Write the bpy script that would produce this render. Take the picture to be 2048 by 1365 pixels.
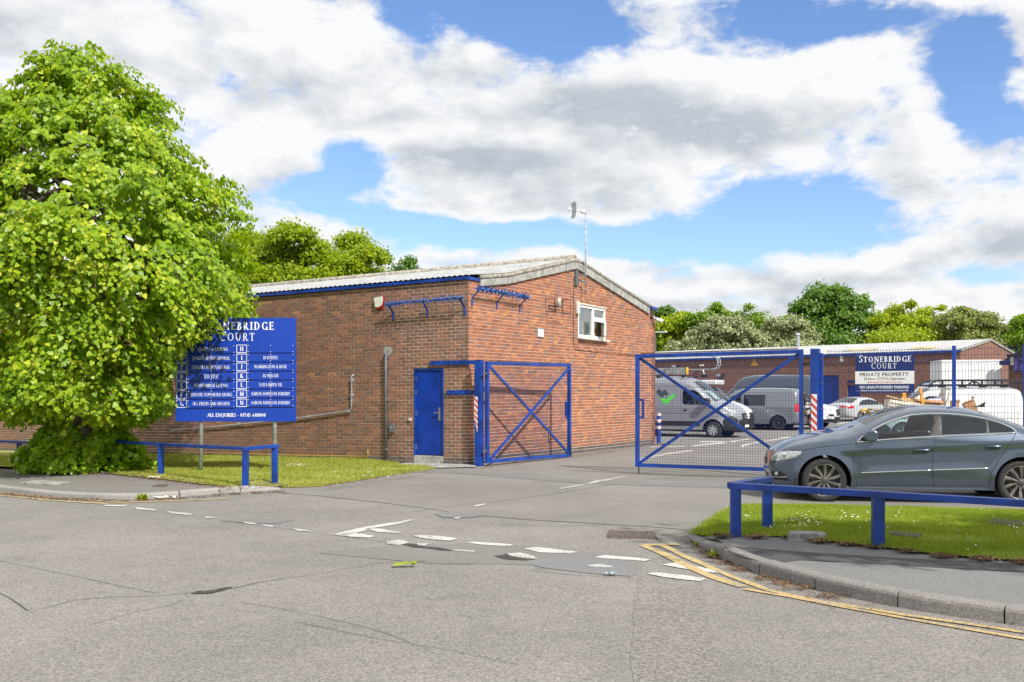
import bpy, math, random
import numpy as np
from mathutils import Vector, Matrix, noise
from mathutils.geometry import delaunay_2d_cdt
random.seed(7); RNG = np.random.default_rng(11)
R = math.radians
for o in list(bpy.data.objects): bpy.data.objects.remove(o)
SC = bpy.context.scene; COL = SC.collection
# ------------------------------------------------------------------ camera, sky, sun, exposure
F, CX, CY, EYE = 1991.0, 1024.0, 793.0, 1.5          # focal length and horizon in photo pixels, eye height in metres
cam = bpy.data.cameras.new('camera'); camo = bpy.data.objects.new('camera', cam); COL.objects.link(camo)
cam.sensor_width = 36.0; cam.lens = 36.0 * F / 2048.0
cam.shift_y = (CY - 682.5) / 2048.0; cam.clip_end = 6000; cam.clip_start = 0.05
camo.location = (0, 0, EYE); camo.rotation_euler = (R(90), 0, 0); SC.camera = camo
SUNV = Vector((0.41, -0.62, 0.665)).normalized()
sl = bpy.data.lights.new('sun', 'SUN'); sl.energy = 4.95; sl.angle = R(0.55); sl.color = (1.0, 0.96, 0.90)
so = bpy.data.objects.new('sun', sl); COL.objects.link(so); so.rotation_euler = SUNV.to_track_quat('Z', 'Y').to_euler()
SC.view_settings.view_transform = 'Standard'; SC.view_settings.look = 'None'
SC.view_settings.gamma = 1; SC.view_settings.exposure = 0.14; SC.view_settings.use_curve_mapping = False
SC.cycles.max_bounces = 8; SC.cycles.transparent_max_bounces = 24
SC.cycles.use_denoising = True
W = bpy.data.worlds.new('World'); SC.world = W; W.use_nodes = True

class NX:                                             # tiny expression helper over shader math nodes
    def __init__(s, t, v): s.t, s.v = t, v
    def m(s, op, *a, clamp=False):
        n = s.t.nodes.new('ShaderNodeMath'); n.operation = op; n.use_clamp = clamp
        for i, q in enumerate((s,) + a):
            q = q.v if isinstance(q, NX) else q
            if isinstance(q, (int, float)): n.inputs[i].default_value = q
            else: s.t.links.new(q, n.inputs[i])
        return NX(s.t, n.outputs[0])
    def __add__(s, o): return s.m('ADD', o)
    def __sub__(s, o): return s.m('SUBTRACT', o)
    def __mul__(s, o): return s.m('MULTIPLY', o)
    def __radd__(s, o): return s.m('ADD', o)
    def __truediv__(s, o): return s.m('DIVIDE', o)
    def mx(s, o): return s.m('MAXIMUM', o)
    def mn(s, o): return s.m('MINIMUM', o)
    def exp(s): return s.m('EXPONENT')
    def step(s, a, b):
        n = s.t.nodes.new('ShaderNodeMapRange'); n.interpolation_type = 'SMOOTHSTEP'
        s.t.links.new(s.v, n.inputs[0]); n.inputs[1].default_value = a; n.inputs[2].default_value = b
        return NX(s.t, n.outputs[0])
def tnoise(t, vec, scale, detail=4, rough=0.55, dist=0.0, dim='3D'):
    n = t.nodes.new('ShaderNodeTexNoise'); n.noise_dimensions = dim
    n.inputs['Scale'].default_value = scale; n.inputs['Detail'].default_value = detail
    n.inputs['Roughness'].default_value = rough; n.inputs['Distortion'].default_value = dist
    if vec is not None: t.links.new(vec, n.inputs['Vector'])
    return n
def tmix(t, fac, a, b, mode='MIX'):
    n = t.nodes.new('ShaderNodeMix'); n.data_type = 'RGBA'; n.blend_type = mode
    for i, q in ((0, fac), (6, a), (7, b)):
        q = q.v if isinstance(q, NX) else q
        if isinstance(q, (int, float)): n.inputs[i].default_value = q
        elif isinstance(q, (tuple, list)): n.inputs[i].default_value = tuple(q)[:3] + (1,)
        else: t.links.new(q, n.inputs[i])
    return n.outputs[2]

def build_world():
    t = W.node_tree; t.nodes.clear(); nn = t.nodes.new; L = t.links.new
    sky = nn('ShaderNodeTexSky'); sky.sky_type = 'NISHITA'; sky.sun_disc = False
    sky.sun_elevation = math.asin(SUNV.z); sky.sun_rotation = math.atan2(SUNV.x, SUNV.y)
    sky.air_density = 1.0; sky.dust_density = 0.4; sky.ozone_density = 2.0
    tc = nn('ShaderNodeTexCoord'); sp = nn('ShaderNodeSeparateXYZ'); L(tc.outputs['Generated'], sp.inputs[0])
    x, y, z = (NX(t, sp.outputs[i]) for i in range(3))
    yy = y.mx(0.02)
    mp = nn('ShaderNodeMapping'); L(tc.outputs['Generated'], mp.inputs[0]); mp.inputs['Scale'].default_value = (1, 1, 1.9)
    V = mp.outputs[0]
    wn = tnoise(t, V, 5.0, 3, 0.5); ws = nn('ShaderNodeSeparateColor'); L(wn.outputs['Color'], ws.inputs[0])
    wu = (NX(t, ws.outputs[0]) - 0.5) * 0.075; wv = (NX(t, ws.outputs[1]) - 0.5) * 0.06
    u = x / yy + wu; v = z / yy + wv
    fb = NX(t, tnoise(t, V, 9.0, 10, 0.6, 0.15).outputs['Fac'])
    fine = NX(t, tnoise(t, V, 26.0, 7, 0.62, 0.3).outputs['Fac'])
    big = NX(t, tnoise(t, V, 3.2, 4, 0.5).outputs['Fac'])
    mu = nn('ShaderNodeMapping'); L(tc.outputs['Generated'], mu.inputs[0]); mu.inputs['Scale'].default_value = (1, 1, 1.9); mu.inputs['Location'].default_value = (.012, -.018, .034)
    lo = NX(t, tnoise(t, V, 9.0, 5, 0.55, 0.15).outputs['Fac']); lu = NX(t, tnoise(t, mu.outputs[0], 9.0, 5, 0.55, 0.15).outputs['Fac'])
    def blob(px, py, rx, ry, k=0.0):
        a = (u - (px - CX) / F); b = (v - (CY - py) / F)
        if k: b = b - a * k
        a = a / (rx / F); b = b / (ry / F)
        return ((a * a + b * b) * -1.0).exp()
    holes = [(1010, 0, 190, 95, -0.25, 1.1), (840, 20, 60, 110, 0, .5), (1130, 60, 130, 50, 0, .7), (1560, 0, 90, 45, 0, .75), (1720, 45, 190, 40, .1, .75),
             (1960, 130, 70, 90, 0, .9), (1940, 180, 60, 70, 0, .4), (2000, 240, 90, 40, 0, .6), (700, 330, 75, 50, -0.3, .95), (640, 385, 90, 34, .15, .8),
             (800, 450, 150, 26, -0.15, .85), (1010, 480, 170, 26, 0, .95), (1300, 480, 240, 34, .05, .9), (1540, 430, 210, 62, .1, 1.15),
             (1700, 480, 120, 36, 0, .6), (1990, 560, 120, 24, 0, .6), (440, 160, 45, 18, 0, .2), (1450, 30, 80, 40, 0, .3)]
    D = None
    for px, py, rx, ry, k, w in holes:
        b = blob(px, py, rx, ry, k) * w
        D = b if D is None else D + b
    dens = (fb - 0.5) * 1.25 + (fine - 0.5) * 0.95 + (big - 0.5) * 0.5 - D * 0.87 + 0.66
    cover = dens.step(0.16, 0.58)
    greys = [(1380, 250, 330, 55, 0, .75), (1260, 205, 240, 60, 0, .55), (900, 335, 240, 26, -.03, .55), (1000, 325, 230, 40, 0, .35), (1120, 420, 300, 30, 0, .55), (880, 400, 90, 34, 0, .4),
             (1800, 385, 240, 34, 0, .7), (1990, 500, 150, 34, .2, .8), (700, 250, 200, 30, 0, .35), (150, 60, 300, 90, 0, .45), (560, 180, 170, 60, 0, .3), (1500, 600, 300, 14, 0, .4),
             (1300, 590, 200, 22, 0, .55), (1750, 545, 200, 16, 0, .3), (640, 500, 200, 26, 0, .2), (1960, 40, 130, 50, 0, .35), (1000, 240, 120, 30, 0, .25)]
    Gs = None
    for px, py, rx, ry, k, w in greys:
        b = blob(px, py, rx, ry, k) * w
        Gs = b if Gs is None else Gs + b
    shade = (Gs * 1.25 * (dens.step(0.35, 0.75)) * ((fb - 0.5) * 1.6 + 1.0) + (lu - lo) * 3.4 + (big - 0.52) * 0.45 + (fb - 0.5) * 0.3).m('MINIMUM', 1.0).mx(0.0)
    white = tmix(t, shade, (0.96, 0.97, 0.985), (0.47, 0.525, 0.60))
    puff = (fine * 0.5 + fb * 0.8).step(0.45, 0.85)
    white = tmix(t, (puff * 0.25), white, (1.0, 1.0, 1.0))
    # physical sky, slightly deepened towards the zenith by its own model
    b1 = nn('ShaderNodeBackground'); b1.inputs[1].default_value = 0.148
    hs = nn('ShaderNodeHueSaturation'); hs.inputs['Saturation'].default_value = 1.08; hs.inputs['Value'].default_value = 1.0
    L(sky.outputs[0], hs.inputs['Color']); L(tmix(t, 1.0, hs.outputs[0], (.93, .97, 1.12), 'MULTIPLY'), b1.inputs[0])
    b2 = nn('ShaderNodeBackground'); b2.inputs[1].default_value = 0.90; L(white, b2.inputs[0])
    ms = nn('ShaderNodeMixShader'); L(cover.v, ms.inputs[0]); L(b1.outputs[0], ms.inputs[1]); L(b2.outputs[0], ms.inputs[2])
    o = nn('ShaderNodeOutputWorld'); L(ms.outputs[0], o.inputs[0])
build_world()
W.cycles.sampling_method = 'MANUAL'; W.cycles.sample_map_resolution = 512

# ------------------------------------------------------------------ ground height and photo-to-place helpers
def gz(X, Y):
    l = 0.0142 * min(0.0, X + 1.0)
    l = max(l, -0.45)
    p = np.interp(Y, [0, 10, 14.3, 18, 24, 31, 40, 47, 60, 70, 300], [0, 0, -.055, -.02, 0, 0, -.2, -.12, .08, .16, .16])
    w = min(1.0, max(0.0, (X - 1.0) / 2.5))
    return float(l + p * w)
def ground_at(px, py, lift=0.0):                      # where the sight line through a photo point meets the ground
    u, v = (px - CX) / F, (CY - py) / F; z = lift
    for _ in range(12):
        Y = (EYE - z) / max(1e-4, -v); z = gz(u * Y, Y) + lift
    return Vector((u * Y, Y, z))
def at(px, py, Y): return Vector(((px - CX) / F * Y, Y, EYE + (CY - py) / F * Y))
def on_plane(px, py, O, d):                           # (distance along, height) on the vertical plane through O with direction d
    u, v = (px - CX) / F, (CY - py) / F
    s = (u * O[1] - O[0]) / (d[0] - u * d[1]); Y = O[1] + s * d[1]
    return s, EYE + v * Y

# ------------------------------------------------------------------ mesh helpers
class MB:
    def __init__(s): s.v, s.f, s.c = [], [], []
    def add(s, vs, fs, col=None):
        n = len(s.v); s.v += [tuple(q) for q in vs]; s.f += [tuple(i + n for i in f) for f in fs]
        s.c += [col or (1, 1, 1, 1)] * len(fs); return s
    def box(s, c, size, M=None, col=None, front_only=False):
        hx, hy, hz = (q / 2 for q in size); M = M or Matrix.Identity(3); c = Vector(c)
        vs = [c + M @ Vector((sx * hx, sy * hy, sz * hz)) for sx in (-1, 1) for sy in (-1, 1) for sz in (-1, 1)]
        fs = [(0, 1, 3, 2), (4, 6, 7, 5), (0, 4, 5, 1), (2, 3, 7, 6), (0, 2, 6, 4), (1, 5, 7, 3)]
        return s.add(vs, fs, col)
    def beam(s, a, b, w, h, up=(0, 0, 1)):
        a, b = Vector(a), Vector(b); d = (b - a); L = d.length; d.normalize(); up = Vector(up)
        sd = d.cross(up)
        if sd.length < 1e-4: sd = d.cross(Vector((0, 1, 0)))
        sd.normalize(); u2 = sd.cross(d)
        M = Matrix((d, sd, u2)).transposed()
        return s.box((a + b) / 2, (L, w, h), M)
    def tube(s, pts, r, n=8, cap=True, r1=None):
        pts = [Vector(p) for p in pts]; k = len(pts); rings = []
        rr = r if isinstance(r, (list, tuple)) else [r + ((r1 if r1 is not None else r) - r) * i / max(1, k - 1) for i in range(k)]
        prev = None
        for i, p in enumerate(pts):
            d = (pts[min(i + 1, k - 1)] - pts[max(i - 1, 0)]).normalized()
            a = prev if prev is not None else (Vector((0, 0, 1)) if abs(d.z) < .9 else Vector((1, 0, 0)))
            x = (a - d * a.dot(d))
            if x.length < 1e-5: x = d.orthogonal()
            x.normalize(); prev = x; y = d.cross(x)
            rings.append([p + (x * math.cos(2 * math.pi * j / n) + y * math.sin(2 * math.pi * j / n)) * rr[i] for j in range(n)])
        vs = [q for ring in rings for q in ring]; fs = []
        for i in range(k - 1):
            for j in range(n):
                fs.append((i * n + j, i * n + (j + 1) % n, (i + 1) * n + (j + 1) % n, (i + 1) * n + j))
        if cap: fs += [tuple(range(n))[::-1], tuple((k - 1) * n + j for j in range(n))]
        return s.add(vs, fs)
    def prism(s, poly, O, ax, ay, depth):             # 2-D polygon in axes ax, ay at O, pushed along ax x ay by depth
        O, ax, ay = Vector(O), Vector(ax), Vector(ay); nz = ax.cross(ay).normalized() * depth; k = len(poly)
        vs = [O + ax * x + ay * y for x, y in poly]; vs += [v + nz for v in vs]
        fs = [tuple(range(k))[::-1], tuple(range(k, 2 * k))] + [(i, (i + 1) % k, (i + 1) % k + k, i + k) for i in range(k)]
        return s.add(vs, fs)
    def lathe(s, prof, O, axis, n=32, cap=False):     # prof: (radius, along)
        O, axis = Vector(O), Vector(axis).normalized(); x = axis.orthogonal().normalized(); y = axis.cross(x); k = len(prof)
        vs = [O + axis * h + (x * math.cos(2 * math.pi * j / n) + y * math.sin(2 * math.pi * j / n)) * r for r, h in prof for j in range(n)]
        fs = [(i * n + j, (i + 1) * n + j, (i + 1) * n + (j + 1) % n, i * n + (j + 1) % n) for i in range(k - 1) for j in range(n)]
        if cap: fs += [tuple(range(n)), tuple((k - 1) * n + j for j in range(n))[::-1]]
        return s.add(vs, fs)
    def build(s, name, mat, parent=None, smooth=False, bevel=0.0, cols=False, weld=False, kind=None):
        me = bpy.data.meshes.new(name); vs = s.v
        if parent is not None:
            Mi = WM.get(parent.name)
            if Mi is not None: vs = [tuple(Mi @ Vector(q)) for q in vs]
        me.from_pydata(vs, [], s.f)
        if cols:
            at_ = me.color_attributes.new('tint', 'FLOAT_COLOR', 'CORNER'); arr = []
            for p, c in zip(me.polygons, s.c): arr += list(c) * p.loop_total
            at_.data.foreach_set('color', arr)
        me.materials.append(mat)
        if smooth: me.shade_smooth()
        o = bpy.data.objects.new(name, me); COL.objects.link(o)
        if parent is not None:
            o.parent = parent; WM[o.name] = WM.get(parent.name)
        if weld:
            md = o.modifiers.new('weld', 'WELD'); md.merge_threshold = 0.0008
        if bevel:
            md = o.modifiers.new('bevel', 'BEVEL'); md.width = bevel; md.segments = 2; md.limit_method = 'ANGLE'; md.angle_limit = R(40)
        if kind: o['kind'] = kind
        return o
WM = {}                                               # inverse world matrix of each thing, inherited by its parts
def thing(name, loc, label, cat, group=None, M=None):
    o = bpy.data.objects.new(name, None); COL.objects.link(o); o.empty_display_size = .3
    m = (M.copy() if M is not None else Matrix.Identity(4)); m.translation = Vector(loc)
    o.matrix_world = m; WM[o.name] = m.inverted()
    o['label'] = label; o['category'] = cat
    if group: o['group'] = group
    return o
def tag(o, label=None, cat=None, group=None, kind=None):
    for k, v in (('label', label), ('category', cat), ('group', group), ('kind', kind)):
        if v: o[k] = v
    return o
def structure(o): o['kind'] = 'structure'; return o
def inpoly(x, y, poly):
    c = False; n = len(poly)
    for i in range(n):
        x1, y1 = poly[i]; x2, y2 = poly[(i + 1) % n]
        if (y1 > y) != (y2 > y) and x < (x2 - x1) * (y - y1) / (y2 - y1) + x1: c = not c
    return c
def sheet2d(outer, holes=(), regions=(), step=None, lines=()):
    """Triangles of a 2-D outline with holes; regions get their own triangle list. Returns verts, {region index or -1: tris}."""
    vs, es = [], []
    def loop(p, close=True):
        n = len(vs); vs.extend(Vector(q) for q in p); k = len(p)
        es.extend((n + i, n + (i + 1) % k) for i in range(k if close else k - 1))
    loop(outer)
    for h in holes: loop(h)
    for r in regions: loop(r)
    for l in lines: loop(l, False)
    if step:
        x0, x1 = min(p[0] for p in outer), max(p[0] for p in outer); y0, y1 = min(p[1] for p in outer), max(p[1] for p in outer)
        i = 0; y = y0 + step * .5
        while y < y1:
            x = x0 + step * (.25 if i % 2 else .75)
            while x < x1:
                if inpoly(x, y, outer): vs.append(Vector((x, y)))
                x += step
            y += step * .87; i += 1
    res = delaunay_2d_cdt(vs, es, [], 0, 1e-5)
    V, T = res[0], res[2]; out = {}
    for t in T:
        cx = sum(V[i][0] for i in t) / len(t); cy = sum(V[i][1] for i in t) / len(t)
        if not inpoly(cx, cy, outer) or any(inpoly(cx, cy, h) for h in holes): continue
        k = -1
        for j, r in enumerate(regions):
            if inpoly(cx, cy, r): k = j
        out.setdefault(k, []).append(tuple(t))
    return [(q[0], q[1]) for q in V], out
def ground_sheet(name, pts, mat, lift=0.0, step=None, parent=None, zf=None, kind='structure'):
    """A sheet over world-plan outline pts following the ground."""
    pts = [(p[0], p[1]) for p in pts]
    V, out = sheet2d(pts, step=step); zf = zf or (lambda x, y: gz(x, y))
    m = MB(); m.add([(x, y, zf(x, y) + lift) for x, y in V], out.get(-1, []))
    m.f = [f if ((Vector(m.v[f[1]]) - Vector(m.v[f[0]])).cross(Vector(m.v[f[2]]) - Vector(m.v[f[0]]))).z > 0 else f[::-1] for f in m.f]
    o = m.build(name, mat, parent, smooth=True)
    if kind and parent is None: o['kind'] = kind
    return o

# ------------------------------------------------------------------ materials
MATS = {}
def base_mat(name):
    m = bpy.data.materials.new(name); m.use_nodes = True; t = m.node_tree
    b = t.nodes['Principled BSDF']; MATS[name] = m; return m, t, b
def pos(t):
    g = t.nodes.new('ShaderNodeNewGeometry'); return g.outputs['Position']
def bump(t, b, h, dist=0.004, strength=0.6):
    n = t.nodes.new('ShaderNodeBump'); n.inputs['Distance'].default_value = dist; n.inputs['Strength'].default_value = strength
    t.links.new(h.v if isinstance(h, NX) else h, n.inputs['Height']); t.links.new(n.outputs[0], b.inputs['Normal'])
def plain(name, c, rough=0.5, metal=0.0, var=0.12, scale=6.0, bmp=0.0, coat=0.0, dirt=None, spec=None):
    m, t, b = base_mat(name); P = pos(t)
    f = NX(t, tnoise(t, P, scale, 5, .6).outputs['Fac'])
    d = tuple(max(0, q * (1 - var * 1.6)) for q in c); l = tuple(min(1, q * (1 + var)) for q in c)
    col = tmix(t, f.step(.3, .7), d, l)
    if dirt:
        g = NX(t, tnoise(t, P, dirt[1], 6, .65).outputs['Fac']); col = tmix(t, g.step(dirt[2], dirt[2] + .16) * dirt[3], col, dirt[0])
    t.links.new(col, b.inputs['Base Color'])
    r = f.step(.2, .8) * 0.12 + (rough - .05); t.links.new(r.v, b.inputs['Roughness'])
    b.inputs['Metallic'].default_value = metal
    if coat: b.inputs['Coat Weight'].default_value = coat; b.inputs['Coat Roughness'].default_value = 0.04
    if spec is not None: b.inputs['Specular IOR Level'].default_value = spec
    if bmp: bump(t, b, f, bmp)
    return m
def asphalt(name, lo, hi, grit=170, tone=0.18, warm=(1.0, .97, .93), spots=True, crackle=False):
    m, t, b = base_mat(name); P = pos(t)
    n1 = NX(t, tnoise(t, P, grit, 2, .6).outputs['Fac'])
    vor = t.nodes.new('ShaderNodeTexVoronoi'); vor.inputs['Scale'].default_value = grit * .62; t.links.new(P, vor.inputs['Vector'])
    vc = t.nodes.new('ShaderNodeSeparateColor'); t.links.new(vor.outputs['Color'], vc.inputs[0])
    st = NX(t, vc.outputs[0])
    big = NX(t, tnoise(t, P, .35, 6, .62).outputs['Fac']); mid = NX(t, tnoise(t, P, 2.6, 5, .6).outputs['Fac'])
    a = tuple(lo * w for w in warm); c = tuple(hi * w for w in warm)
    f = (n1 - .5) * 1.3 + (st - .5) * .75 + .5
    col = tmix(t, f.m('MINIMUM', 1.0).mx(0.0), a, c)
    tn = (big.step(.3, .7) - .5) * tone + (mid - .5) * tone * 1.1 + 1.0
    tn = tn - NX(t, tnoise(t, P, .9, 7, .72).outputs['Fac']).step(.60, .70) * tone * .7
    sc = t.nodes.new('ShaderNodeVectorMath'); sc.operation = 'SCALE'; t.links.new(col, sc.inputs[0]); t.links.new(tn.v, sc.inputs['Scale'])
    col = sc.outputs[0]
    if spots:
        w = NX(t, tnoise(t, P, 46, 2, .5).outputs['Fac']).step(.70, .74); col = tmix(t, w * .45, col, (.03, .03, .03))
        w2 = NX(t, tnoise(t, P, 38, 2, .5).outputs['Color']).m('ADD', 0.0).step(.71, .75); col = tmix(t, w2 * .35, col, (.42, .37, .3))
    t.links.new(col, b.inputs['Base Color']); b.inputs['Roughness'].default_value = .93
    b.inputs['Specular IOR Level'].default_value = .25
    bump(t, b, n1 * .6 + st * .4, 0.0035, .5)
    return m
def paint_line(name, c, wear=.5, wc=(.2, .19, .175), under=(.24, .23, .21)):
    m, t, b = base_mat(name); P = pos(t)
    f = NX(t, tnoise(t, P, 30, 6, .7).outputs['Fac']); g = NX(t, tnoise(t, P, 5, 3, .6).outputs['Fac'])
    k = (f * .65 + g * .35).step(wear, wear + .09)
    dirty = tmix(t, NX(t, tnoise(t, P, 90, 2, .6).outputs['Fac']).step(.35, .75) * .35, c, wc)
    col = tmix(t, k, dirty, under); t.links.new(col, b.inputs['Base Color']); b.inputs['Roughness'].default_value = .8
    return m
def glass_mat(name, tint, alpha_face=.35, rough=.02, dark=None, k=1.3):
    m, t, b = base_mat(name); t.nodes.remove(b); L = t.links.new
    gl = t.nodes.new('ShaderNodeBsdfGlossy'); gl.inputs['Roughness'].default_value = rough; gl.inputs[0].default_value = (1, 1, 1, 1)
    if dark: tr = t.nodes.new('ShaderNodeBsdfDiffuse'); tr.inputs[0].default_value = (*dark, 1)
    else: tr = t.nodes.new('ShaderNodeBsdfTransparent'); tr.inputs[0].default_value = (*tint, 1)
    fr = t.nodes.new('ShaderNodeFresnel'); fr.inputs[0].default_value = 1.5
    f = NX(t, fr.outputs[0]) * k + alpha_face * .1
    ms = t.nodes.new('ShaderNodeMixShader'); L(f.m('MINIMUM', 1.0).v, ms.inputs[0]); L(tr.outputs[0], ms.inputs[1]); L(gl.outputs[0], ms.inputs[2])
    L(ms.outputs[0], t.nodes['Material Output'].inputs[0]); return m
def leaf_mat(name, a, b_, c, trans=.35, rough=.42):
    m, t, b = base_mat(name); L = t.links.new
    g = t.nodes.new('ShaderNodeNewGeometry'); rnd = NX(t, g.outputs['Random Per Island'])
    big = NX(t, tnoise(t, g.outputs['Position'], 1.3, 3, .5).outputs['Fac'])
    k = (rnd * .75 + (big - .5) * 1.1)
    col = tmix(t, k.step(.05, .6), a, b_); col = tmix(t, k.step(.62, .95), col, c)
    L(col, b.inputs['Base Color']); b.inputs['Roughness'].default_value = rough; b.inputs['Specular IOR Level'].default_value = .5
    tl = t.nodes.new('ShaderNodeBsdfTranslucent'); hs = t.nodes.new('ShaderNodeHueSaturation'); hs.inputs['Value'].default_value = 1.5; hs.inputs['Saturation'].default_value = 1.1
    L(col, hs.inputs['Color']); L(hs.outputs[0], tl.inputs[0])
    ms = t.nodes.new('ShaderNodeMixShader'); ms.inputs[0].default_value = trans
    L(b.outputs[0], ms.inputs[1]); L(tl.outputs[0], ms.inputs[2]); L(ms.outputs[0], t.nodes['Material Output'].inputs[0]); return m
def car_paint(name, c, metal=.55, rough=.32):
    m, t, b = base_mat(name); P = pos(t)
    f = NX(t, tnoise(t, P, 500, 2, .5).outputs['Fac']); d = NX(t, tnoise(t, P, 3, 5, .6).outputs['Fac'])
    col = tmix(t, f, tuple(q * .86 for q in c), tuple(min(1, q * 1.12) for q in c))
    col = tmix(t, d.step(.5, .8) * .12, col, (.3, .27, .23))
    t.links.new(col, b.inputs['Base Color']); b.inputs['Metallic'].default_value = metal; b.inputs['Roughness'].default_value = rough
    b.inputs['Coat Weight'].default_value = 1.0; b.inputs['Coat Roughness'].default_value = .03; return m
def brick_mat(name):
    m, t, b = base_mat(name); P = pos(t); L = t.links.new
    at_ = t.nodes.new('ShaderNodeAttribute'); at_.attribute_name = 'tint'
    mp = t.nodes.new('ShaderNodeMapping'); mp.inputs['Scale'].default_value = (1, 1, .12); L(P, mp.inputs[0])
    st = NX(t, tnoise(t, mp.outputs[0], 24, 3, .5).outputs['Fac']); f = NX(t, tnoise(t, P, 90, 4, .65).outputs['Fac'])
    col = tmix(t, st.step(.52, .66) * .34, at_.outputs[0], (.10, .058, .048))
    sz = t.nodes.new('ShaderNodeSeparateXYZ'); L(P, sz.inputs[0]); blot = NX(t, tnoise(t, P, 1.1, 5, .6).outputs['Fac'])
    damp = (NX(t, sz.outputs[2]) * -.9 + 1.0 + (blot - .5) * 1.6).step(.35, 1.0)
    col = tmix(t, damp * .38, col, (.12, .085, .06)); col = tmix(t, blot.step(.56, .72) * .22, col, (.30, .16, .10))
    col = tmix(t, f.step(.5, .8) * .25, col, (.42, .24, .15))
    L(col, b.inputs['Base Color']); b.inputs['Roughness'].default_value = .86; bump(t, b, f, .002, .5); return m
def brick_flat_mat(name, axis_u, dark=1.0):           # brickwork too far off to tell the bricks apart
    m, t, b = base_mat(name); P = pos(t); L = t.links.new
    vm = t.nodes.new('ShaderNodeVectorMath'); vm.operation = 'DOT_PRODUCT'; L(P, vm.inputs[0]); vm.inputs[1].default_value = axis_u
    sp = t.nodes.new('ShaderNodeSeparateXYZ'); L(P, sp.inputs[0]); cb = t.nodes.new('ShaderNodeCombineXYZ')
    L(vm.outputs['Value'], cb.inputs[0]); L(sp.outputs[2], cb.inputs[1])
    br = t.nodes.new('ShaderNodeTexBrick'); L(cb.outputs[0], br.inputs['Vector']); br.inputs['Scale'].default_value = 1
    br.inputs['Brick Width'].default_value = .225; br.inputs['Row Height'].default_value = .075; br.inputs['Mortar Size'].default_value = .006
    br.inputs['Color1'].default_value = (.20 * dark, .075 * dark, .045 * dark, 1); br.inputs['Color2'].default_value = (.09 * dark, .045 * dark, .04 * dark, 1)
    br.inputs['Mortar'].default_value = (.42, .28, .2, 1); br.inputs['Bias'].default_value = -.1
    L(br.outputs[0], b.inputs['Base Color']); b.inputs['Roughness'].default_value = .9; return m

M_blue = plain('blue_gloss_paint', (.003, .045, .29), .42, var=.25, scale=3, dirt=((.13, .075, .055), 30, .645, .75))
M_bluedoor = plain('blue_door_paint', (.002, .036, .31), .45, var=.16, scale=2.2, dirt=((.05, .06, .1), 9, .66, .35))
M_bluesign = plain('blue_sign_panel', (.003, .042, .36), .35, var=.06, scale=1.2)
M_navy = plain('navy_sign_panel', (.006, .022, .14), .35, var=.06, scale=1.2)
M_white = plain('white_plastic', (.75, .75, .73), .4, var=.05)
M_offwhite = plain('aged_white', (.62, .6, .52), .5, var=.12, dirt=((.3, .26, .2), 14, .6, .5))
M_print = plain('white_print', (.80, .80, .80), .5, var=.02)
M_printred = plain('red_print', (.5, .06, .06), .5, var=.02)
M_printblk = plain('dark_print', (.012, .015, .035), .5, var=.02)
M_galv = plain('galvanised_steel', (.42, .45, .47), .5, metal=.35, var=.2, scale=18, dirt=((.25, .25, .24), 30, .58, .5))
M_steel = plain('brushed_steel', (.6, .6, .6), .28, metal=.9, var=.1)
M_chrome = plain('chrome', (.82, .82, .82), .12, metal=1, var=.03)
M_black = plain('black_plastic', (.015, .015, .017), .5, var=.15)
M_rubber = plain('tyre_rubber', (.02, .02, .021), .75, var=.2, scale=30)
M_greypipe = plain('grey_pipe', (.12, .13, .15), .5, var=.2, scale=9)
M_darkgrey = plain('dark_grey_metal', (.05, .05, .055), .5, var=.2)
M_conc = plain('weathered_concrete', (.36, .355, .33), .9, var=.18, scale=5, bmp=.003, dirt=((.16, .165, .14), 7, .5, .75))
M_roof = plain('fibre_cement_roof', (.38, .385, .385), .92, var=.15, scale=3, bmp=.003, dirt=((.2, .19, .16), 9, .56, .7))
M_roofmoss = plain('roof_verge', (.36, .33, .28), .95, var=.25, scale=8, bmp=.006, dirt=((.12, .1, .06), 14, .5, .8))
M_mortar = plain('mortar', (.78, .62, .47), .95, var=.14, scale=9, bmp=.002, dirt=((.6, .48, .36), 4, .6, .35))
M_brick = brick_mat('brick_face')
M_road = asphalt('road_asphalt', .115, .33, 150, .24, (1.0, .94, .868))
M_yard = asphalt('lane_asphalt', .14, .28, 260, .24, (1.0, .94, .868), spots=False)
M_pave = asphalt('footway_asphalt', .13, .27, 280, .15, (1.0, .93, .86), spots=False)
M_pavedark = asphalt('footway_trench', .045, .11, 240, .12, (1, 1, 1), spots=False)
M_paveR = asphalt('footway_asphalt_dark', .12, .25, 240, .15, (1, .99, .97), spots=False)
M_patch = asphalt('tar_patch', .13, .26, 300, .1, (1, 1, 1.0), spots=False)
M_patch2 = asphalt('fine_patch', .13, .27, 360, .1, (1, .95, .89), spots=False)
M_strip = asphalt('trench_strip', .12, .24, 300, .15, (.98, 1, .97), spots=False)
M_hole = plain('pothole_dark', (.055, .05, .045), .95, var=.5, scale=25)
M_crack = plain('crack_dark', (.11, .10, .09), .95, var=.4, scale=40)
M_kerb = asphalt('kerb_concrete', .13, .34, 220, .2, (1.0, .93, .88), spots=True)
M_kerbL = asphalt('kerb_concrete_pale', .2, .42, 220, .2, (1.0, .96, .9), spots=True)
M_wline = paint_line('white_road_paint', (.60, .59, .55), .49)
M_wline2 = paint_line('worn_white_road_paint', (.52, .51, .48), .47)
M_yline = paint_line('yellow_road_paint', (.52, .375, .15), .50)
M_soil = plain('dry_soil', (.22, .165, .11), .95, var=.3, scale=14, bmp=.006, dirt=((.4, .34, .24), 20, .5, .6))
M_iron = plain('cast_iron', (.1, .075, .065), .7, var=.3, scale=12)
M_rusty = plain('rusty_grate', (.15, .115, .10), .8, var=.3, scale=20)
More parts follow.
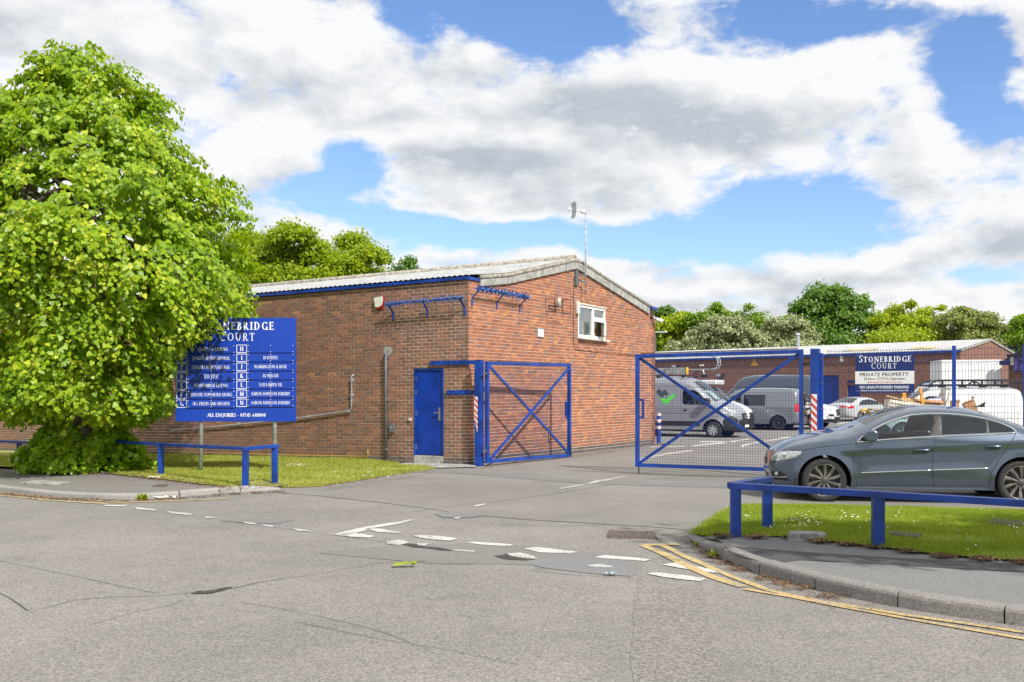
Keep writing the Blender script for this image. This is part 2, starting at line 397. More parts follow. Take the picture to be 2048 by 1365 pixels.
M_bark = plain('bark', (.09, .07, .05), .95, var=.4, scale=10, bmp=.01)
M_glass = glass_mat('window_glass', (.5, .6, .6), .2, k=.35)
M_carglass = glass_mat('car_glass', (.66, .80, .80), .3, k=1.0)
M_tint = glass_mat('privacy_glass', None, .3, .015, dark=(.004, .008, .012), k=.9)
M_card = plain('cardboard', (.42, .24, .11), .85, var=.15)
M_yellow = plain('safety_yellow', (.75, .42, .02), .45)
M_green = plain('dark_green_paint', (.01, .06, .045), .5)
M_lime = plain('vinyl_green', (.09, .62, .05), .4, var=.03)
M_vinyl = plain('vinyl_grey', (.045, .06, .07), .4, var=.03)
M_redlamp = plain('red_lamp', (.55, .01, .015), .15, var=.1, coat=1)
M_lamp = plain('lamp_lens', (.55, .58, .6), .08, metal=.6, var=.3, scale=40, coat=1)
M_yplate = plain('yellow_plate', (.75, .5, .02), .4)
M_redrefl = plain('red_reflective', (.62, .07, .03), .4, var=.1)
M_cream = plain('cream_fabric', (.5, .5, .36), .8, var=.2)
M_room = plain('dim_room', (.05, .05, .055), .9, var=.3)
# ================================================================== THE GROUND
def grid_sheet(name, xs, ys, mat, lift=0.0):
    m = MB(); nx, ny = len(xs), len(ys)
    vs = [(x, y, gz(x, y) + lift) for y in ys for x in xs]
    fs = [(j * nx + i, j * nx + i + 1, (j + 1) * nx + i + 1, (j + 1) * nx + i) for j in range(ny - 1) for i in range(nx - 1)]
    m.add(vs, fs); return structure(m.build(name, mat, smooth=True))
def meadow_mat():
    m, t, b = base_mat('rough_grass_far'); P = pos(t)
    f = NX(t, tnoise(t, P, .6, 6, .65).outputs['Fac'])
    t.links.new(tmix(t, f.step(.3, .7), (.045, .075, .02), (.12, .15, .045)), b.inputs['Base Color']); b.inputs['Roughness'].default_value = .95
    return m
M_meadow = meadow_mat()
xs = [-2500, -800, -300, -150, -80, -40] + list(np.arange(-30, 50, 1.0)) + [60, 80, 150, 300, 800, 2500]
ys = [-400, -100, -40, -20] + list(np.arange(-10, 90, 1.0)) + [100, 130, 200, 400, 1000, 3500]
structure(grid_sheet('ground', xs, ys, M_meadow, -.06))
# the road in front and the lane that runs in through the gates
road = grid_sheet('road', [-60, -40] + list(np.arange(-30, 30, .5)) + [40, 60], sorted(list(np.arange(-8, 20.1, .5)) + [14.3]), M_road, -.005)
laneP = [ground_at(*p) for p in [(560, 986), (640, 992), (760, 1005), (850, 1017), (950, 1031), (1060, 1040), (1200, 1048), (1330, 1056), (1392, 1062)]]
yard_pts = [(p.x, p.y) for p in laneP] + [(14, laneP[-1].y + .3), (30, 12), (60, 20), (75, 92), (-4, 92), (-4, 24), (-2.0, 22.4), (-5.5, 20.2)]
lane = ground_sheet('lane', yard_pts, M_yard, 0.0, step=1.1)
def ribbon(name, px, w, mat, parent, lift=.004, world=False, jag=0.0, w1=None, taper=False):
    pts = [Vector((p[0], p[1], gz(p[0], p[1]))) for p in px] if world else [ground_at(*p) for p in px]
    out = []
    for a, b in zip(pts[:-1], pts[1:]):
        n = max(1, int((b - a).length / .22))
        out += [a.lerp(b, i / n) for i in range(n)]
    out.append(pts[-1]); k = len(out); m = MB(); vs = []
    for i, p in enumerate(out):
        d = (out[min(i + 1, k - 1)] - out[max(i - 1, 0)]); d.z = 0; d.normalize(); n = Vector((-d.y, d.x, 0)); f = i / max(1, k - 1)
        ww = (w + ((w1 if w1 is not None else w) - w) * f) / 2
        if taper: ww *= math.sin(math.pi * min(max(f, .04), .96)) ** .5
        for sgn in (-1, 1):
            j = 1 + random.uniform(-jag, jag); q = p + n * (sgn * ww * j); vs.append((q.x, q.y, gz(q.x, q.y) + lift))
    m.add(vs, [(2 * i, 2 * i + 1, 2 * i + 3, 2 * i + 2) for i in range(k - 1)])
    return m.build(name, mat, parent)
def patch(name, px, mat, parent, lift=.004, jag=0.0, seg=.25, base=0.0):
    pts = [ground_at(*p, base) for p in px]; out = []
    for a, b in zip(pts, pts[1:] + pts[:1]):
        n = max(1, int((b - a).length / seg))
        for i in range(n):
            q = a.lerp(b, i / n); out.append((q.x + random.uniform(-jag, jag), q.y + random.uniform(-jag, jag)))
    V, T = sheet2d(out, step=.5 if seg > .2 else None); m = MB(); m.add([(x, y, gz(x, y) + base + lift) for x, y in V], T.get(-1, []))
    m.f = [f if ((Vector(m.v[f[1]]) - Vector(m.v[f[0]])).cross(Vector(m.v[f[2]]) - Vector(m.v[f[0]]))).z > 0 else f[::-1] for f in m.f]
    return m.build(name, mat, parent)
# junction surface: coarse band by the give-way line, fine patches, tar strip
patch('asphalt_patch', [(640, 1106), (760, 1092), (960, 1085), (1290, 1112), (1275, 1150), (1130, 1132), (1000, 1128), (880, 1128), (760, 1118)], M_patch2, road, -.002, .02)
patch('asphalt_patch', [(1052, 1122), (1130, 1111), (1190, 1114), (1270, 1128), (1262, 1153), (1180, 1147), (1080, 1136)], M_patch, road, -.0005, .03)
patch('asphalt_patch', [(480, 1037), (590, 1040), (560, 1047), (490, 1046), (440, 1043)], M_patch, road, -.0005, .02)
patch('asphalt_patch', [(1278, 1150), (1400, 1166), (1412, 1190), (1440, 1400), (1262, 1400), (1272, 1200)], asphalt('coarse_chippings', .10, .32, 110, .14, (1, .935, .86)), road, -.002, .02)
patch('asphalt_patch', [(866, 1029), (890, 1024), (960, 1026), (972, 1031), (935, 1036), (890, 1036)], M_patch, lane, .003, .02)
for p, w in ([([(0, 1186), (20, 1196), (55, 1221), (90, 1216), (150, 1200), (230, 1194), (330, 1191), (400, 1184), (470, 1176), (520, 1164), (640, 1147), (760, 1126), (850, 1122)], .016),
             ([(0, 1122), (90, 1140), (200, 1163), (310, 1186)], .010), ([(480, 1204), (620, 1228), (760, 1262), (860, 1300)], .008), ([(600, 1245), (680, 1262), (760, 1278), (900, 1300), (1040, 1330)], .008),
             ([(180, 1250), (260, 1226), (340, 1210), (370, 1200)], .008),
             ([(560, 986), (640, 993), (760, 1006), (860, 1019), (960, 1031), (1100, 1042), (1250, 1050)], .01), ([(440, 1040), (560, 1056), (660, 1070), (770, 1084)], .015),
             ([(1060, 1140), (1150, 1150), (1268, 1156)], .014), ([(760, 1118), (860, 1128), (950, 1128)], .012)]):
    ribbon('crack', p, w * .6, M_crack, road, .0012, jag=.6)
for p, w in ([((1140, 941), (1200, 944), (1280, 949), (1400, 953), (1545, 956)), .045], [((820, 1024), (980, 1006), (1130, 985), (1250, 965), (1400, 950)), .012], [((1000, 1050), (1120, 1052), (1220, 1050)), .014]):
    ribbon('crack', p, w, M_crack, lane, .004, jag=.2)
ribbon('trench_strip', [(812, 944), (880, 943), (960, 947), (1080, 957), (1180, 965), (1300, 969), (1440, 973), (1560, 975)], .62, M_strip, lane, .004)
patch('pothole', [(384, 1187), (398, 1183), (430, 1180), (452, 1175), (468, 1174), (452, 1181), (420, 1186), (396, 1188)], M_hole, road, .002, .02, .08)
patch('pothole', [(806, 1086), (836, 1090), (870, 1095), (900, 1099), (906, 1102), (880, 1102), (838, 1096), (800, 1090)], M_hole, road, .002, .03, .08)
patch('pothole', [(990, 1112), (1012, 1107), (1028, 1109), (1044, 1117), (1076, 1120), (1034, 1122), (1008, 1117)], M_hole, road, .002, .03, .08)
# white lines
def quadline(px, mat, parent, jag=.012, nm='road_marking'): return patch(nm, px, mat, parent, .0022 if parent is road else .005, jag, .12)
for q in ([(208, 1010), (253, 1011), (254, 1013), (210, 1013)], [(266, 1015), (302, 1018), (316, 1022), (276, 1019)], [(330, 1022), (372, 1027), (388, 1031), (344, 1028)], [(410, 1034), (430, 1035), (431, 1037), (414, 1037)],
          [(487, 1044), (508, 1047), (512, 1050), (492, 1047)], [(520, 1049), (544, 1052), (548, 1055), (526, 1052)], [(578, 1056), (606, 1060), (624, 1064), (596, 1062)],
          [(668, 1070), (700, 1061), (738, 1053), (790, 1045), (818, 1040), (826, 1041), (800, 1048), (752, 1056), (720, 1064), (690, 1073)],
          [(742, 1056), (780, 1061), (803, 1065), (790, 1067), (756, 1064), (728, 1058)], [(690, 1066), (720, 1068), (751, 1073), (740, 1076), (700, 1074), (676, 1070)],
          [(824, 1073), (840, 1070), (880, 1073), (915, 1078), (900, 1082), (860, 1079)], [(933, 1086), (950, 1084), (990, 1087), (1025, 1090), (1018, 1093), (965, 1090)],
          [(1048, 1098), (1070, 1095), (1110, 1099), (1154, 1104), (1140, 1108), (1080, 1105)], [(1188, 1115), (1210, 1111), (1260, 1115), (1301, 1119), (1290, 1123), (1230, 1119)],
          [(1326, 1130), (1345, 1126), (1400, 1135), (1440, 1142), (1432, 1147), (1370, 1138)], [(1293, 1148), (1310, 1145), (1370, 1151), (1414, 1158), (1400, 1163), (1330, 1155)]):
    quadline(q, M_wline, road)
for q in ([(771, 1084), (800, 1080), (822, 1085), (800, 1091), (776, 1089)], [(832, 1087), (856, 1088), (850, 1092), (836, 1091)], [(906, 1099), (950, 1102), (948, 1105), (910, 1102)], [(1016, 1108), (1040, 1106), (1068, 1112), (1076, 1118), (1050, 1117), (1022, 1113)],
          [(1174, 1131), (1200, 1129), (1228, 1133), (1218, 1137), (1186, 1134)]):
    quadline(q, M_wline2, road)
for q in ([(946, 1012), (968, 1008), (975, 1009), (952, 1014)], [(908, 1037), (920, 1035), (922, 1037), (910, 1039)], [(1172, 968), (1190, 962), (1206, 960), (1212, 961), (1196, 965), (1180, 969)], [(1118, 978), (1170, 968), (1172, 970), (1124, 979)], [(1204, 961), (1250, 953), (1252, 954), (1210, 963)],
          [(1268, 920), (1330, 907), (1384, 900), (1388, 903), (1330, 911), (1276, 923)], [(1300, 893), (1370, 893), (1370, 895), (1300, 895)], [(1384, 892), (1440, 886), (1500, 877), (1500, 879), (1440, 889), (1384, 894)],
          [(1480, 892), (1560, 876), (1620, 870), (1620, 872), (1560, 879), (1484, 895)], [(1400, 883), (1470, 884), (1470, 886), (1400, 885)], [(1560, 890), (1640, 868), (1660, 865), (1660, 867), (1600, 884)], [(1675, 848), (1705, 843), (1705, 844.5), (1675, 850)]):
    quadline(q, M_wline2 if q[0][1] > 905 and q[0][0] > 1110 else M_wline, lane, .008)
# yellow lines
YL = [(1286, 1091), (1326, 1107.6), (1370, 1130), (1424, 1154), (1486, 1174)]
YL2 = [(1490, 1178.6), (1580, 1194), (1672, 1212), (1805, 1236), (2048, 1278), (2300, 1322)]
YI = [(1326, 1092), (1388, 1121), (1459, 1152), (1539, 1181), (1628, 1201), (1805, 1229.6), (2048, 1265), (2300, 1303)]
ribbon('road_marking', YL, .105, M_yline, road, .0025, jag=.12); ribbon('road_marking', YL2, .062, M_yline, road, .0025, jag=.14)
ribbon('road_marking', YI, .085, M_yline, road, .0026, jag=.2, w1=.06); ribbon('road_marking', [(1288, 1091), (1320, 1090), (1358, 1089)], .12, M_yline, road, .0022, jag=.12)
ribbon('road_marking', [(-60, 984), (0, 991), (100, 1001), (215, 1008), (258, 1005), (380, 1001), (430, 999), (458, 997)], .075, M_yline, road, .0025, jag=.2, w1=.12)
ribbon('road_marking', [(-60, 980), (0, 986), (100, 996), (170, 1001), (240, 1005)], .07, M_yline, road, .0025, jag=.2)
# footways
KH = .11
kerbR = [(1372, 1072), (1380, 1082), (1398, 1095), (1428, 1112), (1470, 1131), (1521, 1150), (1645, 1184), (1817, 1219), (2035, 1251), (2330, 1290)]
kerbL = [(-520, 950), (-70, 974), (0, 982), (95, 993.5), (175, 998), (235, 999.5), (300, 998), (364, 993), (470, 984), (560, 979)]
def resample(pts, step):
    out = []
    for a, b in zip(pts[:-1], pts[1:]):
        n = max(1, int(round((b - a).length / step))); out += [a.lerp(b, i / n) for i in range(n)]
    return out + [pts[-1]]
def smooth_path(pts, it=2):
    for _ in range(it):
        q = [pts[0]]
        for a, b in zip(pts[:-1], pts[1:]): q += [a.lerp(b, .25), a.lerp(b, .75)]
        pts = q + [pts[-1]]
    return pts
def kerb_line(px, side, joints, mat, h, wid=.13, name='kerb', droop=()):
    pts = smooth_path([ground_at(*p) for p in px], 2)
    root = thing(name, (pts[0].x, pts[0].y, pts[0].z), 'line', 'kerb'); del root['category']; del root['label']; root['kind'] = 'structure'
    def pxof(p): return CX + F * p.x / p.y
    cuts = [i for j in joints for i in [min(range(len(pts)), key=lambda k: abs(pxof(pts[k]) - j))]]
    cuts = sorted(set([0] + cuts + [len(pts) - 1])); back = []
    for a, b in zip(cuts[:-1], cuts[1:]):
        if b <= a: continue
        seg = resample(pts[a:b + 1], .12); k = len(seg); vs = []
        nrm = []
        for i, p in enumerate(seg):
            d = seg[min(i + 1, k - 1)] - seg[max(i - 1, 0)]; d.z = 0; d.normalize(); nrm.append(Vector((-d.y, d.x, 0)) * side)
        if k > 2:
            seg[0] = seg[0].lerp(seg[1], .07); seg[-1] = seg[-1].lerp(seg[-2], .07)
        jz = random.uniform(-.004, .004); ring = None
        for i, p in enumerate(seg):
            n = nrm[i]; hh = h + jz
            for lim, f in droop:
                if f(pxof(p)) is not None: hh = f(pxof(p))
            prof = [(0, -.06), (.003 + random.uniform(-.001, .001), hh - .035), (.010, hh - .016), (.026, hh - .004), (.05, hh), (wid, hh), (wid, -.06)]
            for o_, z in prof: q = p + n * o_; vs.append((q.x, q.y, gz(q.x, q.y) + z))
            back.append(p + n * wid)
        m = MB(); fs = [(i * 7 + j, (i + 1) * 7 + j, (i + 1) * 7 + j + 1, i * 7 + j + 1) for i in range(k - 1) for j in range(6)]
        fs += [tuple(range(7)), tuple((k - 1) * 7 + j for j in range(7))[::-1]]
        m.add(vs, fs); m.build('kerb_stone', mat, root)
    return back
backR = kerb_line(kerbR, 1, [1398, 1440, 1521, 1645, 1817, 2035, 2190], M_kerb, KH, .135, droop=[(0, lambda x: .02 + (x - 1372) / 56 * (KH - .02) if x < 1428 else None)])
backL = kerb_line(kerbL, 1, [0, 95, 174, 270, 364, 470, 560], M_kerbL, .085, .125, droop=[(0, lambda x: max(.0, .085 - (x - 490) / 90 * .075) if x > 490 else None)])
zR = lambda x, y: gz(x, y) + (KH - .012) * min(1, max(.12, (CX + F * x / y - 1382) / 55))
# right footway polygon, raised level with the kerb
gb = [(1440, 1072), (1500, 1072), (1588, 1075), (1640, 1083), (1748, 1094.5), (1885, 1112), (2048, 1124), (2330, 1146)]
gbw = [ground_at(p[0], p[1], KH - .012) for p in gb]
kb = [p for p in backR if CX + F * p.x / p.y > 1425]
foot_right = ground_sheet('footway_right', [(p.x, p.y) for p in kb] + [(p.x, p.y) for p in gbw[::-1]] + [(ground_at(1400, 1071, .05).x, ground_at(1400, 1071, .05).y)], M_paveR, 0.0, .5, zf=zR)
tr = [(1448, 1096), (1500, 1096), (1620, 1106), (1780, 1116), (2048, 1130), (2330, 1150), (2330, 1166), (2048, 1146), (1700, 1126), (1600, 1121), (1560, 1126), (1520, 1124), (1470, 1110)]
patch('trench_patch', tr, M_pavedark, foot_right, .004, .0, .4, base=KH - .012)
zL = lambda x, y: gz(x, y) + .07
gl = [(-520, 921), (-80, 934), (0, 938), (60, 941), (130, 943), (200, 946), (240, 952), (330, 961), (400, 970), (440, 973), (468, 974.5)]
glw = [ground_at(p[0], p[1], .07) for p in gl]
foot_left = ground_sheet('footway_left', [(p.x, p.y) for p in backL if CX + F * p.x / p.y < 475] + [(p.x, p.y) for p in glw[::-1]], M_pave, 0.0, .7, zf=zL)
# grass verges
def verge_mat(name, a, b_, dry, dk):
    m, t, b = base_mat(name); P = pos(t); L = t.links.new
    f = NX(t, tnoise(t, P, 34, 4, .7).outputs['Fac']); g = NX(t, tnoise(t, P, 1.6, 5, .6).outputs['Fac'])
    col = tmix(t, f.step(.3, .7), a, b_); col = tmix(t, g.step(.52, .72) * dk, col, dry)
    L(col, b.inputs['Base Color']); b.inputs['Roughness'].default_value = .9; bump(t, b, f, .02, .6); return m
M_vergeR = verge_mat('lawn_base', (.15, .21, .015), (.28, .33, .03), (.36, .30, .11), .6)
M_vergeL = verge_mat('dry_lawn_base', (.19, .23, .03), (.33, .34, .08), (.46, .38, .17), .95)
gR = [(1384, 1066), (1396, 1056), (1420, 1040), (1440, 1026), (1462, 1014), (1479, 1009.5), (1618, 1011), (1737, 1014), (1885, 1018), (2048, 1022), (2330, 1030)]
gRb = [(1440, 1071), (1500, 1071), (1588, 1074), (1640, 1082), (1748, 1093.5), (1885, 1111), (2048, 1123), (2330, 1145)]
wT = [ground_at(p[0], p[1], .03) for p in gR]; wB = [ground_at(p[0], p[1], KH) for p in gRb]
polyR = [(p.x, p.y) for p in wT] + [(p.x, p.y) for p in wB[::-1]]
def zGR(x, y):                                        # slopes from footway level down to the lane edge
    best = 1e9
    for a, b in zip(wT[:-1], wT[1:]):
        d = Vector((b.x - a.x, b.y - a.y)); k = max(0, min(1, (Vector((x - a.x, y - a.y)).dot(d)) / d.length_squared))
        best = min(best, (Vector((x - a.x, y - a.y)) - d * k).length)
    return gz(x, y) + .02 + .10 * min(1, best / 1.1) + .012 * noise.noise(Vector((x * 2.1, y * 2.1, 0)))
verge_right = ground_sheet('grass_verge_right', polyR, M_vergeR, 0.0, .28, zf=zGR)
gL = [(-520, 920), (-80, 930.5), (0, 934), (60, 938), (130, 941), (200, 945), (240, 951), (330, 960), (400, 969), (440, 972.5), (480, 974), (540, 976), (590, 976), (640, 974), (700, 965), (780, 952), (840, 943), (872, 938), (850, 934), (792, 932), (800, 926)]
wL = [ground_at(p[0], p[1], .06 if p[0] < 485 else .0) for p in gL]
polyL = [(p.x, p.y) for p in wL] + [(-2.5, 22.9), (-8, 26.0), (-14, 29.4), (-24, 34)]
wLe = [ground_at(p[0], p[1], .0) for p in gL if p[0] >= 490]
def zGL(x, y):
    best = 1e9
    for a, b in zip(wLe[:-1], wLe[1:]):
        d = Vector((b.x - a.x, b.y - a.y)); k = max(0, min(1, (Vector((x - a.x, y - a.y)).dot(d)) / d.length_squared)); best = min(best, (Vector((x - a.x, y - a.y)) - d * k).length)
    return gz(x, y) + .008 + .065 * min(1, best / .9) + .02 * min(1, best) * noise.noise(Vector((x * 1.3, y * 1.3, 0)))
verge_left = ground_sheet('grass_verge_left', polyL, M_vergeL, 0.0, .5, zf=zGL)
pad = patch('door_pad', [(790, 931), (832, 924), (950, 932), (952, 936), (880, 938)], M_conc, lane, .02)
for o in (ground_sheet('soil_edge_left', [(q.x, q.y) for q in [ground_at(*p, .05) for p in [(190, 948), (230, 943), (300, 953), (380, 964), (470, 971), (530, 965), (580, 968), (545, 972), (500, 973), (450, 971), (400, 968), (330, 959), (240, 950)]]], M_soil, .008, .25, zf=zGL),): pass
# grass blades: nobody could count them
def blades(name, poly, zf, n, h, w, mat, avoid=None, near=None):
    x0, x1 = min(p[0] for p in poly), max(p[0] for p in poly); y0, y1 = min(p[1] for p in poly), max(p[1] for p in poly)
    P = []; pa = np.array(poly)
    while len(P) < n:
        X = RNG.uniform(x0, x1, 20000); Y = RNG.uniform(y0, y1, 20000); inside = np.zeros(20000, bool)
        for (ax, ay), (bx, by) in zip(poly, poly[1:] + poly[:1]):
            c = ((ay > Y) != (by > Y)) & (X < (bx - ax) * (Y - ay) / ((by - ay) or 1e-9) + ax); inside ^= c
        u = CX + F * X / Y; inside &= (u > -60) & (u < 2110)
        if near: inside &= Y < near
        bare = np.sin(X * 2.1 + np.sin(Y * 1.7) * 2) * np.sin(Y * 2.9 + np.sin(X * 1.3) * 2.2); inside &= (bare < .45) | (RNG.random(20000) < .35)
        P += list(zip(X[inside], Y[inside]))
    P = np.array(P[:n]) + RNG.normal(0, .035, (n, 2)); gx = np.arange(x0 - .3, x1 + .6, .25); gy = np.arange(y0 - .3, y1 + .6, .25)
    Zg = np.array([[zf(a, b) for a in gx] for b in gy]); ix = np.clip(((P[:, 0] - gx[0]) / .25).astype(int), 0, len(gx) - 2); iy = np.clip(((P[:, 1] - gy[0]) / .25).astype(int), 0, len(gy) - 2)
    fx = (P[:, 0] - gx[ix]) / .25; fy = (P[:, 1] - gy[iy]) / .25
    Z = (Zg[iy, ix] * (1 - fx) + Zg[iy, ix + 1] * fx) * (1 - fy) + (Zg[iy + 1, ix] * (1 - fx) + Zg[iy + 1, ix + 1] * fx) * fy
    a = RNG.uniform(0, 2 * math.pi, n); hh = h * RNG.uniform(.45, 1.25, n); lean = RNG.normal(0, .5, (n, 2)) * hh[:, None]
    dx, dy = np.cos(a) * w / 2, np.sin(a) * w / 2; V = np.zeros((n, 3, 3))
    V[:, 0] = np.stack([P[:, 0] - dx, P[:, 1] - dy, Z - .004], 1); V[:, 1] = np.stack([P[:, 0] + dx, P[:, 1] + dy, Z - .004], 1)
    V[:, 2] = np.stack([P[:, 0] + lean[:, 0], P[:, 1] + lean[:, 1], Z + hh], 1)
    return raw_mesh(name, V.reshape(-1, 3), np.arange(3 * n).reshape(-1, 3), mat)
def raw_mesh(name, V, T, mat, parent=None, smooth=False):
    me = bpy.data.meshes.new(name)
    if parent is not None and WM.get(parent.name) is not None:
        M = np.array(WM[parent.name]); V = V @ M[:3, :3].T + M[:3, 3]
    k = T.shape[1]; me.vertices.add(len(V)); me.vertices.foreach_set('co', np.ascontiguousarray(V, dtype=np.float32).ravel())
    me.loops.add(T.size); me.loops.foreach_set('vertex_index', np.ascontiguousarray(T, dtype=np.int32).ravel())
    me.polygons.add(len(T)); me.polygons.foreach_set('loop_start', np.arange(0, T.size, k, dtype=np.int32)); me.polygons.foreach_set('loop_total', np.full(len(T), k, dtype=np.int32))
    me.update(calc_edges=True); me.validate(); me.materials.append(mat)
    if smooth: me.shade_smooth()
    o = bpy.data.objects.new(name, me); COL.objects.link(o)
    if parent is not None: o.parent = parent; WM[o.name] = WM.get(parent.name)
    return o
M_bladeR = leaf_mat('grass_blade', (.17, .25, .012), (.28, .35, .025), (.46, .44, .10), .3, .6)
M_bladeL = leaf_mat('dry_grass_blade', (.21, .26, .02), (.36, .38, .06), (.56, .48, .2), .3, .6)
tag(blades('grass_blades_right', polyR, zGR, 150000, .035, .006, M_bladeR), kind='stuff')
tag(blades('grass_blades_left', polyL, zGL, 110000, .045, .012, M_bladeL, near=27), kind='stuff')
# fallen leaves and dirt along the kerbs
def litter(name, px, n, spread, mat, size=.02, lift=.008, base=0.0):
    pts = resample([ground_at(*p, base) for p in px], .3); V = []; T = []
    for i in range(n):
        p = random.choice(pts); q = Vector((p.x + random.gauss(0, spread), p.y + random.gauss(0, spread), 0)); q.z = gz(q.x, q.y) + base + lift + random.uniform(0, .012)
        s = size * random.uniform(.4, 1.3); a = random.uniform(0, 6.28); t1 = Vector((math.cos(a), math.sin(a), random.uniform(-.4, .4))) * s; t2 = Vector((-math.sin(a), math.cos(a), random.uniform(-.4, .4))) * s * random.uniform(.3, .7)
        k = len(V); V += [tuple(q - t1), tuple(q + t2), tuple(q + t1), tuple(q - t2)]; T.append((k, k + 1, k + 2, k + 3))
    o = raw_mesh(name, np.array(V), np.array(T), mat); o['kind'] = 'stuff'; return o
M_litter = leaf_mat('dead_leaves', (.09, .045, .02), (.24, .12, .05), (.4, .27, .14), .1, .8)
litter('leaf_litter_right', [(1385, 1086), (1430, 1116), (1480, 1140), (1530, 1158), (1600, 1178), (1660, 1194)], 1500, .06, M_litter, .014)
litter('leaf_litter_right', [(1440, 1073), (1588, 1076), (1640, 1084), (1748, 1095), (1885, 1113), (2048, 1125)], 2600, .05, M_litter, .018, base=KH)
litter('leaf_litter_left', [(0, 988), (100, 998), (250, 1003), (360, 998), (470, 989), (550, 985)], 1500, .07, M_litter, .02)
litter('leaf_litter_left', [(180, 948), (250, 950), (330, 961), (400, 970), (480, 979), (560, 977), (640, 973), (700, 965), (780, 952), (860, 941)], 1600, .12, M_litter, .02, base=.08)
litter('grit_right', [(1490, 1165), (1600, 1196), (1800, 1232), (2048, 1268)], 900, .13, M_litter, .008)
litter('leaf_litter_lane', [(960, 938), (1040, 925), (1140, 916), (1220, 903), (1300, 892)], 700, .12, M_litter, .022)
# daisies
def daisies(name, centres, zf, size):
    m = MB()
    for (px, py, n, sx, sy, b) in centres:
        for _ in range(n):
            q = ground_at(px + random.gauss(0, sx), py + random.gauss(0, sy), b); z = zf(q.x, q.y) + .03
            m.lathe([(0.0001, .004), (size * random.uniform(.6, 1), 0)], (q.x, q.y, z), (random.uniform(-.3, .3), random.uniform(-.5, 0), 1), 6)
    o = m.build(name, plain('daisy_white', (.8, .8, .76), .7, var=.02)); o['kind'] = 'stuff'
daisies('daisies_right', [(1605, 1048, 34, 18, 7, .1), (1705, 1040, 12, 20, 6, .1), (1640, 1052, 8, 14, 4, .1), (1540, 1050, 8, 14, 6, .1), (1480, 1030, 8, 10, 5, .1), (2030, 1063, 7, 10, 4, .1), (1770, 1052, 8, 30, 9, .1), (1930, 1090, 6, 40, 20, .1), (1850, 1033, 5, 60, 6, .1)], zGR, .011)
daisies('daisies_left', [(597, 932, 30, 12, 1.2, .08), (740, 946, 24, 50, 4, .08), (430, 918, 24, 60, 3, .08), (560, 915, 20, 50, 2, .08), (20, 912, 12, 20, 2, .08)], zGL, .014)
# covers, grates, stone block, litter
def cover(name, px, mat, lift, label, cat, ribs=8, base=0.0, parent=None, thick=.012):
    q = [ground_at(*p, base) for p in px]
    t = thing(name, sum(q, Vector()) / 4, label, cat); n = (q[1] - q[0]).cross(q[3] - q[0]).normalized(); n = n if n.z > 0 else -n
    m = MB(); up = [p + n * lift for p in q]; m.add([p - n * .02 for p in q] + up, [(4, 5, 6, 7), (0, 1, 5, 4), (1, 2, 6, 5), (2, 3, 7, 6), (3, 0, 4, 7)]); m.build('frame', mat, t)
    for i in range(ribs):
        f = (i + .5) / ribs; a = up[0].lerp(up[1], f); b = up[3].lerp(up[2], f); mm = MB(); mm.beam(a.lerp(b, .06) + n * .004, a.lerp(b, .94) + n * .004, (up[1] - up[0]).length / ribs * .55, .01); mm.build('rib', mat, t)
    return t
cover('drain_grate', [(1214, 1076), (1316, 1079), (1310, 1064), (1218, 1062)], M_rusty, .006, 'rusty slotted drain grate set in the lane beside the yellow line end', 'drain grate', 22)
cover('access_cover', [(1782, 1074), (1836, 1080), (1846, 1072), (1774, 1066)], M_iron, .02, 'dark iron access cover in the grass behind the middle rail post', 'access cover', 10, base=.12)
cover('access_cover', [(1976, 1051), (2050, 1056), (2056, 1046), (1984, 1042)], M_iron, .02, 'dark iron access cover in the grass nearest the car rear wheel', 'access cover', 10, base=.12)
cover('access_cover', [(40, 967), (120, 971), (142, 966), (70, 962)], M_conc, .012, 'wide pale access cover in the left footway in front of the shrub', 'access cover', 2, base=.07)
cover('water_cover', [(304, 974), (328, 975), (338, 971), (314, 971)], M_rusty, .012, 'small rusty stopcock cover in the left footway near the kerb', 'cover', 2, base=.07)
def rock():
    q = ground_at(1616, 1080, .1); t = MB(); pts = [(-.21, -.09), (-.02, -.13), (.17, -.10), (.2, .06), (.02, .12), (-.18, .08)]
    vs = [(q.x + x * 1.05, q.y + y + .02, q.z - .02) for x, y in pts] + [(q.x + x * .92, q.y + y * .9 + .02, q.z + .075 + random.uniform(-.012, .012)) for x, y in pts]
    t.add(vs, [tuple(range(6))[::-1], tuple(range(6, 12))] + [(i, (i + 1) % 6, (i + 1) % 6 + 6, i + 6) for i in range(6)])
    o = t.build('stone_block', plain('grey_stone', (.28, .28, .28), .85, var=.3, scale=12, bmp=.006, dirt=((.3, .22, .12), 20, .55, .6)), bevel=.02)
    tag(o, 'low grey stone block at the footway edge between the rail posts', 'stone')
rock()
def crumple(name, px, py, base, w, d, h, mat, label, cat, seed):
    q = ground_at(px, py, base); rnd = random.Random(seed); m = MB(); n = 7
    vs = [(q.x + (i / (n - 1) - .5) * w + rnd.uniform(-.01, .01), q.y + (j / 3 - .5) * d + rnd.uniform(-.01, .01), q.z + .012 + rnd.uniform(0, h)) for j in range(4) for i in range(n)]
    m.add(vs, [(j * n + i, j * n + i + 1, (j + 1) * n + i + 1, (j + 1) * n + i) for j in range(3) for i in range(n - 1)])
    tag(m.build(name, mat), label, cat)
crumple('litter_bag', 330, 998, 0, .34, .10, .04, M_offwhite, 'crumpled pale plastic bag in the gutter by the left kerb', 'litter', 1)
crumple('litter_paper', 308, 957, .09, .2, .07, .03, M_offwhite, 'torn white paper lying on the soil below the long rail', 'litter', 2)
crumple('green_weed', 810, 1134, 0, .20, .09, .035, M_bladeR, 'small flat green leaf lying alone on the road', 'leaf', 3)
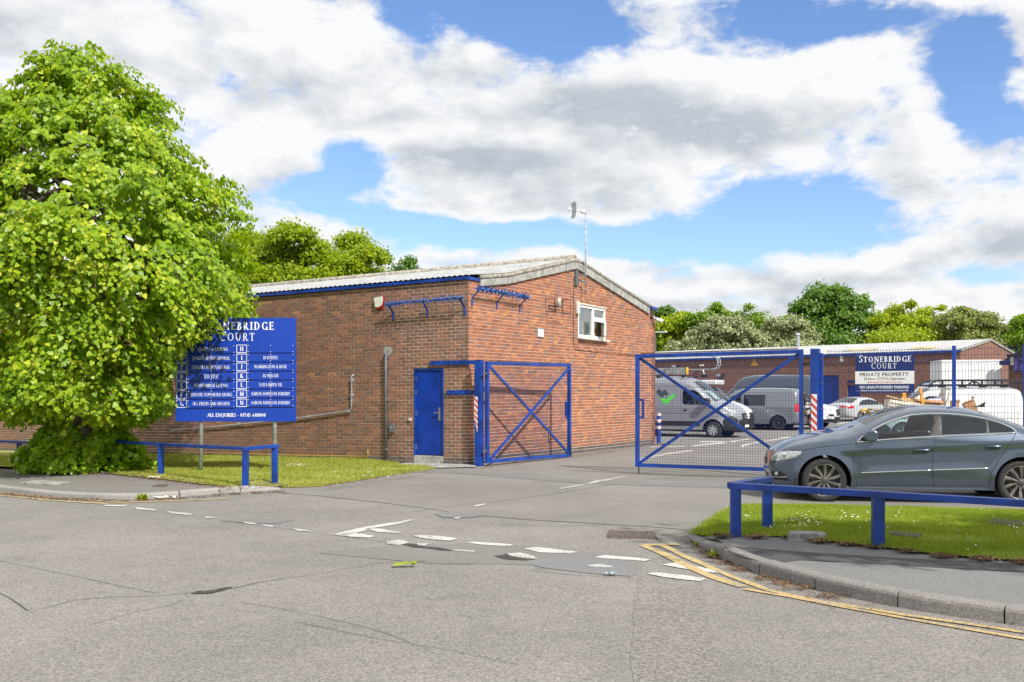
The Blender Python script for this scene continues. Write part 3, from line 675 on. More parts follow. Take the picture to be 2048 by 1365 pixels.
crumple('blue_wrapper', 1221, 1151, 0, .09, .05, .02, plain('blue_paper', (.3, .4, .5), .6), 'tiny pale blue wrapper on the road by the worn line', 'litter', 4)
crumple('white_cup', 24, 922, .09, .16, .1, .1, M_white, 'small white wrapper on the grass left of the shrub', 'litter', 5)
def weed(px, py, n, s, label, nm='weed', base=0.0):
    q = ground_at(px, py, base); V = []; T = []
    for i in range(n):
        a = random.uniform(0, 6.28); l = s * random.uniform(.5, 1.1); e = random.uniform(.2, 1.1); d = Vector((math.cos(a) * math.cos(e), math.sin(a) * math.cos(e), math.sin(e))); sd = d.cross(Vector((0, 0, 1))).normalized() * l * .22
        b0 = q + Vector((random.gauss(0, s * .22), random.gauss(0, s * .14), 0)); m_ = b0 + d * l * .5; e_ = b0 + d * l; k = len(V)
        V += [tuple(b0), tuple(m_ + sd), tuple(e_), tuple(m_ - sd)]; T.append((k, k + 1, k + 2, k + 3))
    tag(raw_mesh(nm, np.array(V), np.array(T), M_bladeR), label, 'weed')
weed(1427, 1114, 30, .11, 'leafy green weed growing at the foot of the right kerb')
weed(1395, 1092, 24, .06, 'small dry weed at the low end of the right kerb')
weed(285, 1000, 90, .12, 'low green weed clump in the gutter against the left kerb')
# ================================================================== MAIN BRICK BUILDING
C0 = Vector((-.95, 21.72, 0)); E0 = Vector((4.42, 31.1, 0))
dR = (E0 - C0); LR = dR.length; dR.normalize(); dL = Vector((-dR.y, dR.x, 0)); nR = Vector((dR.y, -dR.x, 0)); nL = Vector((-dR.x, -dR.y, 0))
LL = 30.0; UP = Vector((0, 0, 1))
KL = 0.0142 * .868                                    # the ground and the courses fall gently along the left wall
zL0 = lambda s: -KL * s
def PL(px, py): return on_plane(px, py, C0, dL)
def PR(px, py): return on_plane(px, py, C0, dR)
bld = thing('brick_building', C0, 'long red brick workshop with blue trim, blue door and grey sheet roof', 'building')
ZG = 4.06
# brick rows: z(row) on each wall
NR = 52; RH = (ZG + .02) / (NR + 2)
def rowz_L(r, s): return zL0(s) + r * RH
rise = (PR(1304, 620)[1] - ZG) / LR
def rowz_R(r, s): return r * (RH + rise * s / (NR + 2))
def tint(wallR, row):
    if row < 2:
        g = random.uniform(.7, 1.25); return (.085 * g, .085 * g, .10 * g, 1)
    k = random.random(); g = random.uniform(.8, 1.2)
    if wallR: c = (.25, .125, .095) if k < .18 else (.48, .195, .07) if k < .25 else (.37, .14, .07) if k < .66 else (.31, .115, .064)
    else: c = (.19, .108, .085) if k < .28 else (.34, .165, .085) if k < .32 else (.26, .12, .078) if k < .66 else (.20, .10, .07)  # left wall tones lowered, painting in the weaker grazing sun there
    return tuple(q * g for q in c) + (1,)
# openings in wall coordinates
def boxof(f, pts):
    q = [f(*p) for p in pts]; return min(a[0] for a in q), max(a[0] for a in q), min(a[1] for a in q), max(a[1] for a in q)
dl = PL(828, 914); dr_ = PL(887, 916); DOOR = (dr_[0], dl[0], .17, PL(857, 737.5)[1])
w0 = PR(1156, 675); w1 = PR(1210.5, 681); WT = PR(1156, 608.5)[1]; WIN = (w0[0], w1[0], (w0[1] + w1[1]) / 2 + .01, WT)
# gable outline (under the barge boards)
eaveL = PR(958, 572); b2 = PR(1013, 566.5); ap = PR(1150.6, 536.5); eaveR = PR(1296, 627.5)
gable = [(0, ZG), (eaveL[0] - .02, ZG), (eaveL[0], eaveL[1] + .15), (b2[0], b2[1] + .15), (ap[0], ap[1] + .12), (eaveR[0], eaveR[1] + .12), (eaveR[0] + .02, PR(1304, 620)[1]), (LR, PR(1304, 620)[1])]
def gz_top(s):
    return float(np.interp(s, [g[0] for g in gable], [g[1] for g in gable]))
# mortar wall slabs with real openings
def wall_slab(poly, hole, O, d, n, parent, name, depth=.3, rev=.12):
    V, T = sheet2d(poly, [hole] if hole else []); m = MB(); n = Vector(n)
    m.add([O + d * x + UP * z - n * .0075 for x, z in V], T[-1])
    ring = [O + d * x + UP * z - n * .009 for x, z in poly]; k = len(ring); m.add(ring + [q - n * depth for q in ring], [(i, (i + 1) % k, (i + 1) % k + k, i + k) for i in range(k)])
    if hole:
        ring = [O + d * x + UP * z - n * .009 for x, z in hole]; k = len(ring); m.add(ring + [q - n * rev for q in ring], [(i, (i + 1) % k, (i + 1) % k + k, i + k) for i in range(k)])
    m.add([O + d * x + UP * z - n * depth for x, z in V] if not hole else [O + d * x + UP * z - n * depth for x, z in poly], T[-1] if not hole else [tuple(range(len(poly)))])
    return m.build(name, M_mortar, parent)
rect = lambda b: [(b[0], b[2]), (b[1], b[2]), (b[1], b[3]), (b[0], b[3])]
polyWL = [(.0085, 0), (.0085, ZG), (LL, ZG + zL0(LL)), (LL, zL0(LL) - .2)]
wallL = wall_slab(polyWL, rect(DOOR), C0, dL, nL, bld, 'wall')
polyWR = [(.0085, -.1), (LR, -.1)] + gable[::-1][:-1] + [(.0085, ZG)]
wallR = wall_slab(polyWR, None, C0, dR, nR, bld, 'wall')
# punch the window by rebuilding the right wall with its hole
bpy.data.objects.remove(wallR); wallR = wall_slab(polyWR, rect(WIN), C0, dR, nR, bld, 'wall')
# far walls so the building is closed
m = MB(); B1 = C0 + dL * LL; B2 = B1 + dR * LR; B3 = E0
for a, b in ((B1, B2), (B2, B3)):
    m.beam(a + UP * 2, b + UP * 2, .3, 4.1)
m.build('wall', M_brick if False else plain('rear_brick', (.2, .085, .055), .9), bld)
VAR = []                                              # shared single-brick meshes
def brick_mesh(i, right):
    me = bpy.data.meshes.new('brick'); hx, hz = .1055, .0307; t = .014; r = .0015
    vs = [(-hx, -t, -hz), (hx, -t, -hz), (hx, -t, hz), (-hx, -t, hz), (-hx + r, 0, -hz + r), (hx - r, 0, -hz + r), (hx - r, 0, hz - r), (-hx + r, 0, hz - r)]
    me.from_pydata(vs, [], [(4, 5, 6, 7), (0, 1, 5, 4), (1, 2, 6, 5), (2, 3, 7, 6), (3, 0, 4, 7)])
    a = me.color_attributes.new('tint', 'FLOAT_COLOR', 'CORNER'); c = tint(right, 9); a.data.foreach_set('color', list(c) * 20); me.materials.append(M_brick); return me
VARS = {False: [brick_mesh(i, False) for i in range(12)], True: [brick_mesh(i, True) for i in range(12)]}
singles = []
def lay(right):
    O, d, n, rz = (C0, dR, nR, rowz_R) if right else (C0, dL, nL, rowz_L)
    L = LR if right else LL; m = MB(); m2 = MB(); hole = WIN if right else DOOR
    rows = 75 if right else NR + 2; bl = .225; g = .0070
    for r in range(rows):
        off = (0 if (r % 2) ^ (0 if right else 1) else -bl / 2)
        zc = rz(r + .5, L * .3)
        s = off
        while s < L:
            a, b = max(s + g, .0), min(s + bl - g, L); s += bl
            if b - a < .03: continue
            mid = (a + b) / 2; z0, z1 = rz(r, mid) + g, rz(r + 1, mid) - g
            if r == 0: z0 -= .12
            if right and z1 > gz_top(mid) + .02: continue
            parts = [(a, b)]
            if z1 > hole[2] + .02 and z0 < hole[3] - .02 and b > hole[0] and a < hole[1]:
                parts = []
                if a < hole[0] - .02: parts.append((a, hole[0] - .003))
                if b > hole[1] + .02: parts.append((hole[1] + .003, b))
            for (a_, b_) in parts:
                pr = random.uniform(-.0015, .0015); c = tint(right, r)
                corner = (a == 0.0 and not s - bl > 0)
                P0 = O + d * ((a_ + b_) / 2) + UP * ((z0 + z1) / 2) + n * pr
                u = CX + F * P0.x / P0.y; v = CY - F * (P0.z - EYE) / P0.y
                full = abs((b_ - a_) - (bl - 2 * g)) < .002 and r >= 2 and 0 < u < 2048
                size = (F / P0.y) ** 2 * abs(Vector((P0.x, P0.y, 0)).normalized().dot(n))
                A = [O + d * q + UP * (z + (rz(r, q) - rz(r, mid))) for q, z in ((a_, z0), (b_, z0), (b_, z1), (a_, z1))]
                Fq = [p + n * pr for p in A]; Bq = [p - n * .014 for p in A]
                rec = (size, right, P0, Bq + Fq, c, r)
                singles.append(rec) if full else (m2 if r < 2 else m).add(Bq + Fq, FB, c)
    return m, m2
FB = [(4, 5, 6, 7), (0, 1, 5, 4), (1, 2, 6, 5), (2, 3, 7, 6), (3, 0, 4, 7)]
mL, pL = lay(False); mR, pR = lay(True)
# bricks hidden behind the gate post, door arms and signs are not worth a part each
def covered(u, v): return (320 < u < 598 and 630 < v < 846) or (944 < u < 1000 and 720 < v < 940) or (862 < u < 950 and 720 < v < 733) or u < 340
singles.sort(key=lambda q: -q[0]); cnt = 0
for size, right, P0, vs, c, r in singles:
    u = CX + F * P0.x / P0.y; v = CY - F * (P0.z - EYE) / P0.y
    lim = cnt < 300
    if lim and not covered(u, v) and (size > 0):
        me = random.choice(VARS[right]); o = bpy.data.objects.new('brick', me); COL.objects.link(o)
        d, n = (dR, nR) if right else (dL, nL); x = d if right else -d
        cen = sum((Vector(q) for q in vs[4:]), Vector()) / 4; z3 = UP
        xa = (Vector(vs[5]) - Vector(vs[4])).normalized(); xa = xa if right else -xa
        y3 = (-n); y3 = Vector((n.x, n.y, 0))
        Mx = Matrix(((xa.x, y3.x, 0, cen.x), (xa.y, y3.y, 0, cen.y), (xa.z, 0, 1, cen.z), (0, 0, 0, 1)))
        par = wallR if right else wallL; o.parent = par; o.matrix_local = WM[bld.name] @ Mx; cnt += 1
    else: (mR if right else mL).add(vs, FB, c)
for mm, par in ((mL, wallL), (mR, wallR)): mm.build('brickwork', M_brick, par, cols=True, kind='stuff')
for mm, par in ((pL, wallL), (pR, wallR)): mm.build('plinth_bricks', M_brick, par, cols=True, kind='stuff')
# blue fascia along the eave, returned round the corner
m = MB(); a = C0 + nL * .03 + UP * (ZG + .02) - dL * .02
m.beam(a, a + dL * LL + UP * zL0(LL), .07, .068); m.build('fascia', M_blue, bld, bevel=.004)
s1 = eaveL[0] - .01; m = MB(); m.beam(C0 + nR * .015 + UP * (ZG + .018) - dR * .045, C0 + nR * .015 + dR * s1 + UP * (ZG + .018), .05, .07); m.build('fascia', M_blue, bld, bevel=.004)
zc = PR(1304, 618)[1]; m = MB(); m.box(C0 + dR * (LR - .2) + nR * -.1 + UP * zc, (.5, .46, .09), Matrix((dR, nR, UP)).transposed()); m.build('fascia', M_blue, bld, bevel=.004)
# barge boards
def board(px, proud=.06, th=.05):
    q = [PR(*p) for p in px]; m = MB(); m.prism(q, C0 + nR * (proud), dR, UP, -th); return m.build('barge_board', M_conc, bld, bevel=.004)
board([(957.8, 573), (1012.2, 568.4), (1011.2, 553.6), (957.2, 555.5)]); board([(1013, 568.4), (1129.2, 542.5), (1127.6, 528.8), (1012.3, 553.6)])
board([(1129.8, 542.4), (1150.4, 537.8), (1150.4, 524), (1128.4, 528.6)]); board([(1150.9, 537.8), (1296, 628.7), (1297, 617.6), (1162, 529.6), (1150.9, 524)])
# roof sheets: corrugated, both slopes
def zapex_line():
    top = [PR(957, 553), PR(1012, 550), PR(1149, 519.5), PR(1160, 525), PR(1298, 613)]; return top
rt = zapex_line(); sm = rt[2][0]
def roof_slope(s_pts, n_al, name):
    m = MB(); amp = .010; pitch = .146; nu = int(LL / (pitch / 6)); vs = []
    nu = min(nu, 1250)
    for i in range(nu + 1):
        t = -.08 + (LL + .08) * i / nu; w = amp * math.sin(2 * math.pi * t / pitch)
        for s, z in s_pts: vs.append(C0 + dL * t + dR * s + UP * (z + w + zL0(t) + .02))
    k = len(s_pts); m.add(vs, [(i * k + j, (i + 1) * k + j, (i + 1) * k + j + 1, i * k + j + 1) for i in range(nu) for j in range(k - 1)])
    return m.build(name, M_roof, bld, smooth=True)
eL = (-.05, ZG + .068)
roof_slope([eL, (rt[0][0], rt[0][1] + .02), (rt[1][0], rt[1][1] + .02), (sm - .05, rt[2][1])], None, 'roof')
roof_slope([(sm + .05, rt[2][1]), (rt[4][0], rt[4][1]), (LR + .12, rt[4][1] - .12)], None, 'roof')
m = MB(); m.tube([C0 + dR * s + nR * .03 + UP * z for s, z in [(rt[0][0], rt[0][1] - .02), (rt[1][0], rt[1][1] - .01), (rt[2][0] - .2, rt[2][1] - .05), (rt[2][0], rt[2][1] - .02), (rt[3][0], rt[3][1]), (rt[4][0], rt[4][1] - .03)]], .06, 10); m.build('verge_roll', M_roofmoss, bld, smooth=True)
m = MB(); m.tube([C0 + dR * sm + UP * (rt[2][1] + zL0(t) + .03) + dL * t for t in (-.02, 10, 20, 30)], .1, 10); m.build('ridge_capping', M_roofmoss, bld, smooth=True)
# door
s0, s1_, z0, z1 = DOOR; inn = -nL * .035
def FL(s, z, out=0.0): return C0 + dL * s + UP * z + nL * out
ML_ = Matrix((-dL, nL, UP)).transposed()              # x to the right as seen, y outwards
m = MB()
for a, b in ((FL(s0 + .02, (z0 + z1) / 2, -.03), (.04, .07, z1 - z0)), (FL(s1_ - .02, (z0 + z1) / 2, -.03), (.04, .07, z1 - z0)), (FL((s0 + s1_) / 2, z1 - .02, -.03), (s1_ - s0 - .08, .07, .04))): m.box(a, b, ML_)
m.build('door_frame', M_blue, bld)
door = MB().box(FL((s0 + s1_) / 2, (z0 + z1) / 2 - .01, -.045), (s1_ - s0 - .085, .045, z1 - z0 - .05), ML_).build('door', M_bluedoor, bld, bevel=.003)
hs = s0 + .12; zz = PL(877, 826)[1]
m = MB(); m.box(FL(hs, zz - .03, -.012), (.05, .02, .29), ML_); m.box(FL(hs + .06, zz, .03), (.15, .018, .022), ML_); m.box(FL(hs, zz, .01), (.022, .05, .022), ML_); m.build('door_handle', M_steel, door, bevel=.004)
for py in (758, 785, 827, 894): MB().box(FL(s1_ - .05, PL(830, py)[1], -.012), (.02, .02, .11), ML_).build('hinge', M_steel, door)
MB().box(FL((s0 + s1_) / 2, .072, -.085), (s1_ - s0 - .01, .2, .19), ML_).build('door_step', M_conc, bld, bevel=.008)
MB().box(FL((s0 + s1_) / 2, z1 + .004, .0), (s1_ - s0, .03, .012), ML_).build('lintel_strip', M_darkgrey, bld)
# window
MR_ = Matrix((dR, nR, UP)).transposed()
def FR(s, z, out=0.0): return C0 + dR * s + UP * z + nR * out
s0, s1_, z0, z1 = WIN; smul = PR(1186.5, 645)[0]; ztr = PR(1198, 640.5)[1]
wf = MB()
for c, sz in ((FR((s0 + s1_) / 2, z1 - .035, -.03), (s1_ - s0, .07, .07)), (FR((s0 + s1_) / 2, z0 + .035, -.03), (s1_ - s0, .07, .07)), (FR(s0 + .03, (z0 + z1) / 2, -.03), (.06, .068, z1 - z0 - .14)),
              (FR(s1_ - .035, (z0 + z1) / 2, -.03), (.07, .068, z1 - z0 - .14)), (FR(smul, (z0 + z1) / 2, -.03), (.11, .066, z1 - z0 - .14)), (FR((smul + s1_) / 2, ztr, -.03), (s1_ - smul - .125, .064, .12))): wf.box(c, sz, MR_)
win = wf.build('window', M_white, bld, bevel=.004)
MB().box(FR((s0 + smul) / 2, (z0 + z1) / 2, -.05), (smul - s0 - .1, .008, z1 - z0 - .13), MR_).build('pane', M_glass, win)
MB().box(FR((smul + s1_) / 2, (ztr + z1) / 2, -.05), (s1_ - smul - .12, .008, z1 - ztr - .12), MR_).build('pane', M_glass, win)
# open casement, hinged at its right edge
hinge = FR(s1_ - .07, 0, .0); ang = R(27); cd = (-dR) * math.cos(ang) + nR * math.sin(ang); cw = (s1_ - smul) * .8; zb, zt = z0 + .08, ztr - .05
cn = cd.cross(UP); MC = Matrix((cd, cn, UP)).transposed(); m = MB()
for c, sz in ((cd * .03, (.06, .05, zt - zb)), (cd * (cw - .03), (.06, .05, zt - zb))): m.box(hinge + c + UP * (zb + zt) / 2, sz, MC)
for z in (zb + .03, zt - .03): m.box(hinge + cd * cw / 2 + UP * z, (cw - .12, .05, .06), MC)
cas = m.build('casement', M_white, win, bevel=.004); MB().box(hinge + cd * cw / 2 + UP * (zb + zt) / 2, (cw - .11, .008, zt - zb - .11), MC).build('pane', M_glass, win)
MB().box(FR((s0 + s1_) / 2 + .02, z0 - .035, .035), (s1_ - s0 + .12, .17, .045), MR_).build('window_sill', M_offwhite, bld, bevel=.006)
MB().box(FR((s0 + s1_) / 2, z1 + .015, .01), (s1_ - s0 + .03, .05, .03), MR_).build('window_head', M_offwhite, bld)
m = MB(); a, b = FR(s0 - .3, z0 - .8, -.31), FR(s1_ + .3, z1 + .4, -2.6); cc = (a + b) / 2; mm = MB(); mm.box(cc, (s1_ - s0 + .6, 2.28, z1 - z0 + 1.2), MR_)
mm.f = mm.f[:2] + mm.f[2:4][:0] + [mm.f[2], mm.f[4], mm.f[5]]; mm.c = mm.c[:5]; mm.build('room', M_room, bld)
m = MB(); p0, p1 = PR(1172, 664), PR(1178, 634); m.add([FR(p0[0] - .1, p0[1] - .1, -.4), FR(p0[0] + .18, p0[1] - .1, -.4), FR(p1[0] + .22, p1[1], -.42), FR(p1[0] + .05, p1[1] + .02, -.42)], [(0, 1, 2, 3)]); m.build('curtain', M_cream, bld)
m = MB(); m.box(FR(s0 + .25, z0 + .16, -.3), (.3, .2, .22), MR_); m.box(FR(s0 + .6, z0 + .12, -.32), (.25, .2, .14), MR_); m.build('box_on_sill', plain('pale_blue_box', (.35, .48, .55), .6), bld)
# pipes and cables
def pipe(nm, pts, r, mat, par=bld, n=10, rings=()):
    m = MB(); m.tube(pts, r, n); o = m.build(nm, mat, par, smooth=True)
    for q in rings:
        mm = MB(); i = q; a = Vector(pts[0]).lerp(Vector(pts[-1]), q); d = (Vector(pts[-1]) - Vector(pts[0])).normalized(); mm.tube([a - d * .02, a + d * .02], r * 1.35, n); mm.build('pipe_collar', mat, o)
    return o
q = lambda px, py, out=.06: FL(*PL(px, py), out)
pipe('downpipe', [q(775.5, 703, .0), q(775.5, 706, .07), q(775.5, 920, .07)], .031, M_greypipe, rings=(.06, .45, .9))
m = MB(); m.prism([(-.12, -.06), (-.04, -.13), (.05, -.12), (.13, -.02), (.12, .08), (-.1, .09)], FL(*PL(775.5, 701), .003), -dL, UP, -.004); m.build('mortar_smear', M_conc, bld)
pipe('conduit', [q(709, 750, .0), q(707.5, 751, .05), q(706, 754, .05), q(706, 772, .05), q(706, 800, .05), q(705.5, 816, .05), q(703, 821, .05), q(697, 822.5, .05), q(640, 831, .05), q(560, 841, .05), q(440, 853, .05), q(345, 861, .05)], .017, M_galv)
for px, py in ((706, 760), (706, 790), (700, 822), (620, 833.5), (480, 848)): MB().box(q(px, py, .04), (.075, .05, .07), ML_).build('pipe_bracket', M_galv, bld)
MB().box(q(786.5, 856, .05), (.115, .08, .2), ML_).build('switch_box', M_greypipe, bld, bevel=.008)
MB().box(q(786.5, 855, .095), (.05, .01, .05), ML_).build('switch', M_galv, bld)
pipe('yellow_cable', [q(340, 903.5, .03), q(480, 907.4, .03), q(560, 910, .03), q(640, 911.6, .03), q(737, 913.2, .03), q(737.4, 912, .03), q(737.4, 900, .03)], .008, M_yellow, n=5)
qr = lambda px, py, out=.03: FR(*PR(px, py), out)
pipe('alarm_cable', [qr(1147, 556, .01), qr(1146.5, 620, .01), qr(1146, 690, .01), qr(1150, 700, .01), qr(1200, 706, .01), qr(1280, 713, .01)], .006, M_black, n=4)
MB().box(q(821, 839, .02), (.06, .04, .06), ML_).build('junction_box', M_offwhite, bld)

# things fixed on the walls
def alarm():
    o = FL(*PL(760, 607), .0); t = thing('alarm_box', o, 'shield shaped white and red alarm box high on the left wall', 'alarm box')
    pw = [(-.122, .125), (.125, .15), (.13, .05), (.095, -.06), (.0, -.105), (-.09, -.09)]; pr = [(-.105, -.03), (-.06, -.13), (.04, -.155), (.09, -.11), (.13, .0), (.14, .14), (.12, .14), (.09, -.06), (-.09, -.09)]
    m = MB(); m.prism([(-.125, .12), (.14, .145), (.145, .0), (.095, -.12), (.04, -.165), (-.06, -.14), (-.11, -.03)], o, -dL, UP, .05); m.build('base', plain('alarm_red', (.33, .012, .012), .35), t, bevel=.01)
    m = MB(); m.prism(pw, o + nL * .058, -dL, UP, .018); m.build('cover', plain('alarm_cream', (.66, .68, .6), .4, var=.03), t, bevel=.006)
    m = MB(); c = o + nL * .066; X = -dL
    def bar(x, z, w, h): m.box(c + X * x + UP * z, (w, .004, h), ML_)
    bar(-.05, .05, .016, .1); m.lathe([(.014, 0), (.026, 0)], c + X * -.068 + UP * .025, nL, 14); m.build('letter', M_redrefl, t)
    m = MB(); m.box(c + X * -.012 + UP * .05, (.012, .004, .12), ML_); m.box(c + X * -.012 + UP * .06, (.04, .004, .01), ML_); m.build('letter', plain('print_blue', (.05, .15, .5), .5), t)
    m = MB(); m.box(c + X * .045 + UP * .05, (.018, .004, .06), ML_); m.lathe([(.0001, 0), (.013, 0)], c + X * .045 + UP * .1, nL, 12); m.lathe([(.0001, .0), (.013, 0)], c + X * .045 + UP * .005, nL, 12); m.build('letter', M_printred, t)
alarm()
M_spike = plain('razor_blue', (.02, .11, .4), .4, var=.5, scale=25, dirt=((.08, .25, .25), 18, .55, .8))
def spikes(f, nrm, d, px3, strip, label, seed):
    rnd = random.Random(seed); o = f(*px3[1][0]); t = thing('spike_barrier', o, label, 'spike barrier', 'rotating spike barriers on the walls')
    tips = []
    for base, bend in px3:
        a, b = f(*base, .012), f(*bend, .012); tip = b + nrm * .19 + UP * .2; tips.append(tip)
        m = MB(); m.beam(a, b + UP * .005, .045, .012, nrm); m.beam(b, tip, .045, .012, nrm.cross(UP).cross((tip - b).normalized())); br = m.build('bracket', M_blue, t)
        for k in (.2, .7): MB().lathe([(.0001, .012), (.009, .01), (.009, 0)], a.lerp(b, k) + nrm * .006, nrm, 6).build('bolt', M_steel, br)
    a, b = tips[0], tips[-1]; ax = (b - a).normalized(); a = a - ax * .05; b = b + ax * .05
    m = MB(); m.tube([a, a.lerp(b, .5), b], .016, 6); m.build('rod', M_blue, t)
    n = int((b - a).length / .105)
    for i in range(n + 1):
        c = a.lerp(b, i / n); m = MB(); ph = rnd.uniform(0, 6); x = ax.orthogonal().normalized(); y = ax.cross(x); big = 1.0 if i % 2 == 0 else .72
        for k in range(6):
            an = ph + k * math.pi / 3 + rnd.uniform(-.15, .15); r = .125 * big * rnd.uniform(.8, 1.1); e = (x * math.cos(an) + y * math.sin(an)); sd = ax * (.02 + .012 * (k % 2)) * (1 if k % 2 else -1); w = (y * math.cos(an) - x * math.sin(an)) * .012
            m.add([c - w + e * .01, c + w + e * .01, c + e * r * .6 + w * 1.1 + sd, c + e * r + sd * 1.6, c + e * r * .6 - w * 1.1 + sd], [(0, 1, 2, 3, 4)])
            m.add([c + e * r * .55 + sd, c + e * r * .7 + sd + ax * .03, c + e * r * .5 + sd * .5 + ax * .012], [(0, 1, 2)])
        m.lathe([(.02, -.03), (.026, 0), (.02, .03)], c, ax, 8); m.build('spike_wheel', M_spike, t)
fl = lambda px, py, out=0.0: FL(*PL(px, py), out)
fr = lambda px, py, out=0.0: FR(*PR(px, py), out)
spikes(fl, nL, dL, [((787, 642), (787.5, 628)), ((855, 635), (855, 621)), ((930, 632), (929.5, 616))], None, 'blue spiked security roller high on the left wall above the door', 3)
spikes(fr, nR, dR, [((943.5, 612), (943.5, 597)), ((993, 619), (993.5, 605)), ((1039, 625), (1039.5, 612))], None, 'blue spiked security roller on the gable wall beside the corner', 5)
def plate():
    o = fr(1080, 666); t = thing('wall_plate', o, 'small white framed blank notice plate on the gable wall', 'notice')
    MB().box(o + nR * .012, (.30, .02, .19), MR_).build('panel', M_white, t); m = MB()
    for c, s in (((0, .1), (.33, .03, .014)), ((0, -.1), (.33, .03, .014)), ((.158, 0), (.014, .03, .186)), ((-.158, 0), (.014, .03, .186))): m.box(o + dR * c[0] + UP * c[1] + nR * .014, s, MR_)
    m.build('frame', M_galv, t)
plate()
def caged_lamp():
    o = fr(1097, 612); t = thing('wall_light', o, 'white bulkhead light inside a black wire cage on the gable wall', 'wall light')
    m = MB(); m.tube([o, o + nR * .05 + dR * .02, o + nR * .12 + dR * .25 - UP * .01, o + nR * .14 + dR * .3 + UP * .02], .018, 8); m.build('arm', M_black, t)
    m = MB(); c = o + nR * .14 + dR * .3 + UP * .12; m.lathe([(.0001, -.11), (.05, -.1), (.055, .08), (.04, .1), (.0001, .1)], c, UP, 14); m.build('lamp', M_offwhite, t, smooth=True)
    A = [fr(1091, 598), fr(1091, 624), fr(1124, 628), fr(1124, 601)]; m = MB()
    for a, b in ((A[0], A[1]), (A[1] + nR * .25, A[2] + nR * .25), (A[0] + nR * .25, A[3] + nR * .25), (A[2], A[3]), (A[0], A[0] + nR * .25), (A[1], A[1] + nR * .25), (A[2], A[2] + nR * .25), (A[3], A[3] + nR * .25), (A[0] + nR * .25, A[1] + nR * .25), (A[2] + nR * .25, A[3] + nR * .25), (A[0].lerp(A[3], .5) + nR * .25, A[1].lerp(A[2], .5) + nR * .25)): m.tube([a, b], .007, 5)
    m.build('cage', M_black, t)
caged_lamp()
def bell():
    o = fr(1152.5, 616); t = thing('alarm_siren', o, 'cream rectangular alarm siren box against the left edge of the window', 'alarm box')
    MB().box(o + nR * .045, (.15, .09, .34), MR_).build('case', M_offwhite, t, bevel=.02); MB().box(o + nR * .092 + dR * .03 + UP * -.02, (.05, .004, .16), MR_).build('label_print', plain('faded_blue', (.3, .45, .6), .5), t)
bell()
def cctv():
    o = fr(1302, 634); t = thing('security_camera', o, 'small white bullet camera on a black base at the far gable corner', 'camera')
    MB().lathe([(.0001, .05), (.07, .045), (.08, 0)], o + nR * .01, nR, 16).build('base', M_black, t, smooth=True)
    m = MB(); m.tube([o + nR * .06, o + nR * .12 + dR * .12 - UP * .06], .02, 8); m.build('arm', M_white, t)
    m = MB(); a = o + nR * .12 + dR * .10 - UP * .06; b = a + nR * .16 + dR * .16 - UP * .07; m.tube([a, b], .055, 14); m.build('body', M_white, t, smooth=False, bevel=.01)
    m = MB(); m.tube([b, b + (b - a).normalized() * .015], .04, 12); m.build('lens', M_black, t)
cctv()
def antenna():
    base = fr(1160.5, 590, .16); top = base.copy(); top.z = EYE + (CY - 424) / F * base.y
    t = thing('antenna_mast', base, 'thin grey antenna mast with a square mesh dish above the gable peak', 'antenna')
    m = MB(); m.tube([base, base.lerp(top, .5), top], [.022, .02, .017], 10); p = m.build('pole', M_galv, t, smooth=True)
    for k in np.linspace(.06, .98, 11): c = base.lerp(top, k); MB().tube([c - UP * .012, c + UP * .012], .026, 10).build('pole_band', M_galv, p)
    MB().box(fr(1150.5, 556, .03), (.14, .06, .42), MR_).build('wall_bracket', M_greypipe, t); m = MB()
    for py in (549, 563): m.beam(fr(1151, py, .05), Vector((base.x, base.y, fr(1151, py).z)), .03, .03)
    m.build('bracket_arm', M_greypipe, t)
    c = top - UP * .02; L = Vector((-1, -.25, 0)).normalized(); sd = UP.cross(L); m = MB(); dish = c + L * .27 + UP * .06; n = 9
    vs = []
    for i in range(n):
        for j in range(n):
            a, b = (i / (n - 1) - .5) * .38, (j / (n - 1) - .5) * .42; vs.append(dish + sd * a * 1.0 + UP * b + L * (.8 * (a * a + b * b)) + L * .02 + UP * a * .0)
    m.add(vs, [(i * n + j, (i + 1) * n + j, (i + 1) * n + j + 1, i * n + j + 1) for i in range(n - 1) for j in range(n - 1)]); o = m.build('dish', M_galv, t, smooth=True)
    md = o.modifiers.new('s', 'SOLIDIFY'); md.thickness = .006
    m = MB(); m.tube([c, dish, dish + L * .17], .02, 8); m.lathe([(.0001, -.03), (.045, -.02), (.045, .03), (.0001, .04)], dish + L * .17, L, 12); m.lathe([(.0001, -.05), (.06, -.04), (.06, .04), (.0001, .05)], c + L * .08 + UP * .02, UP, 12); m.build('feed', M_white, t, smooth=True)
antenna()
# ================================================================== GATES, POSTS, FENCE, RAILS, SIGNS
def V3(x, y, z): return Vector((x, y, z))
def wires(m, a, b, zb_a, zb_b, zt_a, zt_b, step, r, horiz=None, inset=0.0):
    L = (b - a).length; n = int(L / step); d = (b - a) / L; s3 = d.cross(UP)
    def bar(p, q):
        dd = (q - p).normalized(); e1 = dd.cross(s3).normalized() * r; e2 = s3 * r
        m.add([p + e1, p + e2, p - e1, p - e2, q + e1, q + e2, q - e1, q - e2], [(0, 1, 5, 4), (1, 2, 6, 5), (2, 3, 7, 6), (3, 0, 4, 7)])
    for i in range(1, n):
        f = i * step / L; p = a.lerp(b, f); bar(V3(p.x, p.y, zb_a + (zb_b - zb_a) * f), V3(p.x, p.y, zt_a + (zt_b - zt_a) * f))
    hs = horiz or np.arange(.05, (zt_a - zb_a), step)
    for h in hs:
        k = h / (zt_a - zb_a); o = s3 * (r * 1.6)
        bar(V3(a.x, a.y, zb_a + (zt_a - zb_a) * k) + o, V3(b.x, b.y, zb_b + (zt_b - zb_b) * k) + o)
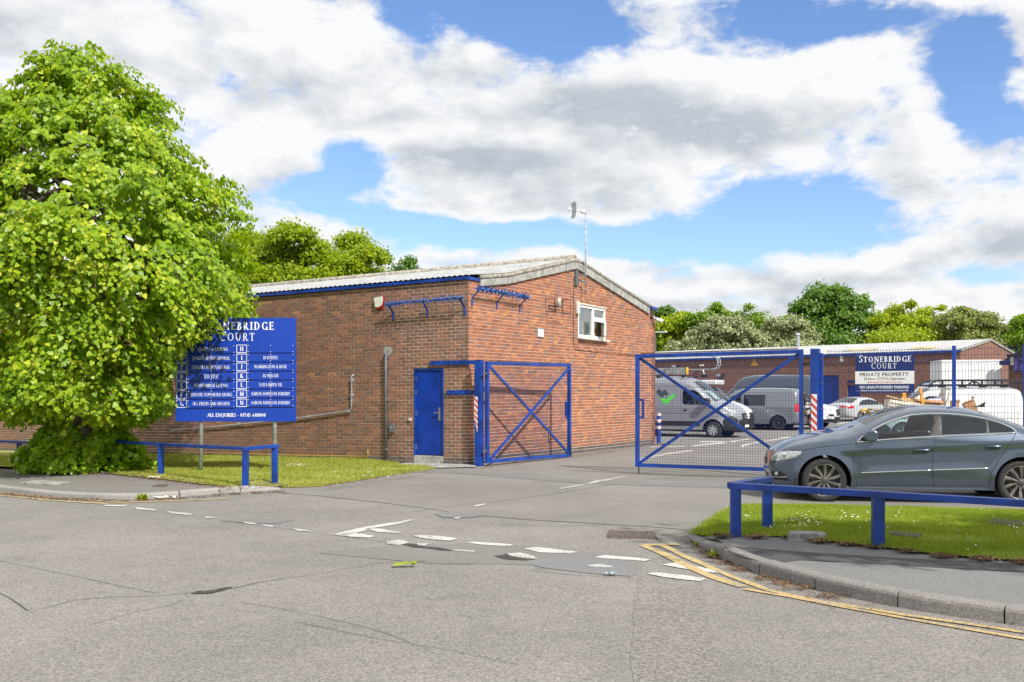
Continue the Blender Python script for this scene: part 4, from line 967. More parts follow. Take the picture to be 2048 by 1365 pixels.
def gate(a, b, za, zb, zta, ztb, label, latch_side, latch_out, brace_top_first=True):
    """a: hinge foot, b: free foot (plan); za.. bottom and top heights at each end."""
    t = thing('mesh_gate', V3(a.x, a.y, 0), label, 'gate', 'blue mesh gates of the yard')
    A0, A1, B0, B1 = V3(a.x, a.y, za), V3(a.x, a.y, zta), V3(b.x, b.y, zb), V3(b.x, b.y, ztb)
    d = (b - a); d.z = 0; L = d.length; d.normalize(); nn = d.cross(UP); w = .075
    for nm, p, q in (('hinge_stile', A0 + d * .04, A1 + d * .04), ('free_stile', B0 - d * .04, B1 - d * .04)): MB().beam(p, q, .08, w, d).build(nm, M_blue, t, bevel=.003)
    for nm, p, q in (('top_rail', A1 - UP * .04 + d * .08, B1 - UP * .04 - d * .08), ('bottom_rail', A0 + UP * .035 + d * .08, B0 + UP * .035 - d * .08)): MB().beam(p, q, w, .07).build(nm, M_blue, t, bevel=.003)
    MB().beam(A1 + UP * .012 + d * .1 + nn * .02, B1 + UP * .012 - d * .1 + nn * .02, .03, .022).build('rusty_cap', plain('rusted_edge', (.12, .07, .05), .9, var=.5, scale=12), t)
    for p, q, o in ((A1 - UP * .08 + d * .08, B0 + UP * .08 - d * .08, .012), (B1 - UP * .08 - d * .08, A0 + UP * .08 + d * .08, .046)): MB().beam(p + nn * (o), q + nn * (o), .032, .058, nn.cross((q - p).normalized())).build('brace', M_blue, t, bevel=.002)
    m = MB(); off = -nn * .042; wires(m, a + off + d * .06, b + off - d * .06, za + .02, zb + .02, zta - .02, ztb - .02, .05, .0022); m.build('wire_mesh', M_navywire, t, kind='stuff')
    # latch box on the free stile
    zc = za + (zta - za) * .52; c0 = B0 * 1; c0.z = zc - .02; m = MB(); s = latch_side; W_, H_ = .17, .34
    for (x, z, ww, hh) in ((W_ / 2, H_ / 2, W_, .04), (W_ / 2, -H_ / 2, W_, .04), (W_ - .02, 0, .04, H_ - .04), (.02, 0, .03, H_ - .04)): m.box(c0 + d * (s * x - (0.0 if s > 0 else 0)) + UP * z + nn * latch_out, (ww, .05, hh), Matrix((d, nn, UP)).transposed())
    m.build('latch_box', M_blue, t, bevel=.003)
    g0 = gz(b.x, b.y); MB().tube([V3(b.x, b.y, g0) - d * .05 + nn * .06, V3(b.x, b.y, zb + .3) - d * .05 + nn * .06], .012, 8).build('drop_bolt', M_darkgrey, t)
    for k in (.12, .88): z = za + (zta - za) * k; MB().box(V3(a.x, a.y, z) - d * .045, (.11, .04, .04), Matrix((d, nn, UP)).transposed()).build('hinge', M_rusty, t, bevel=.004)
    return t, d, nn
M_navywire = plain('blue_wire', (.012, .03, .13), .5, var=.2)
a = ground_at(972, 933); b = ground_at(1140, 915)
g1, d1, n1 = gate(a, b, EYE + (CY - 927) / F * a.y, EYE + (CY - 913.5) / F * b.y, EYE + (CY - 723) / F * a.y, EYE + (CY - 728) / F * b.y, 'open blue mesh gate folded back against the brick gable wall', -1, -.03)
m = MB(); pk = b - d1 * .06 + n1 * -.06; zz = EYE + (CY - 838) / F * b.y; m.box(V3(pk.x, pk.y, zz), (.05, .03, .06)); pl = m.build('padlock', M_offwhite, g1, bevel=.005)
m = MB(); m.tube([V3(pk.x, pk.y, zz + .03), V3(pk.x - .02, pk.y, zz + .1), V3(pk.x + .02, pk.y, zz + .12)], .007, 6); m.build('chain', M_darkgrey, pl)
a = V3(5.33, 18.2, 0); b = ground_at(1271, 948)
g2, d2, n2 = gate(a, b, .105, EYE + (CY - 934) / F * b.y, EYE + (CY - 699) / F * a.y, EYE + (CY - 709) / F * b.y, 'open blue mesh gate standing across the lane in front of the parked vans', -1, .0)
def post(px_l, px_r, foot, top, label, hz, grp, Y=None, kind=0):
    c = ground_at((px_l + px_r) / 2, foot) if Y is None else Vector((((px_l + px_r) / 2 - CX) / F * Y, Y, gz(((px_l + px_r) / 2 - CX) / F * Y, Y)))
    t = thing('gate_post', c, label, 'gate post', grp); zt = EYE + (CY - top) / F * c.y; w = (px_r - px_l) / F * c.y
    return t, c, zt, w
P1 = ground_at(958, 932.5); M30 = Matrix((dR, nR, UP)).transposed()
t = thing('gate_post', P1, 'blue square gate post at the corner of the brick building with a torn striped sticker', 'gate post', 'blue gate posts')
zt = EYE + (CY - 722) / F * P1.y; MX = Matrix((d1, n1, UP)).transposed()
yaw1 = math.atan2(dR.y, dR.x); MB().box(P1 + UP * zt / 2, (.15, .15, zt), M30).build('shaft', M_blue, t, bevel=.004)
MB().box(P1 + UP * (zt + .006), (.17, .17, .012), M30).build('cap', M_blue, t)
for px0, py0, py1, nm in ((862, 722.5, 731.5, 'upper_strap'), (895, 781, 790, 'lower_strap')):
    s, z = PL(px0, (py0 + py1) / 2); h = (py1 - py0) / F * 22; A = FL(s, z, .035); Bc = C0 + nL * .035 + UP * z - dL * .0; P_ = P1 + nL * .09 - C0 * 0; m = MB()
    end = FL(0, z, .035) - dL * .30; m.beam(A, end, .03, h); st = m.build(nm, M_blue, t, bevel=.003)
    m = MB(); m.beam(end + nR * -.02 , V3(P1.x, P1.y, z) + nL * .06, .03, h); m.build('strap_end', M_blue, t)
    for k in range(6 if nm[0] == 'u' else 5): MB().lathe([(.0001, .006), (.008, .004), (.008, 0)], A - dL * (.06 + k * .13) + nL * .016, nL, 6).build('bolt', M_steel, st)
def stripes(parent, O, ax, w, z0, z1, out, torn=False, n=7):
    """red and white diagonal reflective sticker, real flat strip on the post face"""
    m = MB(); H = z1 - z0; m.add([O + ax * 0 + UP * z0 + out, O + ax * w + UP * z0 + out, O + ax * w + UP * z1 + out, O + UP * z1 + out] if not torn else
          [O + ax * w * .75 + UP * z0 + out, O + ax * w + UP * z0 + out, O + ax * w + UP * z1 + out, O + UP * z1 + out, O + UP * (z0 + H * .4) + out], [(0, 1, 2, 3)] if not torn else [(0, 1, 2, 3, 4)])
    st = m.build('reflective_strip', M_white, parent); m = MB(); o2 = out * 1.25 if out.length else out; pitch = H / n
    for i in range(n):
        y = z1 - i * pitch; q = [(0, y), (w, y - w * 1.05), (w, y - w * 1.05 - pitch * .5), (0, y - pitch * .5)]
        q = [(x, min(z1, max(z0 + .004, z))) for x, z in q]
        if torn: q = [(max(x, w * .75 * max(0, (z0 + H * .4 - z) / (H * .4))), z) for x, z in q]
        m.add([O + ax * x + UP * z + o2 for x, z in q], [(0, 1, 2, 3)])
    m.build('stripe', M_redrefl, st)
stripes(t, P1 + nL * .077 + dL * .07 , -dL, .085, EYE + (CY - 863) / F * P1.y, EYE + (CY - 794) / F * P1.y, nL * .003, torn=True, n=6)
P2 = V3(5.50, 18.05, gz(5.5, 18.05)); fd = Vector((.868, -.497, 0)); fn = Vector((-.497, -.868, 0)); MF = Matrix((fd, fn, UP)).transposed()
t = thing('gate_post', P2, 'tall blue box gate post with a red and white striped strip behind the car bonnet', 'gate post', 'blue gate posts')
zt = EYE + (CY - 696) / F * P2.y; MB().box(P2 + UP * (zt / 2) + fd * .0, (.15, .15, zt), MF).build('shaft', M_blue, t, bevel=.004)
MB().box(P2 + UP * (zt - .08) / 2 + fd * .105 + fn * -.02, (.055, .05, zt - .08), MF).build('angle_strip', M_blue, t, bevel=.003)
stripes(t, P2 + fn * .077 - fd * .058, fd, .105, EYE + (CY - 905) / F * P2.y, EYE + (CY - 786.5) / F * P2.y, fn * .003, n=8)
for k in range(5): MB().lathe([(.0001, .012), (.01, .01), (.01, 0)], P2 + UP * (.4 + k * .45) + fd * .105 + fn * .006, fn, 6).build('bolt', M_steel, t)
m = MB(); m.tube([P2 + UP * (zt - .28) - fd * .08, P2 + UP * (zt - .25) - fd * .2], .018, 8); m.build('hinge_pin', M_darkgrey, t)
# welded mesh fence to the right
Fs = P2 + fd * .14 + fn * -.05; Fp = Vector((6.05 + 1.35, 16.85, 0)); 
def fence_at(px):
    u = (px - CX) / F; s = (u * Fs.y - Fs.x) / (fd.x - u * fd.y); return Fs + fd * s
t = thing('mesh_fence', Fs, 'blue welded mesh fence panel run behind the grey car with the private property sign', 'fence')
posts = [fence_at(1908), fence_at(2050), fence_at(2230)]
ztop = 2.36; 
for p in posts:
    z0 = gz(p.x, p.y); MB().box(V3(p.x, p.y, (z0 + ztop) / 2) , (.06, .06, ztop - z0), MF).build('fence_post', M_blue, t, bevel=.003)
ends = [Fs] + posts
for a, b in zip(ends[:-1], ends[1:]):
    m = MB(); d = (b - a).normalized(); o = -fn * .045
    wires(m, a + o + d * .02, b + o - d * .02, .03, .03, ztop - .02, ztop - .02, .05, .0026, horiz=[.1, .3, .5, .7, .9, 1.1, 1.3, 1.5, 1.7, 1.9, 2.05, 2.17, 2.28])
    for z in (.95, 2.11):                             # folded ribs that stiffen the panel
        for s in np.arange(.05, (b - a).length, .05):
            p = a + d * s + o; m.tube([p + UP * (z - .06), p + UP * z + fn * .035, p + UP * (z + .06)], .0026, 3, cap=False)
    m.build('wire_panel', M_navywire, t, kind='stuff')
# rails
def rail_thing(label, grp, postpx, railpts, w=.085, base=0.0, lz=None, rh=.055, rw=.1):
    """postpx: (px, base py, top py); railpts: px points of the rail's top edge with which post's depth"""
    foots = [ground_at(px, py, base) for px, py, ty in postpx]
    t = thing('knee_rail', foots[0], label, 'rail', grp); tops = []
    for (px, py, ty), q in zip(postpx, foots):
        zt = EYE + (CY - ty) / F * q.y - rh; tops.append(V3(q.x, q.y, zt + rh / 2)); h = zt - q.z + .03
        MB().box(V3(q.x, q.y, q.z - .03 + h / 2), (w, w, h), Matrix.Rotation(math.atan2(lz[1], lz[0]), 3, 'Z') if lz else None).build('post', M_blue, t, bevel=.004)
    return t, foots, tops
RR = 'blue knee rails beside the lane'
t, f3, tp = rail_thing('long blue knee rail on the right in front of the grey car', RR, [(1471, 1071, 966.5), (1756, 1093, 983), (2260, 1134, 1013)], None, .1, KH, (1, -.08))
e = (tp[1] - tp[0]).normalized(); tp[0] = tp[0] - e * .06
for i in (0, 1): MB().beam(tp[i], tp[i + 1] + (tp[i + 1] - tp[i]).normalized() * (.0 if i == 0 else 1.2), .11, .06).build('rail', M_blue, t, bevel=.004)
q = ground_at(1534.5, 1052, .1); hz = EYE + (CY - 953.5) / F * q.y - .06; MB().box(V3(q.x, q.y, q.z - .03 + (hz - q.z + .03) / 2), (.1, .1, hz - q.z + .03), Matrix.Rotation(R(-4), 3, 'Z')).build('post', M_blue, t, bevel=.004)
top2 = V3(q.x, q.y, hz + .03); dd = (top2 - tp[0]).normalized(); MB().beam(tp[0] + dd * .06 + UP * -.001, top2 + dd * .05, .11, .058).build('rail', M_blue, t, bevel=.004)
t, f1, tp1 = rail_thing('long blue knee rail on the left running from the shrub past the sign posts', RR, [(196, 941, 878), (322, 951, 886.5), (491, 972, 894.5), (549.5, 964, 889.5)], None, .085, .07, (1, -.25))
for i in range(3):
    a, b = tp1[i], tp1[i + 1]; d = (b - a).normalized(); ex = .06
    MB().beam(a - d * (ex if i == 0 else (.0 if i == 1 else -.055)), b + d * (ex if i != 0 else 0), .1, .055).build('rail', M_blue, t, bevel=.004)
t, f0, tp0 = rail_thing('short blue knee rail at the far left edge running into the shrub', RR, [(-160, 931, 875), (38.5, 935, 880.5)], None, .085, .07, (1, 0))
q = ground_at(110, 940, .07); d = (tp0[1] - tp0[0]).normalized(); MB().beam(tp0[0], V3(q.x, q.y, tp0[1].z), .1, .055).build('rail', M_blue, t, bevel=.004)
# bollard behind the gate
q = ground_at(1317.5, 889); t = thing('bollard', q, 'slim blue bollard with three red and white bands by the far gable corner', 'bollard')
hz = EYE + (CY - 826) / F * q.y; r = .07; m = MB(); m.lathe([(r, 0), (r, hz - .02), (r - .02, hz), (.0001, hz + .004)], q, UP, 18); m.build('shaft', M_blue, t, smooth=False)
for k, (y0, y1) in enumerate(((826.5, 832), (839, 845), (852, 858.5))):
    za, zb_ = EYE + (CY - y1) / F * q.y, EYE + (CY - y0) / F * q.y; m = MB(); m.lathe([(r + .003, za), (r + .003, zb_)], V3(q.x, q.y, 0), UP, 18); b_ = m.build('reflective_band', M_white, t)
    m = MB(); n = 18
    for j in range(0, n, 3):
        a0, a1 = 2 * math.pi * j / n, 2 * math.pi * (j + 1.5) / n; rr = r + .005; sh = .35
        m.add([V3(q.x + rr * math.cos(a), q.y + rr * math.sin(a), z) for a, z in ((a0, za), (a1, za), (a1 + sh, zb_), (a0 + sh, zb_))], [(0, 1, 2, 3)])
    m.build('stripe', M_redrefl, b_)
m = MB(); bq = ground_at(1307, 889.5); 
for _ in range(14): m.lathe([(.0001, .06), (.05, .03), (.03, 0)], (bq.x + random.uniform(-.05, .5), bq.y - .1 + random.uniform(-.2, .1), bq.z), (random.uniform(-.3, .3), random.uniform(-.3, .3), 1), 6)
tag(m.build('rubble', M_soil), kind='stuff')

# ------------------------------------------------------------------ lettering
T_, S_ = .15, .055
GL = {  # width, strokes; V stem, v thin upright, h thin bar, d diagonal (weight 1 thick, 0 thin), a arc, k serif tick
 'A': (.80, 'd .08 0 .40 1 0;d .72 0 .40 1 1;h .22 .60 .34;k .08 0;k .72 0'), 'B': (.62, 'V .16;a .30 .75 .20 .25 -90 90;a .30 .26 .26 .26 -90 90;h .16 .32 .97;h .16 .32 .52;h .16 .32 .03'),
 'C': (.76, 'a .42 .5 .36 .5 48 312;t .68 .72 1'), 'D': (.78, 'V .16;a .32 .5 .38 .5 -90 90;h .16 .34 .97;h .16 .34 .03'), 'E': (.60, 'V .16;h .16 .52 .97;h .16 .44 .52;h .16 .56 .03;t .52 .80 1;t .44 .42 .62;t .56 0 .2'),
 'F': (.56, 'V .16;h .16 .52 .97;h .16 .44 .52;t .52 .80 1;t .44 .42 .62'), 'G': (.80, 'a .42 .5 .36 .5 48 318;t .68 .72 1;V .68 0 .42'), 'H': (.82, 'V .16;V .66;h .16 .66 .52'), 'I': (.32, 'V .16'),
 'J': (.40, 'V .22 .1 1;a .08 .1 .14 .2 270 360'), 'K': (.74, 'V .16;d .20 .45 .62 1 0;d .30 .55 .66 0 1;k .62 1;k .66 0'), 'L': (.56, 'V .16;h .16 .52 .03;t .52 0 .22'), 'M': (.96, 'v .14 0 1;d .14 1 .48 0 1;d .48 0 .80 1 0;V .80;k .14 0'),
 'N': (.84, 'v .14 0 1;d .14 1 .70 0 1;v .70 0 1;k .14 0;k .70 1'), 'O': (.86, 'a .43 .5 .37 .5 0 360'), 'P': (.60, 'V .16;a .30 .73 .24 .27 -90 90;h .16 .32 .97;h .16 .32 .47'), 'Q': (.86, 'a .43 .5 .37 .5 0 360;d .45 .1 .8 -.2 1'),
 'R': (.72, 'V .16;a .30 .73 .24 .27 -90 90;h .16 .32 .97;h .16 .32 .47;d .32 .47 .62 0 1;k .64 0'), 'S': (.58, 'a .29 .75 .21 .25 40 250;a .29 .26 .23 .26 -140 90;t .47 .76 1;t .08 0 .24'), 'T': (.68, 'V .34;h .04 .64 .97;t .05 .78 1;t .63 .78 1'),
 'U': (.80, 'V .16 .3 1;v .62 .3 1;a .39 .32 .23 .32 180 360;k .62 1'), 'V': (.78, 'd .08 1 .40 0 1;d .70 1 .40 0 0;k .08 1;k .70 1'), 'W': (1.1, 'd .08 1 .34 0 1;d .55 1 .34 0 0;d .55 1 .80 0 1;d 1.02 1 .80 0 0;k .08 1;k 1.02 1'),
 'X': (.74, 'd .10 1 .64 0 1;d .62 1 .12 0 0;k .1 1;k .64 0'), 'Y': (.72, 'd .06 1 .36 .45 1;d .66 1 .36 .45 0;V .36 0 .46;k .06 1;k .66 1'), 'Z': (.64, 'h .08 .58 .97;d .58 1 .08 0 1;h .08 .58 .03'),
 '0': (.62, 'a .31 .5 .25 .5 0 360'), '1': (.36, 'V .18'), '4': (.62, 'V .42 0 1;d .40 1 .05 .3 0;h .05 .58 .28'), '5': (.56, 'h .12 .48 .97;v .14 .55 1;a .24 .32 .26 .32 -120 100'), '6': (.60, 'a .30 .32 .24 .32 0 360;d .10 .4 .5 1 0'),
 '7': (.56, 'h .06 .52 .97;d .52 1 .2 0 1'), '-': (.4, 'h .08 .32 .4;h .08 .32 .44'), '&': (.8, 'a .3 .75 .18 .24 0 360;a .32 .27 .26 .27 60 330;d .2 .62 .72 0 1'), "'": (.2, 't .1 .7 1'), ' ': (.36, ''), 's': (.44, 'a .22 .5 .14 .17 40 250;a .22 .19 .15 .19 -140 90')}
def serif_text(m, txt, h, O, X, nrm, weight=1.0, track=.06, serif=True):
    T, S = T_ * weight, S_ * (0.7 + .3 * weight) * (1.3 if weight > 1.15 else 1); x0 = 0; cnt = [0]
    def put(pts):
        cnt[0] += 1; e = nrm * (.0006 + .00004 * (cnt[0] % 40)); m.add([O + X * ((x0 + p[0]) * h) + UP * (p[1] * h) + e for p in pts], [tuple(range(len(pts)))])
    def rct(a, b, c, d): put([(a, b), (c, b), (c, d), (a, d)])
    for ch in txt:
        w, st = GL.get(ch, GL[' '])
        for s in filter(None, st.split(';')):
            q = s.split(); n = [float(v) for v in q[1:]]
            if q[0] == 'V' or q[0] == 'v':
                x = n[0]; lo, hi = (n[1], n[2]) if len(n) > 1 else (0, 1); tt = T if q[0] == 'V' else S * 1.2; rct(x - tt / 2, lo, x + tt / 2, hi)
                if serif:
                    if lo == 0 and q[0] == 'V': rct(x - tt / 2 - .09, 0, x + tt / 2 + .09, S * .8)
                    if hi == 1: rct(x - tt / 2 - .09, 1 - S * .8, x + tt / 2 + .09, 1)
            elif q[0] == 'h': rct(n[0], n[2] - S / 2, n[1], n[2] + S / 2)
            elif q[0] == 't': put([(n[0] - S * .5, n[1]), (n[0] + S * .6, n[1]), (n[0] + S * .6, n[2]), (n[0] - S * .5, n[2])])
            elif q[0] == 'k':
                if serif: rct(n[0] - .14, n[1] - (S * .8 if n[1] > .5 else 0), n[0] + .14, n[1] + (0 if n[1] > .5 else S * .8))
            elif q[0] == 'd':
                a, b = Vector(n[0:2]), Vector(n[2:4]); tt = (T if n[4] else S) * .5; e = tt / max(.35, abs((b - a).normalized().y)); put([(a.x - e, a.y), (a.x + e, a.y), (b.x + e, b.y), (b.x - e, b.y)])
            elif q[0] == 'a':
                cx_, cy_, rx, ry, a0, a1 = n; k = max(6, int(abs(a1 - a0) / 18))
                for i in range(k):
                    A, B_ = R(a0 + (a1 - a0) * i / k), R(a0 + (a1 - a0) * (i + 1) / k); pts = []
                    for an, sg in ((A, 1), (B_, 1), (B_, -1), (A, -1)):
                        tt = S + (T - S) * abs(math.cos(an)) ** 1.3; rr = (0 if sg > 0 else -tt); yy = (0 if sg > 0 else -(S + (tt - S) * .3)); pts.append((cx_ + (rx + rr) * math.cos(an), cy_ + (ry + yy) * math.sin(an)))
                    put(pts)
        x0 += w + track
    return (x0 - track) * h
def serif_width(txt, h, track=.06): return (sum(GL.get(c, GL[' '])[0] + track for c in txt) - track) * h
def letter(par, txt, xc, zb, h, O, X, nrm, mat, weight=1.0, fit=None, track=.06, anchor='c', serif=True):
    m = MB(); w = serif_width(txt, h, track)
    if fit:
        n = len(txt); base = sum(GL.get(c, GL[' '])[0] for c in txt) * h; track = (fit - base) / h / max(1, n - 1); w = fit
        if track < .01: k = fit / (base + .01 * (n - 1) * h); m2 = MB(); serif_text(m2, txt, h, Vector(), Vector((1, 0, 0)), Vector((0, 0, 0)), weight, .01, serif); e = 0; m.v = []; 
        if track < .01:
            for i, v in enumerate(m2.v): m.v.append(tuple(O + X * (xc - w / 2 + v[0] * k) + UP * (zb + v[2]) + nrm * (.0006 + .00004 * ((i // 4) % 40))))
            m.f = m2.f; m.c = m2.c; return m.build('lettering', mat, par)
    serif_text(m, txt, h, O + X * (xc - (w / 2 if anchor == 'c' else 0)) + UP * zb, X, nrm, weight, track, serif)
    return m.build('lettering', mat, par)
def sans(par, txt, xc, zb, size, O, X, nrm, mat, fit=None, bold=0.0):
    cu = bpy.data.curves.new('lettering', 'FONT'); cu.body = txt; cu.size = 1.0; cu.align_x = 'LEFT'; cu.offset = bold; cu.resolution_u = 3; cu.fill_mode = 'FRONT'
    o = bpy.data.objects.new('tmp', cu); COL.objects.link(o); dg = bpy.context.evaluated_depsgraph_get(); me = bpy.data.meshes.new_from_object(o.evaluated_get(dg)); bpy.data.objects.remove(o)
    xs_ = [v.co.x for v in me.vertices]; x0, x1 = min(xs_), max(xs_); k = size / .72; kx = (fit / (x1 - x0)) if fit else k; m = MB()
    m.add([O + X * (xc + (v.co.x - (x0 + x1) / 2) * kx) + UP * (zb + v.co.y * k) + nrm * .0008 for v in me.vertices], [tuple(p.vertices) for p in me.polygons]); return m.build('lettering', mat, par)
# ------------------------------------------------------------------ directory sign
qa, qb = ground_at(402, 943, .07), ground_at(549.5, 941, .07); Y0 = (qa.y + qb.y) / 2 - .07
SO = at(351, 843.5, Y0); X = Vector((1, .0, 0)); N = Vector((0, -1, 0)); K = Y0 / F
t = thing('directory_sign', V3((qa.x + qb.x) / 2, Y0 + .07, qa.z), 'large blue unit directory board on two grey poles partly hidden by the lime tree', 'sign')
Wd, Hd = (592 - 351) * K, (843.5 - 636) * K; SX = lambda px: (px - 351) * K; SZ = lambda py: (843.5 - py) * K
MB().box(SO + X * Wd / 2 + UP * Hd / 2 - N * .012, (Wd, .022, Hd)).build('board', M_bluesign, t, bevel=.002)
for q in (qa, qb):
    zt = SO.z + Hd - .1; MB().tube([q - UP * .02, V3(q.x, q.y, zt)], .042, 14).build('pole', M_galv, t, smooth=True)
face = SO + N * .001
letter(t, 'S', SX(400), SZ(660), .2, face, X, N, M_print, 1.2); letter(t, 'TONEBRIDGE', SX(482), SZ(660), .155, face, X, N, M_print, 1.2, fit=131 * K)
letter(t, 'C', SX(445.5), SZ(682), .19, face, X, N, M_print, .7); letter(t, 'OURT', SX(482), SZ(682), .155, face, X, N, M_print, .8, fit=55 * K)
left = ['CITREUS CATERING', 'STAGYES INTERNATIONAL', 'STAGYES INTERNATIONAL', 'TO LET', 'STONEBRIDGE METALS', 'ELEVATE SUPPORTED LIVING', "SK's FRESH AND FROZEN"]
right = ['', 'DJ EVENTS', 'WARRINGTON & ROSE', 'AU PRIVATE', 'VAYA IMPEX UK', 'AARON JOHNSON JOINERY', 'AARON JOHNSON JOINERY']
fitl = [59, 75, 75, 29, 68, 84, 74]; fitr = [0, 29, 65, 32, 46, 78, 78]
for i in range(7):
    yl = 699 + i * 18.15; yr = 698 + i * 18.0
    for L_, yc, x0, x1, px0, px1, tx, ft in (('ABCDEFG'[i], yl, 353.5, 373.5, 376, 470, left[i], fitl[i]), ('HIJKLMN'[i], yr, 473.5, 493.5, 495.5, 588, right[i], fitr[i])):
        m = MB(); a, b, c, d = SX(x0), SX(x1), SZ(yc + 7.5), SZ(yc - 7.5); w = .011
        for cc, sz in ((((a + b) / 2, c), (b - a, w)), (((a + b) / 2, d), (b - a, w)), ((a, (c + d) / 2), (w, d - c)), ((b, (c + d) / 2), (w, d - c))): m.box(face + X * cc[0] + UP * cc[1], (sz[0], .002 if sz[0] > sz[1] else .003, sz[1]))
        m.build('letter_frame', M_print, t)
        letter(t, L_, SX((x0 + x1) / 2), SZ(yc + 4.2), 8.4 * K, face, X, N, M_print, 1.25)
        pl = MB().box(face + X * SX((px0 + px1) / 2) + UP * SZ(yc) + N * .014, ((px1 - px0) * K, .026, 15.6 * K)).build('name_plate', M_bluesign, t, bevel=.002)
        pf = face + N * .0275
        if tx: letter(pl, tx, SX((px0 + px1) / 2 + (4 if i == 0 and px0 < 400 else 0)), SZ(yc + (3.6 if tx == 'TO LET' else 3)), (7.6 if tx == 'TO LET' else 6.3) * K, pf, X, N, M_print, 1.0, fit=ft * K)
        m = MB()
        for xx in (px0 + 1.5, (px0 + px1) / 2, px1 - 1.5):
            for yy in (yc - 6.5, yc + 6): m.lathe([(.0001, .003), (.007, .002), (.008, 0)], face + X * SX(xx) + UP * SZ(yy) + N * .027, N, 8)
        m.build('rivets', M_print, pl, kind='stuff')
letter(t, 'ALL ENQUIRIES - 07545 640000', SX(473), SZ(834), 7.0 * K, face, X, N, M_print, 1.3, fit=117 * K)
# ------------------------------------------------------------------ private property sign on the fence
pc = fence_at(1768); Y1 = pc.y - .12; X1 = fd; N1 = fn
O1 = Fs + fn * .02
def FS(px, py):
    u = (px - CX) / F; s = (u * O1.y - O1.x) / (fd.x - u * fd.y); Yp = O1.y + s * fd.y; return s, EYE + (CY - py) / F * Yp
sl_, zb1 = FS(1710.5, 784); sr_, zb2 = FS(1828.5, 784); zt1 = (FS(1710.5, 707)[1] + FS(1828.5, 705)[1]) / 2; zbm = (zb1 + zb2) / 2; Wd = sr_ - sl_; Hd = zt1 - zbm
SO = O1 + fd * sl_ + UP * zbm; t = thing('property_sign', SO, 'navy and white private property parking sign fixed to the mesh fence', 'sign')
MB().box(SO + fd * Wd / 2 + UP * Hd / 2 - fn * .006, (Wd, .012, Hd), MF).build('board', M_navy, t, bevel=.002)
face = SO + fn * .0008; z = lambda py: (784 - py) / 78.0 * Hd; x = lambda px: (px - 1710.5) / 118.0 * Wd
MB().box(face + fd * Wd / 2 + UP * (z(740.5) + z(766)) / 2, (Wd, .003, z(740.5) - z(766)), MF).build('white_panel', M_white, t)
kx = Wd / 118.0
letter(t, 'S', x(1722), z(722), .125, face, fd, fn, M_print, 1.15); letter(t, 'TONEBRIDGE', x(1775), z(722), .097, face, fd, fn, M_print, 1.25, fit=95 * kx)
letter(t, 'C', x(1748), z(735.5), .11, face, fd, fn, M_print, .7); letter(t, 'OURT', x(1774), z(735.5), .095, face, fd, fn, M_print, .75, fit=40 * kx)
f2 = face + fn * .0018
for txt, xc, zb_, sz, ft, mt, o_, bd in (('PRIVATE PROPERTY', 1769, 750.5, 7.4, 98, M_printblk, f2, .012), ('24 Hour CCTV In Operation', 1769, 758, 5.2, 82, M_printblk, f2, .012), ('TRESPASSERS WILL BE PROSECUTED', 1769, 764, 3.0, 71, M_printred, f2, .01),
                                       ('NO UNAUTHORISED PARKING', 1769, 775, 5.4, 98, M_print, face, .02), ('Vehicles & Contents Are Left Entirely At Owners Risk', 1769, 780.6, 3.1, 97, M_print, face, .012)):
    sans(t, txt, x(xc), z(zb_), sz / 78.0 * Hd, o_, fd, fn, mt, ft * kx, bd)
for sx_ in (.04, Wd - .04):
    for sz_ in (.03, Hd - .03): MB().lathe([(.0001, .003), (.007, .002), (.007, 0)], face + fd * sx_ + UP * sz_, fn, 8).build('screw', M_steel, t)
